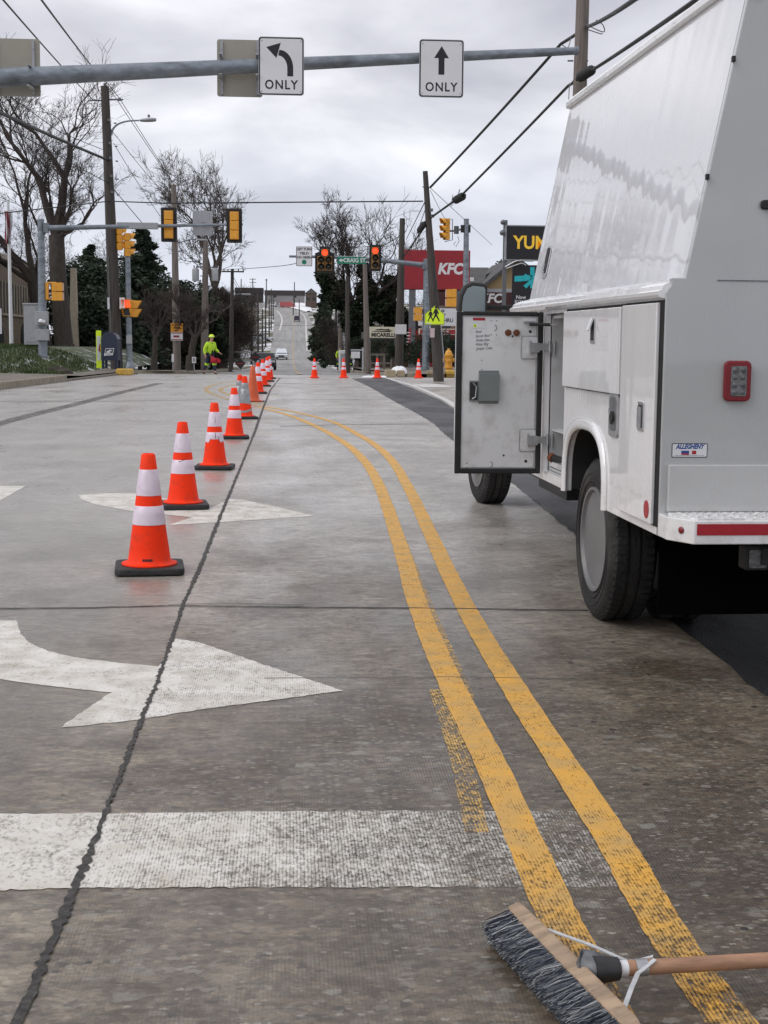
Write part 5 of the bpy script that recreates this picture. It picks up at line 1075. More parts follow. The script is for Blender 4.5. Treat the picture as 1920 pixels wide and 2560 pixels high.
# ================================================================ wooden poles and wires
def pole(name, label, base, top, r0, r1, mat, group=None, arms=None):
    t = thing(name, label, 'utility pole', base, 0, group); a = MB(base); b_, t_ = Vector(base), Vector(top)
    a.tube([b_-ZF*.3, b_+(t_-b_)*.35, b_+(t_-b_)*.7, t_], [r0, r0*.88+r1*.12, r0*.3+r1*.7, r1], 12); a.build('shaft', mat, t, smooth=50)
    return t
Yp = 58.0; PL_b = P(292, 912, Yp); PL_t = P(262, 216, Yp)
pl = pole('utility_pole', 'tall dark wooden pole at the left carrying the street lamp', PL_b, PL_t, .25, .165, M['wood_pole'])
def hp(nm, f): a_ = MB(PL_b); f(a_); a_.build(nm, M['tape_grey'], pl)
hp('pole_cap', lambda a_: a_.tube([PL_t, PL_t+ZF*.12], [.04, .06], 8)); hp('side_arm', lambda a_: a_.box(P(291, 249, Yp), (.52, .06, .06))); hp('side_arm', lambda a_: a_.box(P(240, 251, Yp), (.62, .05, .05))); hp('insulator', lambda a_: a_.tube([P(299, 245, Yp), P(299, 252, Yp)], .06, 8))
for py in (300, 358, 395, 480, 440):
    hp('bracket', lambda a_: a_.box(P(272+(py-300)*.042, py, Yp-.2), (.10, .06, .10))); hp('bracket', lambda a_: a_.box(P(288+(py-300)*.042, py+8, Yp), (.10, .05, .05)))
hp('conduit', lambda a_: a_.tube([P(270, 640, Yp-.24), P(277, 820, Yp-.26), P(278, 880, Yp-.27)], .014, 6))
a = MB(P(278, 338, Yp)); arm = [P(278, 338, Yp), P(283, 322, Yp), P(296, 310, Yp), P(318, 303, Yp), P(348, 301, Yp)]; arm = smooth(arm, 5); a.tube(arm, [.045, .03], 10)
off = P(278, 338, Yp); sl = thing('street_lamp', 'curved arm street lamp fixed high on the tall left wooden pole', 'street lamp', off); a.build('arm', M['galv'], sl, smooth=50)
a = MB(off); c_ = P(370, 300, Yp); a.lathe([(.001, -.34), (.10, -.32), (.155, -.1), (.165, .15), (.13, .32), (.001, .34)], c_, 14, Matrix(((0, 0, 1), (0, 1, 0), (-.5, 0, .06)))); a.build('lamp_head', M['cabinet'], sl, smooth=50)
a = MB(off); a.lathe([(.05, 0), (.05, .09), (.001, .11)], P(372, 293, Yp), 10); a.build('photocell', M['tape_grey'], sl)
q = P(305, 758, Yp-.3); t = sign_plate('plate', 'white blank plate on the right side of the tall left pole', 'plate', (q.x, Yp-.25, q.z), .21, .46, 0, None, M['plate_white'], .01)
q = P(271, 758, Yp-.3); t = sign_plate('plate', 'narrow white plate on the left side of the tall left pole', 'plate', (q.x, Yp-.25, q.z), .09, .46, 0, None, M['plate_white'], .01)
Y2 = 72.0; PB_b = P(443, 934, Y2); PB_t = P(434, 462, Y2); pole('utility_pole', 'brown wooden pole behind the left arm with an orange sign on it', PB_b, PB_t, .20, .125, M['wood_pale'])
q = P(442, 819, Y2-.26); t = sign_plate('orange_sign', 'orange warning sign with three dark lines on the brown pole', 'sign', (q.x, Y2-.27, q.z), px_size(427, 457, Y2), px_size(808, 830, Y2), 0, M['orange_sign'], M['sign_grey'], .03)
a = MB()
for s_, z in (('NO ON STREET', .12), ('PARKING', -.02), ('8 - 6', -.15)): a.text(s_, .11, (Vector((0, 0, z)), XF, ZF, Vector((0, -1, 0))), .0035, bold=.004, sx=.62 if len(s_) > 8 else .8)
a.build('legend', M['sign_black'], t)
q = P(442, 841, Y2-.26); t = sign_plate('notice_sign', 'white notice with red rims under the orange sign', 'sign', (q.x, Y2-.27, q.z), px_size(427, 456, Y2), px_size(831, 852, Y2), 0, M['plate_white'], M['sign_grey'], .02)
a = MB(); a.box((0, -.004, .17), (.56, .002, .05)); a.box((0, -.004, -.17), (.56, .002, .05)); a.box((-.02, -.004, 0), (.30, .002, .10)); a.build('legend', M['pink'] if False else M['red_dark'], t)
Y3 = 84.0; PC_b = P(511, 930, Y3); PC_t = P(514, 602, Y3); tp = pole('utility_pole', 'grey wooden pole behind the worker carrying two transformers', PC_b, PC_t, .23, .15, M['wood_pale'])
for px, lab in ((489, 'grey transformer can on the left side of the pole behind the worker'), (537, 'grey transformer can on the right side of the pole behind the worker')):
    c_ = P(px, 687, Y3); t = thing('transformer', lab, 'transformer', c_, 0, 'transformers on the pole behind the worker'); a = MB(); a.lathe([(.20, -.36), (.205, .30), (.17, .36), (.05, .40)], (0, 0, 0), 14); a.build('tank', M['cabinet'], t, smooth=40)
    a = MB(); a.tube([(.08, 0, .36), (.09, 0, .58)], .035, 8); a.tube([(-.08, 0, .36), (-.09, 0, .55)], .035, 8); a.build('bushing', M['tape_grey'], t)
a = MB(PC_b); a.box(P(513, 668, Y3), (1.1, .10, .07)); a.box(P(513, 690, Y3-.1), (.6, .08, .05)); a.build('bracket', M['tape_grey'], tp)
off = P(514, 606, Y3); sl = thing('street_lamp', 'small street lamp on the transformer pole reaching left', 'street lamp', off); a = MB(off); a.tube(smooth([P(514, 606, Y3), P(500, 598, Y3), P(470, 600, Y3), P(450, 606, Y3)], 4), .03, 8); a.build('arm', M['galv'], sl)
a = MB(off); a.box(P(503, 600, Y3), (.55, .24, .12)); a.build('lamp_head', M['cabinet'], sl, bevel=.04)
Y4 = 100.0; PD_b = P(577, 927, Y4); PD_t = P(581, 672, Y4); pd = pole('utility_pole', 'slim dark pole with a crossarm to the right of the worker', PD_b, PD_t, .17, .11, M['wood_pole'])
a = MB(PD_b); a.box(P(582, 679, Y4-.15), (1.55, .10, .10)); 
for px in (560, 570, 596, 608): a.tube([P(px, 679, Y4-.15), P(px, 673, Y4-.15)], .04, 6)
a.build('crossarm', M['wood_pole'], pd)
off = P(582, 738, Y4); sl = thing('street_lamp', 'street lamp reaching right from the crossarm pole', 'street lamp', off); a = MB(off); a.tube(smooth([P(582, 740, Y4), P(590, 736, Y4), P(604, 735, Y4), P(618, 736, Y4)], 3), .03, 8); a.build('arm', M['galv'], sl); a = MB(off); a.box(P(616, 736, Y4), (.65, .22, .12)); a.build('lamp_head', M['cabinet'], sl, bevel=.04)
# right hand poles
YN = 32.0; PN_b = P(1425, 960, YN); PN_t = P(1459, -60, YN); PN_b.z = .1
pn = pole('utility_pole', 'near wooden pole rising behind the white truck roof', PN_b, PN_t, .20, .145, M['wood_pale'])
for px, py in ((1425, 152), (1462, 152)): a = MB(PN_b); a.tube([P(px-6, py, YN), P(px+8, py, YN)], .02, 6); a.build('step_bolt', M['tape_grey'], pn)
def hw(q, r): a = MB(PN_b); a.tube(smooth(q, 5), r, 6); a.build('wire_tail', M['tape_grey'], pn)
hw([P(1462, 60, YN-.3), P(1508, 80, YN-.4), P(1507, 62, YN-.5), P(1490, 50, YN-.5)], .012); hw([P(1464, 72, YN-.3), P(1500, 84, YN-.4), P(1506, 84, YN-.4)], .012)
hw([P(1404, 112, YN), P(1420, 118, YN), P(1428, 90, YN)], .010); hw([P(1422, 250, YN-.2), P(1424, 215, YN-.2), P(1434, 200, YN-.2)], .010)
YR = 48.0; PR_b = P(1098, 935, YR); PR_t = P(1063, 428, YR); PR_b.z = .12
pr = pole('utility_pole', 'leaning dark wooden pole beside the yellow hydrant', PR_b, PR_t, .185, .085, M['wood_pole'])
pr.children[0].data  # shaft
a = MB(PR_b); a.tube([P(1056, 467, YR), P(1074, 470, YR)], .02, 6); a.tube([P(1112, 930, YR-.1), P(1103, 815, YR-.18)], .018, 8, mi=1)
for px, py in ((1078, 525), (1081, 540)): a.box(P(px, py, YR-.1), (.12, .08, .10))
a.build('hardware', [M['tape_grey'], M['cabinet']], pr)
q = P(1081, 832, YR-.25); t = sign_plate('notice_sign', 'small white notice with faded red print on the leaning pole', 'notice', (q.x, YR-.25, q.z), px_size(1075, 1086, YR), px_size(822, 845, YR), 0, M['pink'], M['sign_grey'], .01)
YB = 72.0; PQ_b = P(997, 932, YB); PQ_t = P(1006, 546, YB); PQ_b.z = .1; pq = pole('utility_pole', 'dark wooden pole standing between the MICARELLI sign and the big red sign', PQ_b, PQ_t, .22, .135, M['wood_pole'])
YC = 78.0; PS_b = P(919, 935, YC); PS_t = P(912, 660, YC); PS_b.z = gz(YC)+.1; pole('utility_pole', 'slim grey pole at the left edge of the MICARELLI sign', PS_b, PS_t, .17, .12, M['wood_pale'])
YD = 92.0; q0, q1 = P(869, 930, YD), P(868, 690, YD); q0.z = gz(YD)+.1; pole('utility_pole', 'dark slim pole behind the second cone from the left', q0, q1, .17, .11, M['wood_pole'])
YE = 118.0; q0, q1 = P(848, 915, YE), P(857, 700, YE); q0.z = gz(YE)+.1; pole('utility_pole', 'pale leaning pole left of the cabinet, beside the ivy clad tree', q0, q1, .2, .12, M['wood_pale'])
# poles going up the street on both sides
for px, Y, topy, sd in ((840, 165, 770, 1), (827, 187, 768, 1), (816, 212, 780, 1), (805, 232, 806, 1), (801, 250, 800, 1), (792, 280, 790, 1), (788, 305, 782, 1), (629, 194, 758, 0), (645, 233, 734, 0), (656, 269, 772, 0), (664, 304, 742, 0), (673, 345, 748, 0), (678, 400, 722, 0), (683, 470, 728, 0), (733, 520, 745, 0), (748, 500, 748, 1)):
    b_ = onG(px, Y); t_ = P(px, topy, Y); pole('utility_pole', 'wooden pole in the row up the right side of the street' if sd else 'wooden pole in the row up the left side of the street', b_, t_, .19, .13, M['wood_pole'], 'poles along the right side of the street' if sd else 'poles along the left side of the street')
for px, Y, topy, wd, lab in ((632, 640, 696, 16, 'tiny pole with two crossarms on the ridge skyline'), (666, 640, 697, 7, 'tiny plain pole on the ridge skyline, right of the double crossarm one'), (736, 640, 705, 0, 'tiny bare pole on the skyline above the brown store roof'), (603, 640, 697, 0, 'tiny bare pole on the skyline left of the double crossarm pole')):
    b_ = onG(px, Y); t_ = P(px, topy, Y); t = pole('utility_pole', lab, b_, t_, .25, .2, M['wood_pole'])
    if wd: 
        a = MB(b_)
        for dz in ((2, 10) if wd > 10 else (3,)): a.box(P(px, topy+dz, Y), (px_size(0, wd, Y), .25, .25))
        a.build('crossarm', M['wood_pole'], t)
def wire(label, pts, r, sag=0.0, group=None, n=14):
    pts = [Vector(p) for p in pts]; o = pts[0]; path = []
    for i in range(len(pts)-1):
        a_, b_ = pts[i], pts[i+1]
        for j in range(n+(1 if i == len(pts)-2 else 0)): t = j/n; path.append(a_+(b_-a_)*t-ZF*sag*4*t*(1-t)*((b_-a_).length/20))
    a = MB(o); a.tube(path, r, 6); return tag(a.build('overhead_cable', M['wire'], loc=o, smooth=60), label, 'cable', group)
GW = 'overhead cables'
wire('thick cable from the near right pole down to the top of the leaning pole', [P(1590, -4, 20)+(P(1590, -4, 20)-P(1466, 68, YN))*1.6, P(1590, -4, 20), P(1466, 68, YN), P(1402, 110, YN+2.2), P(1076, 468, YR)], .038, .06)
wire('thick lower cable running past the truck roof to the leaning pole', [P(1745, -4, 19)+(P(1745, -4, 19)-P(1470, 182, YN))*1.5, P(1745, -4, 19), P(1470, 182, YN), P(1420, 215, YN+1.5), P(1152, 490, 44.8), P(1080, 542, YR), P(1045, 590, 54), P(1010, 640, YB)], .035, .03)
def splice(label, c0, c1, r):
    o = (c0+c1)/2; a = MB(o); d = (c1-c0); a.tube([c0, c0+d*.08, c0+d*.2, c0+d*.8, c0+d*.92, c1], [r*.5, r*.9, r, r, r*.9, r*.5], 14); a.tube([c0-d*.12, c0], r*.35, 8); a.tube([c1, c1+d*.12], r*.35, 8); 
    return tag(a.build('splice_case', M['black'], loc=o, smooth=40), label, 'splice case')
splice('black splice case on the lower cable at the near right pole', P(1446, 196, YN-.35), P(1484, 172, YN-.8), .115)
splice('round black splice case hanging on the cable between the two right poles', P(1136, 502, 45), P(1160, 489, 44.6), .13)
splice('black splice case strapped to the leaning pole', P(1046, 580, YR), P(1062, 556, YR), .105)
a = MB(P(1148, 480, 44.8)); a.tube(smooth([P(1130, 500, 45), P(1132, 486, 45), P(1128, 516, 45), P(1140, 494, 45)], 4), .008, 5); a.tube(smooth([P(1142, 492, 45), P(1150, 472, 45), P(1146, 490, 45)], 4), .008, 5); tag(a.build('wire_loop', M['wire'], loc=P(1148, 480, 44.8)), 'thin wire loops beside the round splice case on the cable', 'wire loop')
wire('straight cable crossing the street between the tall left pole and the leaning pole', [P(-60, 540, 50.5), P(169, 515, 50), P(272, 503, Yp), P(420, 508, 49.5), P(1058, 503, YR)], .022, .0)
wire('upper thin wire from the top left corner to the tall left pole', [P(-4, -14, 22)+(P(-4, -14, 22)-P(232, 249, Yp))*.6, P(-4, -14, 22), P(232, 249, Yp-.3), P(262, 252, Yp)], .016, .02)
wire('upper wire from the top edge to the top of the tall left pole', [P(98, -8, 22)+(P(98, -8, 22)-P(263, 206, Yp))*.6, P(98, -8, 22), P(263, 206, Yp)], .018, .02)
wire('left of two wires from the tall left pole down to the brown pole top', [P(263, 208, Yp), P(291, 247, Yp+1.5), P(434, 462, Y2)], .014, .02)
wire('right of two wires from the tall left pole down to the brown pole top', [P(266, 206, Yp), P(299, 246, Yp+1.2), P(436, 462, Y2)], .014, .01)
wire('thin wire dropping from the tall pole to the signal back on the far arm', [P(276, 322, Yp), P(330, 390, 58), P(412, 487, Y2)], .012, .03)
wire('thin wire falling behind the left signal back', [P(284, 358, Yp), P(340, 450, 58), P(400, 540, 68)], .012, .03)
wire('thin wire from the left edge over to the tall left pole', [P(-8, 302, 44), P(90, 358, 46), P(272, 458, Yp), P(356, 558, 62)], .016, .03)
wire('thin wire crossing the crown of the left bare tree', [P(22, 238, 40), P(150, 330, 45), P(275, 380, Yp)], .012, .03)
wire('thin wire from the transformer pole to the white yield sign', [P(514, 671, Y3), P(582, 673, Y4), P(700, 665, 85), P(742, 658, 74)], .018, .03)
wire('thin service wire from the leaning pole down to the right past the tall post', [P(1076, 470, YR), P(1160, 548, 60), P(1230, 612, 78)], .010, .0)
wire('thin wire from the leaning pole to the yellow traffic light', [P(1076, 476, YR), P(1108, 540, 58), P(1125, 560, 62)], .010, .02)
wire('wire from the leaning pole down to the dark pole behind it, upper one', [P(1062, 505, YR), P(1016, 598, YB)], .018, .0)
wire('wire from the leaning pole down to the dark pole behind it, lower one', [P(1068, 510, YR), P(1022, 640, YB)], .014, .0)
wire('cable from the dark pole down along the right side trees', [P(1003, 588, YB), P(912, 640, YC), P(840, 676, 120)], .02, .04)
wire('slack white drop wire between the grey and crossarm poles', [P(518, 770, Y3), P(581, 758, Y4)], .03, .45)
for i, (py0, py1) in enumerate(((690, 742), (700, 752))): wire(('upper' if i == 0 else 'lower')+' cable following the left poles up the street', [P(582, py0, Y4), P(629, py1+24, 194), P(645, py1+28, 233), P(664, py1+30, 304), P(678, py1+20, 400)], .02, .03)
for i, (py0, py1) in enumerate(((742, 800), (762, 812))): wire(('upper' if i == 0 else 'lower')+' drooping cable following the right poles up the street', [P(868, py0, YD), P(853, py0+8, YE), P(840, py1, 165), P(816, py1+6, 212), P(792, py1+8, 280)], .028, .10)
# heavy cable along the left side of the street, over the camera's left shoulder
wire('heavy cable along the left kerb, running out of view towards the camera', [Vector((-10.5, -14, 8.2)), Vector((-10.8, 12, 7.7)), Vector((-11.2, 26, 7.8)), P(-120, 225, 33), P(270, 400, Yp)], .05, .03)

# ================================================================ street furniture and signs
# mailbox
Y = 55.0; q = P(275, 924, Y); mz = .20
t = thing('mailbox', 'dark blue round topped mailbox on four legs with a white eagle emblem', 'mailbox', (q.x-.02, Y, mz), R(-8)); hw = .29; t.scale = (1.08, 1.08, 1.08)
a = MB(); out_ = [(-hw, .30), (hw, .30), (hw, 1.02)]+[(hw*math.cos(R(k2)), 1.02+.28*math.sin(R(k2))) for k2 in range(10, 171, 10)]+[(-hw, 1.02)]
a.prism(out_, -.52, 0, rear_fr(0)); a.build('box', M['mail_blue'], t, bevel=.012)
a = MB(); out2 = [(u*1.03, .30+(v-.30)*1.012) for u, v in out_]; 
for w0, w1 in ((.0, -.03), (-.49, -.525)): a.prism([out2[i] for i in range(len(out2))], w0-.001, w1, rear_fr(0))
a.build('rim', M['mail_blue'], t)
for sx in (-1, 1):
    for yy in (.04, .48): a = MB(); a.box((sx*(hw-.05), yy, .16), (.085, .06, .32)); a.build('leg', M['mail_blue'], t, bevel=.008)
a = MB(); f_ = (Vector((0, -.006, .60)), Vector((1, 0, .05)).normalized(), Vector((.12, 0, 1)).normalized(), Vector((0, -1, 0)))
a.prism([(-.17, -.13), (.15, -.13), (.18, .13), (-.14, .13)], .022, .025, f_, 0); a.prism([(-.145, -.05), (.135, -.05), (.160, .11), (-.125, .11)], .025, .026, f_, 1)
a.prism([(-.13, .0), (-.02, .055), (.02, .085), (.145, .045), (.06, .045), (.05, .02), (.02, .015), (-.02, -.02), (-.06, -.012)], .026, .027, f_, 0); a.prism([(-.14, -.05), (-.05, -.01), (.06, .0), (.13, .03), (.05, -.025)], .026, .027, f_, 0)
a.box((0, -.033, .50), (.24, .001, .018), mi=1)
a.build('emblem', [M['plate_white'], M['mail_blue']], t)
q = P(247, 921, Y+.4); t = thing('reflector_panel', 'narrow lime and white reflective panel standing behind the mailbox', 'panel', (q.x, Y+.5, mz)); a = MB(); a.prism(rrect(0, .74, .20, 1.46, .03), 0, .02, rear_fr()); a.prism(rrect(0, .78, .13, .95, .01), .02, .023, rear_fr(), 1); a.prism([(-.02, .7), (.065, .60), (.065, .95), (.03, .95)], .023, .025, rear_fr(), 2); a.build('panel', [M['lime'], M['plate_white'], M['tape_red']], t)
# control cabinet, flagpole, left wall bits
q = P(77, 812, 56); t = thing('control_cabinet', 'grey metal signal control cabinet left of the left signal post', 'cabinet', (q.x, 56, P(77, 862, 56).z)); h = px_size(763, 862, 56); a = MB(); a.box((0, .3, h/2), (px_size(60, 94, 56), .6, h)); a.box((0, .3, h), (px_size(58, 96, 56), .68, .06)); a.build('case', M['cabinet'], t, bevel=.015); a = MB(); a.box((0, -.008, h*.5), (px_size(64, 91, 56), .02, h*.86)); a.box((.2, -.03, h*.42), (.06, .04, .09)); a.build('door', M['cabinet'], t, bevel=.008)
a = MB(); a.box((0, .35, -.3), (.40, .45, .6)); a.build('stand', M['black'], t)
q0, q1 = P(29, 872, 58), P(20, 500, 58); t = thing('flagpole', 'white flagpole at the left edge in front of the tan brick building', 'flagpole', q0); a = MB(q0); a.tube([q0-ZF*.5, q1], [.085, .055], 10); a.lathe([(.001, -.08), (.08, 0), (.001, .08)], q1, 10); a.build('shaft', M['plate_white'], t, smooth=50)
a = MB(); fv = []; rd = random.Random(8); nn = 7
for i in range(nn):
    for j in range(9): z = -j*.16; x = .02+i*.055*(1-.35*j/8)+.02*math.sin(i*2+j*.8); y = .11*math.sin(i*1.9+j*.25)*(i/nn+.2); fv.append((x, y, z))
a.add(fv, [(i*9+j, i*9+j+1, i*9+j+10, i*9+j+9) for i in range(nn-1) for j in range(8)]); 
a.m = [1 if (k2//8) % 2 else 0 for k2 in range(len(a.f))]
q = P(10, 528, 57.8); o = a.build('flag', [M['flag_red'], M['house_white']], loc=q, smooth=60); md = o.modifiers.new('thick', 'SOLIDIFY'); md.thickness = .01; tag(o, 'limp folded red and white flag hanging at the left edge', 'flag')
# hydrant
Y = 57.0; q = P(1121, 925, Y); t = thing('fire_hydrant', 'yellow fire hydrant by the stone kerb beside the truck door', 'hydrant', (q.x, Y, q.z-.02)); s_ = .96/.9
a = MB(); a.lathe([(.17, -.1), (.17, .10), (.21, .10), (.21, .14), (.15, .145), (.145, .50), (.17, .52), (.17, .56), (.20, .60), (.20, .635), (.15, .65), (.14, .72), (.11, .79), (.06, .83), (.05, .84), (.05, .90), (.001, .90)], n=20); 
a.lathe([(.17, 0.0), (.17, -.12), (.15, -.12)], (0, 0, 0), 12, mi=0)
a.build('barrel', M['hyd'], t, smooth=40, bevel=0)
for ax_, c_ in ((Matrix(((0, 0, -1), (0, 1, 0), (1, 0, 0))), (-.1, 0, .42)), (Matrix(((0, 0, 1), (0, 1, 0), (1, 0, 0))), (.1, 0, .42)), (AXF, (0, -.1, .40))):
    a = MB(); a.lathe([(.075, 0), (.075, .08), (.095, .08), (.095, .13), (.06, .14), (.025, .14), (.025, .17), (.001, .17)], c_, 12, ax_); a.build('outlet_cap', M['hyd'], t, smooth=40)
# stone kerb blocks on the right corner
rd = random.Random(12)
for px0, px1, lab, mt_ in ((962, 990, 'brown rough stone lump at the left end of the stone kerb', 'stone'), (992, 1012, 'weathered stone lump between snow and the right hand cone', 'stone'), (1066, 1090, 'pale stone block right of the cone at the grey signal post', 'stone'), (1092, 1112, 'cut stone block in front of the leaning pole', 'stone'), (1114, 1140, 'yellowish cut stone block in front of the hydrant', 'kerb_yellow'), (1142, 1185, 'yellowish cut stone block half hidden by the truck door', 'kerb_yellow')):
    Y = 53.4; q = P((px0+px1)/2, 946, Y); wd = px_size(px0, px1, Y); o = thing('kerb_stone', lab, 'stone', (q.x, Y+.12, 0), rd.uniform(-.08, .08), 'stone blocks along the right corner kerb')
    a = MB(); a.prism(rrect(0, .13, wd-.02, .27*rd.uniform(.9, 1.1), .04, 2), -.2, .2, rear_fr()); a.build('block', M[mt_], o, bevel=.03)
def blob(name, label, cat, c, rx, ry, h, mat, seed, group=None, rough=.25, n=18):
    rd_ = random.Random(seed); a = MB(); vs = [(0, 0, h)]; ph = [rd_.uniform(0, 6.28) for _ in range(4)]
    for k2 in range(1, 6):
        e_ = k2/5*math.pi/2
        for j in range(n): th = 2*math.pi*j/n; f = 1+rough*(.5*math.sin(2*th+ph[0])+.4*math.sin(3*th+ph[1])+.3*math.sin(5*th+ph[2]+k2)); vs.append((rx*math.sin(e_)*math.cos(th)*f, ry*math.sin(e_)*math.sin(th)*f, h*math.cos(e_)*(1+rough*.5*math.sin(th*2+k2+ph[3]))-(.03 if k2 == 5 else 0)))
    a.add(vs, [(0, 1+j, 1+(j+1) % n) for j in range(n)]+[(1+k2*n+j, 1+(k2+1)*n+j, 1+(k2+1)*n+(j+1) % n, 1+k2*n+(j+1) % n) for k2 in range(4) for j in range(n)])
    return tag(a.build(name, mat, loc=c, smooth=70), label, cat, group)
for px, py, rx, h, lab in ((1001, 934, .36, .26, 'largest snow heap, on the stone kerb under the MICARELLI sign'), (920, 945, .16, .06, 'thin snow lump at the foot of the slim grey pole'), (932, 941, .13, .07, 'small snow lump just left of the third cone'), (957, 944, .12, .06, 'small snow lump just right of the third cone'), (913, 939, .14, .05, 'flat snow scrap left of the third cone')):
    q = G(px, py); q = P(px, py, 53.6); blob('snow_heap', lab, 'snow heap', (q.x, 53.0 if rx < .3 else 54.4, .0 if rx < .3 else .13), rx, .3, h, M['snow'], int(px))
a = MB(); q = P(1077, 925, 54.5); a.box((0, 0, .06), (.16, .10, .12), .3); a.box((.18, .02, .03), (.14, .12, .05), 1.1, mi=1); tag(a.build('litter', [M['red_dark'], M['plate_white']], loc=(q.x, 54.4, .13)), 'red and white litter at the foot of the grey signal post', 'litter')
# yellow kerb end at the left corner, and a striped timber on the left pavement
q = P(307, 946, 53.4); o = tag(MB().prism(rrect(0, .1, .62, .24, .06, 3), -.35, .25, rear_fr()).build('kerb_block', M['kerb_yellow'], bevel=.04, loc=(q.x+.06, 53.5, .02)), 'yellow painted kerb block at the corner by the mailbox', 'kerb block')
a = MB(); q = P(20, 917, 50.6); a.box((0, 0, .05), (.95, .14, .10), .05)
for i in range(4): a.box((.12+i*.10, -.071, .055), (.04, .005, .10), mi=1)
tag(a.build('striped_timber', [M['cabinet'], M['sign_black']], loc=(q.x, 50.6, .2)), 'low black and white striped timber at the edge of the left lawn', 'timber')
q = P(150, 914, 50.4); blob('leaf_pile', 'heap of brown leaves and twigs at the foot of the lawn', 'leaf pile', (q.x, 50.2, .12), .55, .35, .22, M['brush'], 5, rough=.5)
# school crossing sign on its post
Y = 47.0; q = P(1086.5, 788, Y); wd = px_size(1061, 1111, Y); hh = px_size(763, 811, Y); t = thing('school_sign', 'fluorescent lime five sided sign with two walking figures, on the leaning pole', 'sign', (q.x, Y, q.z))
sh = [(-wd/2, -hh/2), (wd/2, -hh/2), (wd/2, hh*.05), (0, hh/2), (-wd/2, hh*.05)]
a = MB(); a.prism(sh, 0, -.006, rear_fr()); a.build('plate', M['sign_grey'], t); a = MB(); a.prism([(u*.98, v*.98) for u, v in sh], 0, .002, rear_fr(), 0)
a.build('face', M['lime'], t)
a = MB()
for i in range(5):
    u0, u1 = sh[i], sh[(i+1) % 5]; u0 = Vector((u0[0]*.95, 0, u0[1]*.94)); u1 = Vector((u1[0]*.95, 0, u1[1]*.94)); d = (u1-u0).normalized(); pv = Vector((-d.z, 0, d.x))*.006
    a.add([u0-pv-YF*.003, u1-pv-YF*.003, u1+pv-YF*.003, u0+pv-YF*.003], [(0, 1, 2, 3)])
def figure(mb, ox, oz, s):
    f_ = (Vector((ox, 0, oz)), XF, ZF, Vector((0, -1, 0)))
    mb.prism([(.045*math.cos(i*.5236)*s, (.245+.048*math.sin(i*.5236))*s) for i in range(12)], .002, .004, f_)
    mb.prism([(x*s, z*s) for x, z in ((-.05, .19), (.05, .19), (.075, .10), (.12, .02), (.10, .0), (.06, .05), (.05, -.03), (.11, -.15), (.15, -.24), (.11, -.26), (.055, -.16), (.0, -.07), (-.05, -.15), (-.10, -.26), (-.14, -.25), (-.09, -.13), (-.05, -.02), (-.055, .06), (-.09, .0), (-.12, .01), (-.08, .11))], .002, .004, f_)
figure(a, .045, .03, .92); figure(a, -.135, -.02, .74)
a.build('symbol', M['sign_black'], t)
a = MB(); a.box((-.2, -.0035, -hh*.42), (.18, .002, .03)); a.build('tag', M['plate_white'], t)
# restaurant pylon sign
Y = 88.0; q = P(1093, 675, Y); wd, hh = px_size(1011, 1175, Y), px_size(627, 724, Y)
t = thing('pylon_sign', 'big red roadside sign reading KFC on grey posts behind the leaning pole', 'sign', (q.x, Y, .1)); cz = q.z-.1
a = MB(); a.box((0, .25, cz), (wd, .5, hh)); a.build('cabinet', M['red_dark'], t, bevel=.03)
a = MB(); a.prism(rrect(0, cz, wd-.10, hh-.10, .03), .0, .012, rear_fr(-.0)); a.build('face', M['red_sign'], t)
a = MB(); x0 = P(1125, 675, Y).x-q.x; a.text('KFC', .92, (Vector((x0, 0, cz+.05)), XF, ZF, Vector((0, -1, 0))), .016, bold=.040, shear=.18, sx=.92); a.build('lettering', M['sign_white'], t)
for px in (1031, 1150): a = MB(); x = P(px, 800, Y).x-q.x; a.box((x, .25, (cz-hh/2)/2-.2), (.40, .36, cz-hh/2+.4)); a.build('post', M['tape_grey'], t, bevel=.02)
a = MB(); zr = P(1100, 793, Y).z-.1; xr = P(1095, 793, Y).x-q.x; a.box((xr, .1, zr), (px_size(1040, 1137, Y), .22, px_size(756, 799, Y))); rb = a.build('reader_board', M['plate_white'], t, bevel=.02)
a = MB(); 
for s_, pxs, py in (('12', 1059, 767), ('UP', 1104, 767), ('C', 1055, 783), ('UT', 1106, 783), ('N', 1056, 797-8+2), ('HRU', 1121, 789)):
    pp = P(pxs, py, Y); 
    a.text(s_, .34, (Vector((pp.x-q.x, -.012, P(1, {767: 768, 783: 779, 791: 790, 789: 790}[py], Y).z-.1)), XF, ZF, Vector((0, -1, 0))), .004, bold=.008, sx=.9)
a.build('board_letters', M['navy'], rb)
zr2 = P(1, 819, Y).z-.1; a = MB(); a.box((xr, .1, zr2), (px_size(1041, 1137, Y), .22, px_size(812, 827, Y))); dr = a.build('drive_panel', M['cream'], t, bevel=.015)
a = MB(); a.box((xr, -.018, zr2), (px_size(1044, 1133, Y), .012, px_size(814, 825, Y))); a.build('panel_face', M['red_dark'], dr); a = MB(); a.text('Drive Thru', .26, (Vector((xr+.10, -.02, zr2+.02)), XF, ZF, Vector((0, -1, 0))), .010, bold=.006, shear=.2); a.build('panel_letters', M['sign_white'], dr)
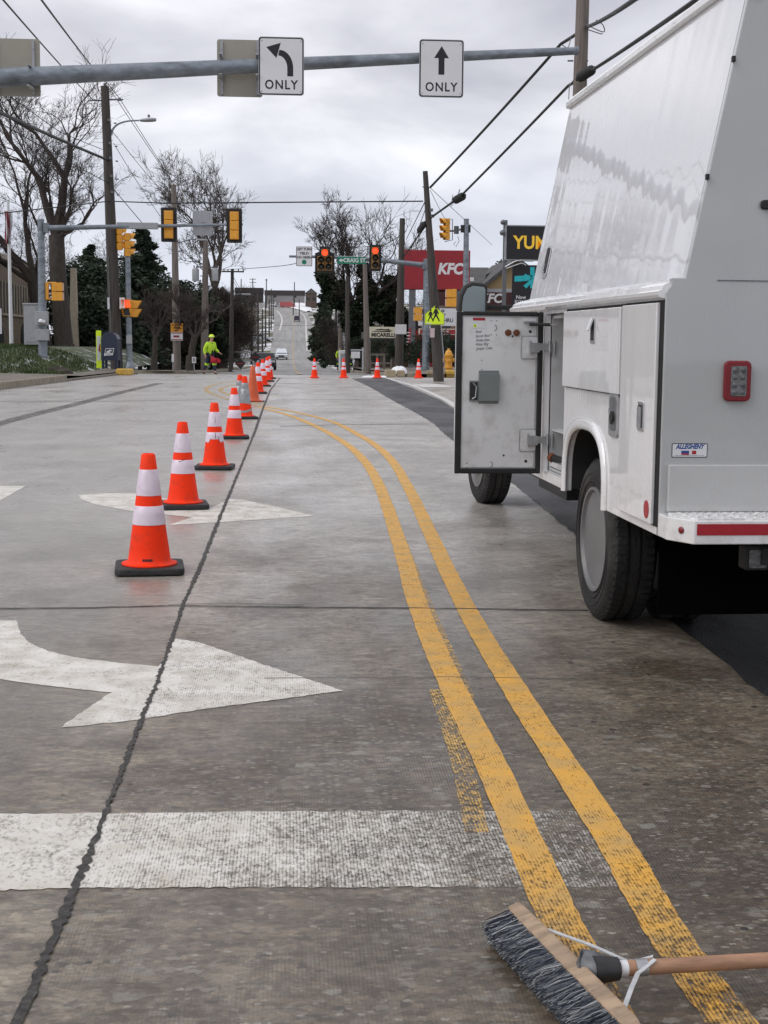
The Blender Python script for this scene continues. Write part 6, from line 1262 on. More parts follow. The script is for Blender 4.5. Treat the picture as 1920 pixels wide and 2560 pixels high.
# MICARELLI sign
Y = 80.0; q = P(957, 831, Y); wd, hh = px_size(921, 993, Y), px_size(819, 846, Y); t = thing('business_sign', 'cream sign with a car outline and the word MICARELLI between two poles', 'sign', (q.x, Y, .1)); cz = q.z-.1
a = MB(); a.box((0, .1, cz), (wd, .2, hh)); a.build('face', M['cream'], t, bevel=.01)
a = MB(); a.text('MICARELLI', .29, (Vector((.02, 0, cz-.15)), XF, ZF, Vector((0, -1, 0))), .004, bold=.014, sx=.98); a.prism([(-.45, .10), (-.38, .17), (-.1, .20), (.1, .18), (.35, .20), (.45, .14), (.30, .12), (.0, .13), (-.3, .12)], .004, .006, (Vector((0, 0, cz)), XF, ZF, Vector((0, -1, 0)))); a.prism([(-.62, .03), (.40, .03), (.58, .12), (.45, .05), (-.6, .055)], .004, .006, (Vector((0, 0, cz)), XF, ZF, Vector((0, -1, 0)))); a.build('legend', M['sign_black'], t)
for sx in (-wd/2+.1, wd/2-.1): a = MB(); a.box((sx, .22, cz/2), (.10, .10, cz)); a.build('post', M['tape_grey'], t)
q = P(1003, 823, Y-8.6); o = sign_plate('plate', 'plain pale grey square plate on the dark pole next to the MICARELLI sign', 'plate', (q.x, YB-.32, q.z), px_size(990, 1018, Y-8), px_size(812, 836, Y-8), 0, None, M['plate_white'], .01)
# tall feather banner
Y = 86.0; q = P(1017, 897, Y); t = thing('banner', 'narrow leaning red and white advertising banner behind the shrubs', 'banner', (q.x, Y, .2)); a = MB(); a.prism([(-.16, 0), (.12, 0), (.26, 2.0), (.12, 1.9)], 0, .02, rear_fr(), 0)
for i in range(9): a.box((-.01+i*.012, -.024, .15+i*.19), (.20, .004, .05), mi=1)
a.build('cloth', [M['red_dark'], M['plate_white']], t)
# jewellers' pylon: black YUM sign, screen and ribbon advert
Y = 92.0; q = P(1262, 700, Y); t = thing('pylon_sign', 'black roadside sign with yellow letters YUM on a steel frame behind the truck', 'sign', (q.x, Y, .2))
def zq(py): return P(1262, py, Y).z-.2
a = MB(); a.box((.0, .2, (zq(550)+0)/2), (.24, .3, zq(550))); a.build('post', M['tape_grey'], t)
a = MB(); x0, x1 = P(1261, 600, Y).x-q.x, P(1420, 600, Y).x-q.x; a.box(((x0+x1)/2, .1, (zq(562)+zq(651))/2), (x1-x0, .3, zq(562)-zq(651))); cb = a.build('cabinet', M['sign_grey'], t, bevel=.02)
a = MB(); a.box(((x0+x1)/2+.03, -.055, (zq(565)+zq(648))/2), (x1-x0-.22, .02, zq(565)-zq(648))); a.build('face', M['sign_black'], cb); a = MB(); a.text('YUM', 1.16, (Vector((P(1284, 600, Y).x-q.x, -.07, zq(607))), XF, ZF, Vector((0, -1, 0))), .004, bold=.03, align='LEFT', sx=.92); a.build('lettering', M['gold'], cb)
a = MB(); a.lathe([(.001, -.25), (.16, -.15), (.16, .15), (.001, .25)], (P(1257, 560, Y).x-q.x, -.1, zq(556)), 10, AXF); a.lathe([(.001, -.25), (.18, -.15), (.18, .15), (.001, .25)], (P(1256, 585, Y).x-q.x, -.1, zq(582)), 10, AXF); a.build('flood_lamp', M['tape_grey'], t)
a = MB(); a.tube(smooth([Vector((P(1262, 668, Y).x-q.x, -.2, zq(668))), Vector((P(1290, 655, Y).x-q.x, -.4, zq(653))), Vector((P(1330, 652, Y).x-q.x, -.5, zq(652)))], 4), .06, 8); a.tube(smooth([Vector((P(1265, 672, Y).x-q.x, -.2, zq(672))), Vector((P(1300, 660, Y).x-q.x, -.4, zq(659))), Vector((P(1312, 664, Y).x-q.x, -.5, zq(664)))], 4), .05, 8); a.build('lamp_arm', M['zinc'], t)
a = MB(); x0, x1 = P(1281, 700, Y).x-q.x, P(1400, 700, Y).x-q.x; a.box(((x0+x1)/2, .1, (zq(662)+zq(765))/2), (x1-x0, .3, zq(662)-zq(765))); ad = a.build('advert_board', M['sign_black'], t, bevel=.02)
rb_ = lambda px, py: (P(px, py, Y).x-q.x, zq(py))
a = MB(); f_ = (Vector((0, -.055, 0)), XF, ZF, Vector((0, -1, 0)))
a.prism([rb_(1286, 690), rb_(1330, 687), rb_(1330, 701), rb_(1286, 704)], 0, .02, f_); a.prism([rb_(1325, 667), rb_(1336, 667), rb_(1336, 720), rb_(1325, 720)], 0, .02, f_)
a.prism([rb_(1331, 693), rb_(1312, 684), rb_(1306, 693), rb_(1312, 703)], .02, .05, f_); a.prism([rb_(1331, 693), rb_(1350, 684), rb_(1356, 693), rb_(1350, 703)], .02, .05, f_); a.prism([rb_(1329, 696), rb_(1308, 714), rb_(1315, 721), rb_(1333, 700)], .02, .045, f_); a.build('ribbon', M['teal'], ad)
a = MB(); a.text('Now', .32, (Vector((P(1302, 743, Y).x-q.x, -.055, zq(743))), XF, ZF, Vector((0, -1, 0))), .004, bold=.006); a.text('$136.00', .29, (Vector((P(1286, 753, Y).x-q.x, -.055, zq(754))), XF, ZF, Vector((0, -1, 0))), .004, bold=.006, align='LEFT'); a.build('price', M['sign_white'], ad)
# the restaurant behind
Y = 100.0; c_ = P(1235, 800, Y); t = thing('restaurant_building', 'restaurant with tan gable, grey shingle roof and dark fascia reading KFC', 'building', (c_.x, Y, .2)); off = t.location
def bx(mb, px0, px1, py0, py1, y0, y1, mi=0):
    p0_ = P(px0, py1, Y); p1_ = P(px1, py0, Y); mb.box(((p0_.x+p1_.x)/2-off.x, (y0+y1)/2, (p0_.z+p1_.z)/2-off.z), (p1_.x-p0_.x, y1-y0, p1_.z-p0_.z), mi=mi)
a = MB(); bx(a, 1140, 1420, 728, 935, .3, 12); a.build('wall', M['tan_brick'], t)
a = MB(); pg = [P(px, py, Y) for px, py in ((1200, 729), (1290, 655), (1390, 729))]; a.prism([(p_.x-off.x, p_.z-off.z) for p_ in pg], -.0, -11, rear_fr()); a.build('gable', M['siding'], t)
a = MB()
for p0_, p1_ in ((pg[0], pg[1]), (pg[2], pg[1])):
    d = (p1_-p0_); e0 = p0_-d*.06; a.add([Vector((e0.x-off.x, -.5, e0.z-off.z+.05)), Vector((p1_.x-off.x, -.5, p1_.z-off.z+.05)), Vector((p1_.x-off.x, 12, p1_.z-off.z+.05)), Vector((e0.x-off.x, 12, e0.z-off.z+.05)), Vector((e0.x-off.x, -.5, e0.z-off.z+.35)), Vector((p1_.x-off.x, -.5, p1_.z-off.z+.35)), Vector((p1_.x-off.x, 12, p1_.z-off.z+.35)), Vector((e0.x-off.x, 12, e0.z-off.z+.35))], [(0, 1, 2, 3), (4, 7, 6, 5), (0, 4, 5, 1), (1, 5, 6, 2), (2, 6, 7, 3), (3, 7, 4, 0)])
l0, l1, l2, l3 = (P(px, py, Y) for px, py in ((1130, 732), (1130, 657), (1252, 658), (1200, 732)))
a.add([Vector((l0.x-off.x, .2, l0.z-off.z)), Vector((l3.x-off.x, .2, l3.z-off.z)), Vector((l2.x-off.x, 6, l2.z-off.z)), Vector((l1.x-off.x, 6, l1.z-off.z)), Vector((l1.x-off.x, 12, l0.z-off.z)), Vector((l2.x-off.x, 12, l0.z-off.z))], [(0, 1, 2, 3), (3, 2, 5, 4)])
a.build('roof', M['roof'], t)
a = MB(); bx(a, 1080, 1420, 733, 764, -.25, .05); fa_ = a.build('fascia', M['maroon'], t); a = MB(); p_ = P(1225, 747, Y); a.text('KFC', .88, (Vector((p_.x-off.x-.0, -.26, p_.z-off.z)), XF, ZF, Vector((0, -1, 0))), .006, bold=.03, shear=.18); a.build('lettering', M['sign_white'], fa_)
a = MB(); bx(a, 1195, 1350, 723, 731, -.15, .1); a.build('trim', M['house_white'], t)
a = MB(); bx(a, 1172, 1183, 694, 703, -.4, -.1); a.build('floodlight', M['sign_white'], t)
a = MB()
for px in (1090, 1150, 1300): bx(a, px, px+38, 800, 900, .2, .36)
a.build('window', M['glass_dark'], t)
a = MB(); bx(a, 1050, 1140, 826, 930, 1, 8); a.build('annex', M['red_dark'], t)
# ================================================================ left brick building
Y = 84.0; t = thing('brick_building', 'tan brick building with tall narrow windows at the left edge', 'building', (P(40, 880, Y).x, Y, .6)); off = Vector(t.location)
# its long front runs away to the right
f0 = P(-90, 880, 70); f1 = P(96, 880, 96); f0.z = f1.z = .5; fd = (f1-f0); FL = fd.length; fd.normalize(); fn = Vector((fd.y, -fd.x, 0)); top = P(-90, 614, 70).z-.5
fr_ = (f0-off, fd, ZF, fn)
a = MB(); a.prism([(0, -1), (FL, -1), (FL, top), (0, top)], 0, -9, fr_); a.build('wall', M['tan_brick'], t)
a = MB(); a.prism([(-.2, top), (FL+.2, top), (FL+.2, top+.28), (-.2, top+.28)], .18, -9.1, fr_); a.build('parapet', M['stone_trim'], t)
nw = 23
for i in range(nw):
    u = .8+(FL-1.6)*(i+.5)/nw; a = MB(); a.prism([(u-.42, top*.43), (u+.42, top*.43), (u+.42, top*.76), (u-.42, top*.76)], .004, .03, fr_); wn = a.build('window', M['dark_pane'], t)
    a = MB(); a.prism([(u-.68, top*.42), (u-.46, top*.42), (u-.46, top*.77), (u-.68, top*.77)], .0, .10, fr_); a.build('pier', M['stone_trim'], wn)
a = MB(); a.prism([(0, top*.40), (FL, top*.40), (FL, top*.425), (0, top*.425)], 0, .1, fr_); a.build('string_course', M['stone_trim'], t)
for u, wd in ((FL*.40, 2.6), (FL*.75, 2.4)): a = MB(); a.prism([(u-wd/2, -.6), (u+wd/2, -.6), (u+wd/2, top*.16)]+[(u+wd/2*math.cos(R(k2)), top*.16+.9*math.sin(R(k2))) for k2 in range(15, 166, 15)]+[(u-wd/2, top*.16)], .01, .05, fr_); a.build('arched_door', M['black'], t)
q = P(3, 803, 57); o = sign_plate('notice_sign', 'white notice sign cut off by the left edge of the view', 'sign', (q.x-.06, 57, q.z), .16, 1.0, 0, M['plate_white'], M['sign_grey'], .01)
q = P(177, 850, 80.0); a = MB(); a.prism([(-.25, -2.0), (.32, -2.0), (.22, 4.0), (-.05, 4.0)], 0, -.5, rear_fr()); tag(a.build('stone_pier', M['stone_trim'], loc=(q.x+.1, 80, q.z)), 'pale stone pier standing right of the ivy grey tree trunk', 'pier')

# ================================================================ trees
def bare_tree(name, label, base, H, r0, seed, lean=(0, 0), fork=.35, spread=.45, levels=6, dens_=1.0, twigm=None, ncap=9000, first=None, group=None, minr=.012, up=.42, trunkmat=None):
    rd_ = random.Random(seed); t = thing(name, label, 'tree', base, 0, group); tk = MB(); cr = MB()
    def seg(mb, p, d, ln, r, r2, k2, n, wob=.12):
        pts = [p]; dd = d.copy()
        for i in range(k2):
            dd = (dd+Vector((rd_.gauss(0, wob), rd_.gauss(0, wob), rd_.gauss(0, wob*.6)+up*.06))).normalized(); pts.append(pts[-1]+dd*ln/k2)
        mb.tube(pts, [r+(r2-r)*i/k2 for i in range(k2+1)], n, caps=False); return pts, dd
    queue = []
    def grow(p, d, ln, r, lv): queue.append((p, d, ln, r, lv))
    def turn(dd, a_, k): ax = dd.cross(Vector((rd_.gauss(0, 1), rd_.gauss(0, 1), rd_.gauss(0, 1)))).normalized(); return (Matrix.Rotation(a_, 3, ax) @ dd+ZF*up*k).normalized()
    def branch(p, d, ln, r, lv):
        n = 6 if lv <= 1 else 4 if lv <= 3 else 3
        r2 = max(minr*.5, r*.60); pts, dd = seg(cr, p, d, ln, r, r2, 4 if lv < 4 else 2, n, .10+.025*lv)
        if lv >= levels: return
        for k2 in range(2 if lv < 2 else rd_.choice((2, 2, 3))): grow(pts[-1], turn(dd, rd_.uniform(.22, .22+spread), .45), ln*rd_.uniform(.62, .88), r2*rd_.uniform(.7, .95), lv+1)
        for k2 in range(int((1.4 if lv < 2 else 1.8)*dens_+rd_.random())): grow(pts[rd_.randint(1, len(pts)-1)], turn(dd, rd_.uniform(.45, 1.0), .35), ln*rd_.uniform(.45, .75), max(minr, r*rd_.uniform(.26, .42)), lv+1)
    d0 = Vector((lean[0], lean[1], 1)).normalized()
    ptsT, dT = seg(tk, Vector((0, 0, -.3)), d0, H*fork+.3, r0, r0*.78, 6, 10, .04)
    tk.tube([Vector((0, 0, -.3)), Vector((0, 0, .1)), Vector((0, 0, .8))+d0*.1], [r0*1.5, r0*1.3, r0*.98], 10, caps=False)
    for nd, ls, rs in (first or [((-.5, .1, 1), .9, .7), ((.45, -.1, 1), .95, .72), ((.05, .4, 1.1), .9, .6)]): grow(ptsT[-1]-d0*.1, (Vector(nd)+d0*.2).normalized(), H*(1-fork)*.34*ls, r0*rs*.8, 0)
    for i in range(ncap):
        if i >= len(queue): break
        branch(*queue[i])
    tk.build('trunk', trunkmat or M['bark'], t, smooth=60); cr.build('crown', twigm or M['twig'], t)
    return t, ptsT
def leafy(mb, rd_, c, n, rx, ry, rz_, s, flat_=.6, thin=False):
    for i in range(n):
        u = Vector((rd_.gauss(0, 1), rd_.gauss(0, 1), rd_.gauss(0, 1))).normalized()*(rd_.random()**.38); p = Vector(c)+Vector((u.x*rx, u.y*ry, u.z*rz_))
        d1 = Vector((rd_.gauss(0, 1), rd_.gauss(0, 1), rd_.gauss(0, flat_))).normalized()*s*rd_.uniform(.6, 1.3); d2 = d1.cross(Vector((rd_.gauss(0, 1), rd_.gauss(0, 1), rd_.gauss(0, 1)))).normalized()*s*rd_.uniform(.3, .6)
        if thin: d1 = (d1.normalized()+ZF*.5+u*.6).normalized()*s*rd_.uniform(1.2, 3.2); d2 = d2.normalized()*s*.085
        mb.add([p-d1, p+d2, p+d1*1.1, p-d2], [(0, 1, 2, 3)])
def conifer(label, base, H, rad, seed, mat, s=.16, n=5200, low=.08, group=None, name='conifer', lop=(0, 0)):
    rd_ = random.Random(seed); t = thing(name, label, 'tree', base, 0, group); a = MB(); a.tube([(0, 0, -.4), (lop[0]*.5, lop[1]*.5, H*.5), (lop[0], lop[1], H*.97)], [rad*.07+.05, rad*.05+.03, .02], 8); 
    lf = MB(); nb = int(H*7)
    for i in range(nb):
        f = low+(1-low)*(i/nb)**.9; z = H*f; rr_ = rad*(1-f)**.75*rd_.uniform(.6, 1.12)+.12; th = rd_.uniform(0, 6.283); tip = Vector((rr_*math.cos(th)+lop[0]*f, rr_*math.sin(th)+lop[1]*f, z-rr_*.12)); root = Vector((lop[0]*f, lop[1]*f, z+.1)); a.tube([root, tip], [.03, .008], 3, caps=False)
        for k2 in range(int(n/nb)):
            w_ = rd_.random()**.6; p = root+(tip-root)*w_; q = .16+.26*rr_*(1-abs(w_-.6)); leafy(lf, rd_, p, 1, q, q, q*.7, s, .45)
    a.build('trunk', M['bark'], t); lf.build('crown', mat, t); return t
def bushtree(label, base, H, rad, seed, mat, s=.18, n=4000, group=None, name='shrub_tree', clumps=14, trunk=True, cat='tree'):
    rd_ = random.Random(seed); t = thing(name, label, cat, base, 0, group); a = MB(); lf = MB(); a.tube([(0, 0, -.4), (0, 0, H*.6)], [.10+rad*.03, .04], 8)
    for i in range(clumps):
        f = rd_.uniform(.12, .92); th = rd_.uniform(0, 6.283); rr_ = rad*math.sqrt(max(.05, 1-((f-.45)/.6)**2))*rd_.uniform(.35, .85); c_ = Vector((rr_*math.cos(th), rr_*math.sin(th)*.8, H*f)); a.tube([(0, 0, H*f*.5), c_], [.05, .012], 4, caps=False); q = rad*rd_.uniform(.28, .48); leafy(lf, rd_, c_, n//clumps, q, q, q*.8*min(1.3, H/rad/1.6), s, thin=mat.name.startswith('bare_brush'))
    if trunk: a.build('trunk', M['bark'], t)
    lf.build('crown' if trunk else 'leaves', mat, t); return t
# the two big bare trees on the left
b_ = onG(163, 76, .6); bare_tree('bare_tree', 'tall bare tree with a thick mottled trunk right of the left signal post', b_, 15.8, .52, 11, (.0, 0), .42, .55, 6, 1.0, first=[((-.30, .1, 1), 1.0, .62), ((.20, 0, 1.3), 1.0, .70), ((.62, .1, .75), .55, .4), ((-.62, .2, .8), .7, .4), ((.9, -.2, .30), .55, .35)], ncap=6500)
b_ = onG(118, 80, .6); bare_tree('bare_tree', 'bare tree leaning out to the left edge behind the left signal post', b_, 14.5, .50, 23, (-.22, 0), .30, .55, 6, 1.0, first=[((-.75, .1, 1), 1.15, .66), ((-.30, 0, 1.2), 1.0, .55), ((.3, .1, 1.1), .8, .45), ((-1, .1, .45), .8, .4)], ncap=6500)
b_ = onG(550, 120, .2); bare_tree('bare_tree', 'wide crowned bare tree behind the transformer pole, rising over the far arm', b_, 16.6, .50, 37, (.02, 0), .40, .42, 6, 1.0, first=[((-.42, .1, 1), 1.0, .55), ((.06, 0, 1.3), 1.0, .62), ((.40, .1, 1), .95, .5), ((-.2, .3, 1.2), .95, .5)], ncap=6500, twigm=M['twig_far'], minr=.02)
t, pt = bare_tree('bare_tree', 'spreading bare tree with ivy up its trunk, behind the red lights', onG(905, 105, .1), 12.6, .55, 53, (.02, 0), .24, .42, 6, 1.0, first=[((-.52, .1, 1), .9, .62), ((-.15, 0, 1.2), .92, .6), ((.25, .1, 1), .9, .55), ((.55, 0, 1), .92, .5)], ncap=6500, minr=.018)
lf = MB(); rd = random.Random(3)
for c_, n_, q in (((0, 0, 1.8), 1500, 1.0), ((-.4, 0, 3.4), 1500, 1.15), ((-1.6, 0, 5.0), 900, .85), ((-2.5, .1, 6.3), 600, .65), ((1.4, 0, 4.2), 1100, 1.0), ((2.3, 0, 3.4), 700, .9), ((1.9, .1, 5.6), 500, .7), ((.3, 0, 5.2), 900, .8), ((.1, 0, 6.6), 400, .5), ((.6, 0, .9), 900, 1.1), ((2.6, 0, 1.9), 600, .9), ((-2.3, 0, 5.7), 400, .5)): leafy(lf, rd, Vector(c_)*1.12, int(n_*1.5), q*1.1, q*1.1, q*1.3, .21)
lf.build('ivy', M['ivy'], t)
conifer('dark pointed conifer at the right side of the hill street', onG(811, 150), 8.6, 2.15, 5, M['needle'], .20, 14000)
conifer('big dark conifer behind the signal post and mailbox', onG(378, 96, .2), 9.4, 3.0, 6, M['needle'], .20, 16000, low=.03, lop=(-.6, 0))
conifer('dark conifer filling the gap behind the tall wooden pole', onG(232, 104, .2), 8.8, 3.4, 8, M['needle'], .20, 14000, low=.02)
for px, Y, H, rad, sd, mt_, lab in ((470, 104, 6.8, 2.3, 1, 'needle', 'dark evergreen between the brown pole and the transformer pole'), (545, 112, 6.2, 2.4, 2, 'brush', 'brown leafless thicket right behind the worker'), (425, 88, 5.2, 1.9, 3, 'brush', 'brown leafless thicket beside the orange sign'), (330, 84, 4.6, 2.0, 4, 'needle', 'dark low evergreen behind the red pedestrian light'), (215, 82, 4.4, 1.8, 5, 'needle', 'dark low evergreen left of the tall wooden pole'), (566, 150, 7.4, 2.6, 6, 'brush', 'large brown thicket behind the crossarm pole'), (560, 190, 9.5, 5.5, 7, 'brush', 'broad brown wood edge below the left end of the ridge'), (592, 300, 8.0, 3.5, 8, 'brush', 'far brown thicket left of the street on the slope'), (300, 120, 11.0, 4.2, 9, 'brush', 'tall brown thicket showing over the conifers left of the tall pole'), (350, 110, 8.6, 3.2, 14, 'needle', 'broad dark evergreen between the mailbox post and the brown pole'), (200, 96, 7.4, 2.6, 15, 'needle', 'broad dark evergreen between the big tree trunk and the tall pole'), (500, 116, 7.0, 3.2, 16, 'brush', 'wide brown thicket behind the transformer pole'), (270, 92, 5.2, 2.2, 17, 'needle', 'dark low evergreen directly behind the tall wooden pole'), (490, 96, 4.6, 2.2, 10, 'ivy', 'dark ivy covered mass behind the white and red notice'), (60, 110, 10.5, 5.0, 12, 'brush', 'brown thicket behind the tan brick building')):
    bushtree(lab, onG(px, Y), H, rad, sd, M[mt_], .17 if Y < 130 else .3, 8000, clumps=30)
b_ = onG(475, 70.5); bare_tree('small_tree', 'small dark bare street tree at the kerb left of the worker', b_, 4.4, .20, 77, (.02, 0), .42, .7, 5, 1.3, ncap=2500, minr=.012, first=[((-.7, .1, .8), 1.0, .6), ((.7, 0, .7), 1.0, .6), ((0, .2, 1), .9, .5)])
b_ = onG(385, 74); bare_tree('small_tree', 'small bare street tree right of the mailbox signal post', b_, 4.6, .16, 79, (.0, 0), .40, .6, 5, 1.2, ncap=2200, minr=.012)
for px, Y, H, rad, sd, mt_, lab in ((855, 128, 6.5, 2.6, 21, 'brush', 'brown thicket between the right hand conifer and the ivy tree'), (960, 112, 5.0, 2.4, 22, 'brush', 'brown thicket behind the MICARELLI sign'), (818, 260, 5.5, 2.0, 24, 'brush', 'thicket on the right verge below the snow field'), (1222, 130, 10.3, 2.6, 26, 'needle', 'dark evergreen showing over the restaurant roof'), (1050, 120, 6.5, 3.5, 27, 'brush', 'brown thicket beneath the big red sign')):
    bushtree(lab, onG(px, Y), H, rad, sd, M[mt_], .15 if Y < 140 else .3, 3800, clumps=18)
for px, Y, H, rad, sd, lab in ((1027, 76, 1.35, .95, 31, 'round dark clipped shrub behind the snow heap'), (995, 80, 1.2, .75, 32, 'dark shrub at the foot of the dark wooden pole'), (1062, 78, 1.5, .8, 33, 'dark shrub behind the grey signal post'), (1110, 70, 1.7, .9, 34, 'dark shrub behind the yellow hydrant'), (960, 90, 1.3, 1.2, 35, 'brown low bush under the MICARELLI sign'), (1140, 66, 1.5, .8, 36, 'dark shrub between the hydrant and the truck door'), (905, 92, 1.4, .9, 37, 'low shrub by the slim grey pole')):
    bushtree(lab, (onG(px, Y).x, Y, .12), H, rad, sd, M['shrub'], .055, 2600, clumps=16, trunk=False, name='shrub', cat='shrub')
# ================================================================ houses and vehicles up the hill
def house(label, px0, px1, py0, py1, Y, wall, roof=None, rh=0, nwin=3, dep=9, name='house'):
    p0_, p1_ = P(px0, py1, Y), P(px1, py0, Y); wd = p1_.x-p0_.x; base = min(gz(Y)-1, p0_.z); t = thing(name, label, 'building', ((p0_.x+p1_.x)/2, Y, base)); h = p1_.z-base
    a = MB(); a.box((0, dep/2, h/2), (wd, dep, h)); a.build('wall', M[wall], t)
    a = MB()
    if rh: a.prism([(-wd/2-.3, h), (wd/2+.3, h), (0, h+rh)], .3, -dep-.3, rear_fr())
    else: rt_ = 2.6 if name == 'store_building' else .5; a.box((0, dep/2, h+.25-rt_/2+.25), (wd+.4, dep+.4, rt_))
    a.build('roof', M[roof or 'brown'], t)
    for i in range(nwin):
        a = MB(); a.box((-wd/2+wd*(i+.5)/nwin, -.03, h*.66), (min(wd/nwin*.5, 1.6), .08, 1.3)); a.build('window', M['glass_dark'], t)
    return t
house('long low brown roofed store on the ridge, right of the street', 662, 762, 729, 756, 720, 'store', 'brown', 0, 2, 20, 'store_building')
t = house('long low dark brown store on the ridge, left of the street', 588, 657, 722, 752, 740, 'brown', 'brown', 0, 1, 20, 'store_building')
house('gabled dark house at the right end of the ridge, by the conifer', 764, 792, 733, 752, 640, 'red_brick', 'roof', 2.2, 2, 10)
house('white boarded house peeking between the conifer and the ivy tree', 842, 868, 722, 760, 170, 'house_white', 'roof', 1.6, 2, 8)
house('dark grey boarded shed behind the right hand poles', 812, 838, 832, 893, 190, 'shed', 'roof', .9, 0, 8, 'shed')
house('brown brick building with a round arch behind the MICARELLI sign', 922, 990, 848, 930, 97, 'red_brick', 'roof', 0, 2, 8)
house('blue grey roofed small house behind the red sign post', 1000, 1052, 830, 880, 108, 'house_tan', 'roof', 1.5, 2, 8)
house('grey flat roofed house left behind the crossarm pole on the slope', 540, 572, 738, 790, 320, 'house_tan', 'brown', 2.0, 2, 9)
house('small grey house low on the left slope behind the left poles', 606, 640, 764, 800, 330, 'house_tan', 'roof', 1.6, 2, 9)
# rail fence on the left verge and right verge sticks
def rail(label, px0, px1, py, Y, h):
    p0_, p1_ = onG(px0, Y), onG(px1, Y); t = thing('rail_fence', label, 'fence', p0_); L_ = p1_.x-p0_.x; a = MB()
    for k2 in (1, .55): a = MB(); a.box((L_/2, 0, h*k2), (L_, .08, .12)); a.build('rail', M['house_white'] if Y > 110 else M['wood_fence'], t)
    for i in range(4): a = MB(); a.box((L_*i/3, 0, h/2), (.12, .12, h)); a.build('post', M['house_white'] if Y > 110 else M['wood_fence'], t)
rail('white rail fence on the left verge behind the worker', 545, 632, 880, 118, 1.5)
rail('grey rail fence under the MICARELLI sign', 925, 978, 888, 88, 1.2)
def car(label, c, rz_, paint, kind='suv', scale=1.0, group=None, name='car'):
    L_, W_, H_ = {'suv': (4.7, 1.88, 1.75), 'sedan': (4.6, 1.8, 1.45), 'truck': (5.4, 1.95, 1.85), 'bus': (8.5, 2.4, 3.0)}[kind]
    t = thing(name, label, {'truck': 'pickup truck', 'bus': 'box truck'}.get(kind, 'car'), c, rz_, group); t.scale = (scale,)*3; h = H_
    low = [(-L_/2, .45), (-L_/2+.05, .30), (L_/2-.05, .30), (L_/2, .45), (L_/2, .80), (L_/2-.1, .95), (-L_/2+.2, 1.0), (-L_/2, .85)]
    fr2 = (Vector((-W_/2, 0, 0)), Vector((0, 1, 0)), ZF, Vector((1, 0, 0)))   # front towards -Y
    a = MB(); a.prism(low, 0, W_, fr2)
    if kind == 'bus': cabp = [(-L_/2+1.2, .9), (L_/2, .9), (L_/2, h), (-L_/2+1.9, h), (-L_/2+1.7, 2.2), (-L_/2+1.1, 2.1), (-L_/2+.7, 1.2)]
    elif kind == 'truck': cabp = [(-1.2, .95), (.9, .95), (.8, h-.05), (-.5, h), (-1.1, 1.15)]
    else: cabp = [(-L_*.22, .95), (L_/2-.1, .95), (L_/2-.35, h-.06), (-.1, h), (-L_*.07, h-.05)] if kind == 'suv' else [(-L_*.2, .93), (L_*.36, .93), (L_*.22, h), (-.2, h)]
    vs = []
    for sx in (-1, 1):
        for y, z in cabp: ins = .16*(z-.95)/(h-.95); vs.append(Vector((sx*(W_/2-.02-ins), y, z)))
    n = len(cabp); a.add(vs, [tuple(range(n)), tuple(reversed(range(n, 2*n)))]+[(i, n+i, n+(i+1) % n, (i+1) % n) for i in range(n)]); a.build('body', M[paint], t, bevel=.05)
    a = MB(); y0, zt = cabp[0][0], h
    fp = [(q_[0], q_[1]) for q_ in cabp]; tp_ = fp[-1]; bt = fp[0]
    if kind != 'bus':
        for (A, B) in ((bt, tp_), (fp[1], fp[2])):
            a = MB()
            A2 = (A[0]+(B[0]-A[0])*.18, A[1]+(B[1]-A[1])*.18); B2 = (A[0]+(B[0]-A[0])*.88, A[1]+(B[1]-A[1])*.88); sg = -1 if A is bt else 1; i0, i1 = .16*(A2[1]-.95)/(h-.95), .16*(B2[1]-.95)/(h-.95)
            a.add([Vector((-(W_/2-.12-i0), A2[0]+sg*.035, A2[1])), Vector((W_/2-.12-i0, A2[0]+sg*.035, A2[1])), Vector((W_/2-.14-i1, B2[0]+sg*.035, B2[1])), Vector((-(W_/2-.14-i1), B2[0]+sg*.035, B2[1]))], [(0, 1, 2, 3) if sg < 0 else (3, 2, 1, 0)]); a.build('windscreen' if sg < 0 else 'rear_window', M['glass_dark'], t)
        for sx in (-1, 1):
            a = MB(); c0 = sum((Vector((0, y, z)) for y, z in cabp), Vector())/n; vs = []
            for y, z in cabp: y2 = c0.y+(y-c0.y)*.80; z2 = c0.z+.03+(z-c0.z)*.66; ins = .16*(z2-.95)/(h-.95); vs.append(Vector((sx*(W_/2-.02-ins+.012), y2, z2)))
            a.add(vs, [tuple(range(n)) if sx < 0 else tuple(reversed(range(n)))]); a.build('side_window', M['glass_dark'], t)
    for sx in (-1, 1):
        for y in (-L_*.30, L_*.30):
            a = MB(); a.lathe([(.001, -.11), (.20, -.11), (.34, -.09), (.34, .09), (.20, .11), (.001, .11)], (sx*(W_/2-.10), y, .34), 16, Matrix(((0, 0, 1), (0, 1, 0), (1, 0, 0)))); a.build('wheel', M['tyre'], t, smooth=40)
        a = MB(); a.box((sx*W_*.36, -L_/2-.01, .74), (.36, .06, .16)); a.build('headlight', M['head'], t, bevel=.02)
        a = MB(); a.box((sx*W_*.40, L_/2+.005, .80), (.22, .05, .26)); a.build('tail_light', M['tail'], t, bevel=.02)
        if kind != 'bus': a = MB(); a.box((sx*(W_/2+.09), -L_*.16, 1.0), (.20, .10, .15)); a.build('mirror', M['car_black'], t, bevel=.03)
    a = MB(); a.box((0, -L_/2-.012, .62), (W_*.5, .05, .22)); a.box((0, -L_/2-.02, .40), (W_*.9, .06, .12)); a.build('grille', M['black'], t)
    return t
def oncar(px, Y, dz=.02): p = onG(px, Y, dz); return p
car('white silver pickup driving towards the camera at the foot of the hill', oncar(704, 239), 0, 'car_white', 'truck')
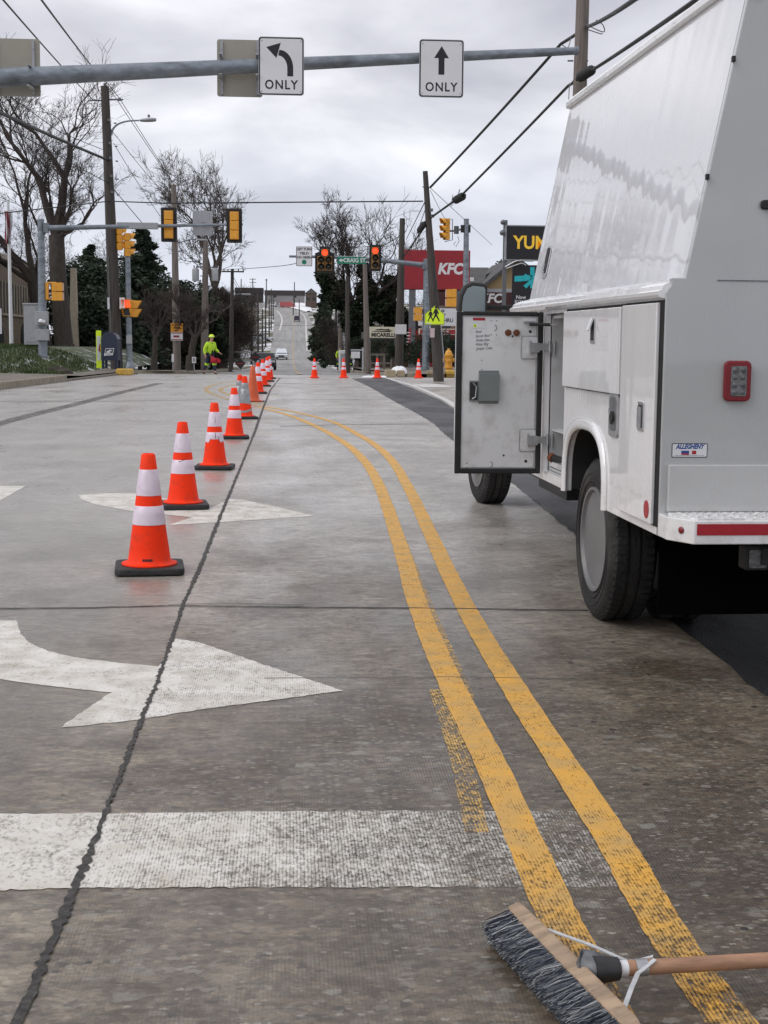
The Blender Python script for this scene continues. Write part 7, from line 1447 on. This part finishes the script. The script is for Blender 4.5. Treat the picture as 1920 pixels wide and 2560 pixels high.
car('dark blue car driving away up the hill street', oncar(742, 461, .05), math.pi, 'car_dark', 'suv', 1.0)
car('dark car stopped behind the far end of the cone row', oncar(664, 120), 0, 'car_black', 'sedan')
for px, Y, pt_, kd, rz_, lab in ((688, 660, 'car_white', 'suv', 1.2, 'white parked car on the ridge left of the red box truck'), (697, 650, 'car_silver', 'sedan', 1.4, 'silver parked car on the ridge beside the road bend'), (706, 670, 'car_white', 'sedan', 1.5, 'white parked car at the foot of the brown ridge store'), (612, 300, 'car_white', 'suv', 1.5, 'white parked car low on the left slope, left of the others'), (630, 318, 'car_silver', 'sedan', 1.6, 'silver parked car in the middle of the left slope lot'), (656, 330, 'car_white', 'suv', 1.4, 'white parked car at the right end of the left slope lot'), (893, 150, 'car_white', 'suv', .25, 'white car parked beyond the workers on the right')):
    p = onG(px, Y, .05); p.z += side(p.x, Y); car(lab, p, rz_, pt_, kd)
p = onG(720, 640, .1); car('red and white box truck parked on the snowy ridge', p, 1.45, 'car_red', 'bus', .85)
car('white parked car under the dark trees behind the orange sign pole', onG(420, 132, .05), .5, 'car_white', 'suv')
# construction signs seen from behind (black diamonds)
for px, py, Y, lab in ((601, 909, 74, 'black diamond roadwork sign seen from behind, left of the cone row'), (638, 893, 92, 'second black diamond roadwork sign peeking over the cones')):
    q = P(px, py, Y); t = thing('roadwork_sign', lab, 'sign', (q.x, Y, gz(Y)+.14)); h = q.z-gz(Y)-.14; a = MB(); s_ = px_size(0, 27, Y)/2; a.prism([(0, h-s_), (s_, h), (0, h+s_), (-s_, h)], 0, .02, rear_fr()); a.build('panel', M['black'], t)
    a = MB(); a.box((0, .03, h*.5), (.05, .04, h)); a.box((0, .03, .03), (.9, .05, .05)); a.build('stand', M['zinc'], t)
    a = MB(); a.box((0, -.03, h), (s_*1.3, .012, .05)); a.build('brace', M['red_dark'], t)
q = P(860, 893, 100); t = thing('utility_cabinet', 'pale utility cabinet behind the second slim cone', 'cabinet', (q.x, 100, gz(100)+.1)); a = MB(); a.box((0, .3, .75), (.72, .6, 1.5)); a.build('case', M['plate_white'], t, bevel=.06); a = MB(); a.box((0, -.01, .78), (.5, .03, 1.0)); a.build('door', M['cabinet'], t, bevel=.01)
q = P(907, 900, 86); t = thing('sign_post', 'white wooden post with a short arm behind the third slim cone', 'post', (q.x, 86, gz(86)+.1)); a = MB(); a.box((0, 0, .75), (.10, .10, 1.5)); a.box((-.3, 0, 1.35), (.9, .08, .08)); a.build('post', M['house_white'], t); a = MB(); a.box((-.45, -.03, 1.05), (.55, .03, .4)); a.build('board', M['plate_white'], t)
q = P(485, 900, 70); o = sign_plate('notice_sign', 'small white sign with two dark bars left of the worker', 'sign', (q.x, 70, q.z), px_size(480, 490, 70), px_size(890, 905, 70), 0, M['plate_white'], M['sign_grey'], .01); a = MB(); a.box((-.03, -.005, 0), (.035, .002, .2)); a.box((.04, -.005, 0), (.035, .002, .2)); a.build('bar', M['sign_black'], o)
a = MB(); zl = gz(70)+.1-q.z; a.box((0, .03, zl/2), (.04, .03, -zl)); a.build('post', M['zinc'], o)
q = P(432, 895, 71); o = sign_plate('notice_sign', 'narrow white sign on a thin post left of the brown pole', 'sign', (q.x, 71, q.z), .12, .40, 0, M['plate_white'], M['sign_grey'], .01); a = MB(); zl = gz(71)+.1-q.z; a.box((0, .03, zl/2), (.04, .03, -zl)); a.build('post', M['zinc'], o)

# ================================================================ people
def skin_mesh(name, joints, edges, mat, parent, root=0, sub=2):
    me = bpy.data.meshes.new(name); me.from_pydata([j[0] for j in joints], edges, []); o = bpy.data.objects.new(name, me); C.objects.link(o)
    md = o.modifiers.new('skin', 'SKIN'); md.use_smooth_shade = True
    for i, j in enumerate(joints):
        r_ = j[1]; me.skin_vertices[0].data[i].radius = (r_, r_) if not isinstance(r_, tuple) else r_; me.skin_vertices[0].data[i].use_root = i == root
    sb = o.modifiers.new('sub', 'SUBSURF'); sb.levels = sub; sb.render_levels = sub
    dg = bpy.context.evaluated_depsgraph_get(); me2 = bpy.data.meshes.new_from_object(o.evaluated_get(dg)); bpy.data.objects.remove(o); bpy.data.meshes.remove(me)
    me2.materials.clear(); me2.materials.append(mat); me2.name = name
    for p_ in me2.polygons: p_.use_smooth = True; p_.material_index = 0
    o = bpy.data.objects.new(name, me2); C.objects.link(o); o.parent = parent; return o
def person(label, loc, rz_, H=1.8, stride=.30, arm_r=None, arm_l=None, jacket='hivis', trousers='navy', hat='lime', chest=True, lean=.06):
    t = thing('person', label, 'person', loc, rz_); k2 = H/1.8; V = lambda x, y, z: Vector((x, y, z))*k2      # faces -Y
    hip = V(0, 0, .95); ch = V(0, -lean, 1.36); nk = V(0, -lean*1.3, 1.50); hd_ = V(0, -lean*1.6-.02, 1.66)
    shl, shr = V(.20, -lean, 1.42), V(-.20, -lean, 1.42)
    ar = arm_r or (V(-.29, -.02, 1.16), V(-.27, -.14, .92), V(-.26, -.17, .84)); al = arm_l or (V(.29, -.02, 1.16), V(.28, -.16, .94), V(.28, -.2, .86))
    kl_, kr_ = V(.10, -stride*.55, .50), V(-.10, stride*.15, .50); fl, fr__ = V(.11, -stride*.6, .085), V(-.11, stride*.75, .10); tl, tr_ = V(.12, -stride*.6-.17, .04), V(-.12, stride*.75-.15, .045)
    J = [(hip, .14), (ch, .16), (nk, .062), (V(0, -lean*1.5-.01, 1.585), .075), (hd_, .098), (V(0, -lean*1.6-.01, 1.72), .085), (shl, .075), (al[0], .05), (al[1], .036), (al[2], .036), (shr, .075), (ar[0], .05), (ar[1], .036), (ar[2], .036), (V(.10, 0, .90), .10), (kl_, .065), (fl, .048), (tl, .042), (V(-.10, 0, .90), .10), (kr_, .065), (fr__, .048), (tr_, .042)]
    J = [(p_, r_*k2) for p_, r_ in J]; E = [(0, 1), (1, 2), (2, 3), (3, 4), (4, 5), (1, 6), (6, 7), (7, 8), (8, 9), (1, 10), (10, 11), (11, 12), (12, 13), (0, 14), (14, 15), (15, 16), (16, 17), (0, 18), (18, 19), (19, 20), (20, 21)]
    body = skin_mesh('body', J, E, M['skin'], t)
    # face and hands
    a = MB(); f = V(0, -lean*1.6-.115, 1.665)
    for sx in (-.032, .032): a.lathe([(.001, -.006), (.011, 0), (.001, .006)], f+V(sx, .012, .012), 8, AXF)
    a.build('eye', M['sign_black'], t)
    a = MB(); a.add([f+V(-.012, .02, -.02), f+V(.012, .02, -.02), f+V(0, -.022, -.018), f+V(0, .012, .02)], [(0, 2, 1), (0, 3, 2), (2, 3, 1)]); a.box(f+V(0, .014, -.055), (.04*k2, .01, .008)); a.build('nose', M['skin'], t)
    for w_, h_, sg in ((al[1], al[2], 1), (ar[1], ar[2], -1)):
        d = (h_-w_).normalized(); sd = Vector((0, 1, 0)).cross(d).normalized(); fw = d.cross(sd)
        for i in range(4):
            b0_ = h_+fw*(i-1.5)*.019*k2; ln = (.075, .085, .082, .062)[i]*k2; skin_mesh('finger', [(b0_, .009*k2), (b0_+d*ln*.55, .0085*k2), (b0_+(d*.8+sd*.5*-sg).normalized()*ln, .007*k2)], [(0, 1), (1, 2)], M['skin'], t, sub=1)
        skin_mesh('thumb', [(w_+(h_-w_)*.6+fw*-.03, .010*k2), (h_+fw*-.05-d*.01, .009*k2), (h_+fw*-.055+d*.03, .008*k2)], [(0, 1), (1, 2)], M['skin'], t, sub=1)
    # clothes
    Jj = [(V(0, 0, .86), .175), (V(0, -lean*.5, 1.12), .178), (ch, .185), (V(0, -lean*1.25, 1.475), .09), (shl, .098), (al[0], .075), (al[0]+(al[1]-al[0])*.92, .058), (shr, .098), (ar[0], .075), (ar[0]+(ar[1]-ar[0])*.92, .058)]
    jk = skin_mesh('jacket', [(p_, r_*k2) for p_, r_ in Jj], [(0, 1), (1, 2), (2, 3), (2, 4), (4, 5), (5, 6), (2, 7), (7, 8), (8, 9)], M[jacket], t)
    if chest:
        a = MB(); a.prism([(-.02, .84), (.09, .84), (.08, 1.30), (.05, 1.46), (-.03, 1.46), (-.06, 1.30)], .150+.0, .205, (V(0, 0, 0), XF*k2, ZF*k2, Vector((0, -1, 0)))); a.build('shirt_front', M['black_cloth'], t, bevel=.02)
    Jt = [(V(0, 0, .92), .155), (V(.10, 0, .88), .118), (kl_, .086), (fl+V(0, 0, .06), .074), (V(-.10, 0, .88), .118), (kr_, .086), (fr__+V(0, 0, .06), .074)]
    skin_mesh('trousers', [(p_, r_*k2) for p_, r_ in Jt], [(0, 1), (1, 2), (2, 3), (0, 4), (4, 5), (5, 6)], M[trousers], t)
    for f_, o_ in ((fl, tl), (fr__, tr_)):
        skin_mesh('boot', [(f_+V(0, .02, .04), .058*k2), (f_+V(0, 0, -.02), .060*k2), (o_, .05*k2)], [(0, 1), (1, 2)], M['boots'], t, sub=1)
    for kp, fp_ in ((kl_, fl), (kr_, fr__)):
        c_ = kp+(fp_-kp)*.05; a = MB(); d = (fp_-kp).normalized(); a.tube([c_-d*.05, c_+d*.05], .096*k2, 12); a.build('reflective_band', M['hivis'], t)
    if hat:
        a = MB(); c_ = V(0, -lean*1.6-.01, 1.715); a.lathe([(.135, -.005), (.150, .0), (.135, .012), (.128, .03), (.115, .08), (.075, .12), (.001, .135)], c_, 18); a.lathe([(.132, .028), (.1345, .033), (.131, .045)], c_, 18, mi=1); a.build('hard_hat', [M[hat], M['plate_white']], t, smooth=45)
    return t
Y = 67.5; p = onG(527, Y)
V_ = lambda x, y, z: Vector((x, y, z))
person('worker in lime jacket and hard hat walking with a red flag, far left kerb', (p.x-.03, Y-.5, gz(Y)+.0), R(42), 1.84, .42, arm_r=(V_(-.30, .02, 1.16), V_(-.30, -.05, .92), V_(-.30, -.07, .84)), arm_l=(V_(.31, -.06, 1.18), V_(.42, -.22, 1.02), V_(.46, -.27, .97)), lean=.09)
q = P(538, 897, Y-.8); a = MB(q); rd = random.Random(2); vs = []
for i in range(6):
    for j in range(5): vs.append(q+Vector((-.22+i*.095, .06*math.sin(i*1.7+j), .14-(j*.085)-(i*.035 if j < 2 else 0)+.03*math.sin(i*2.1))))
a.add(vs, [(i*5+j, i*5+j+1, i*5+j+6, i*5+j+5) for i in range(5) for j in range(4)]); a.tube([q+Vector((-.30, 0, .20)), q+Vector((-.12, .0, .02))], .013, 6, mi=1)
o = a.build('flag', [M['red_cloth'], M['wood_pale']], loc=q, smooth=60); md = o.modifiers.new('thick', 'SOLIDIFY'); md.thickness = .012; tag(o, 'bunched red warning flag in the hand of the walking worker', 'flag')
for px, rz_, jk, lab in ((848, .5, 'hivis', 'worker in a hi vis vest at the right kerb, left of the pale cabinet'), (876, -.6, 'hivis', 'worker in a hi vis vest right of the dark slim pole on the right')):
    Y = 112; p = onG(px, Y, .12); person(lab, p, rz_, 1.8, .1, jacket=jk, hat=None if px < 860 else 'lime', chest=px < 860)
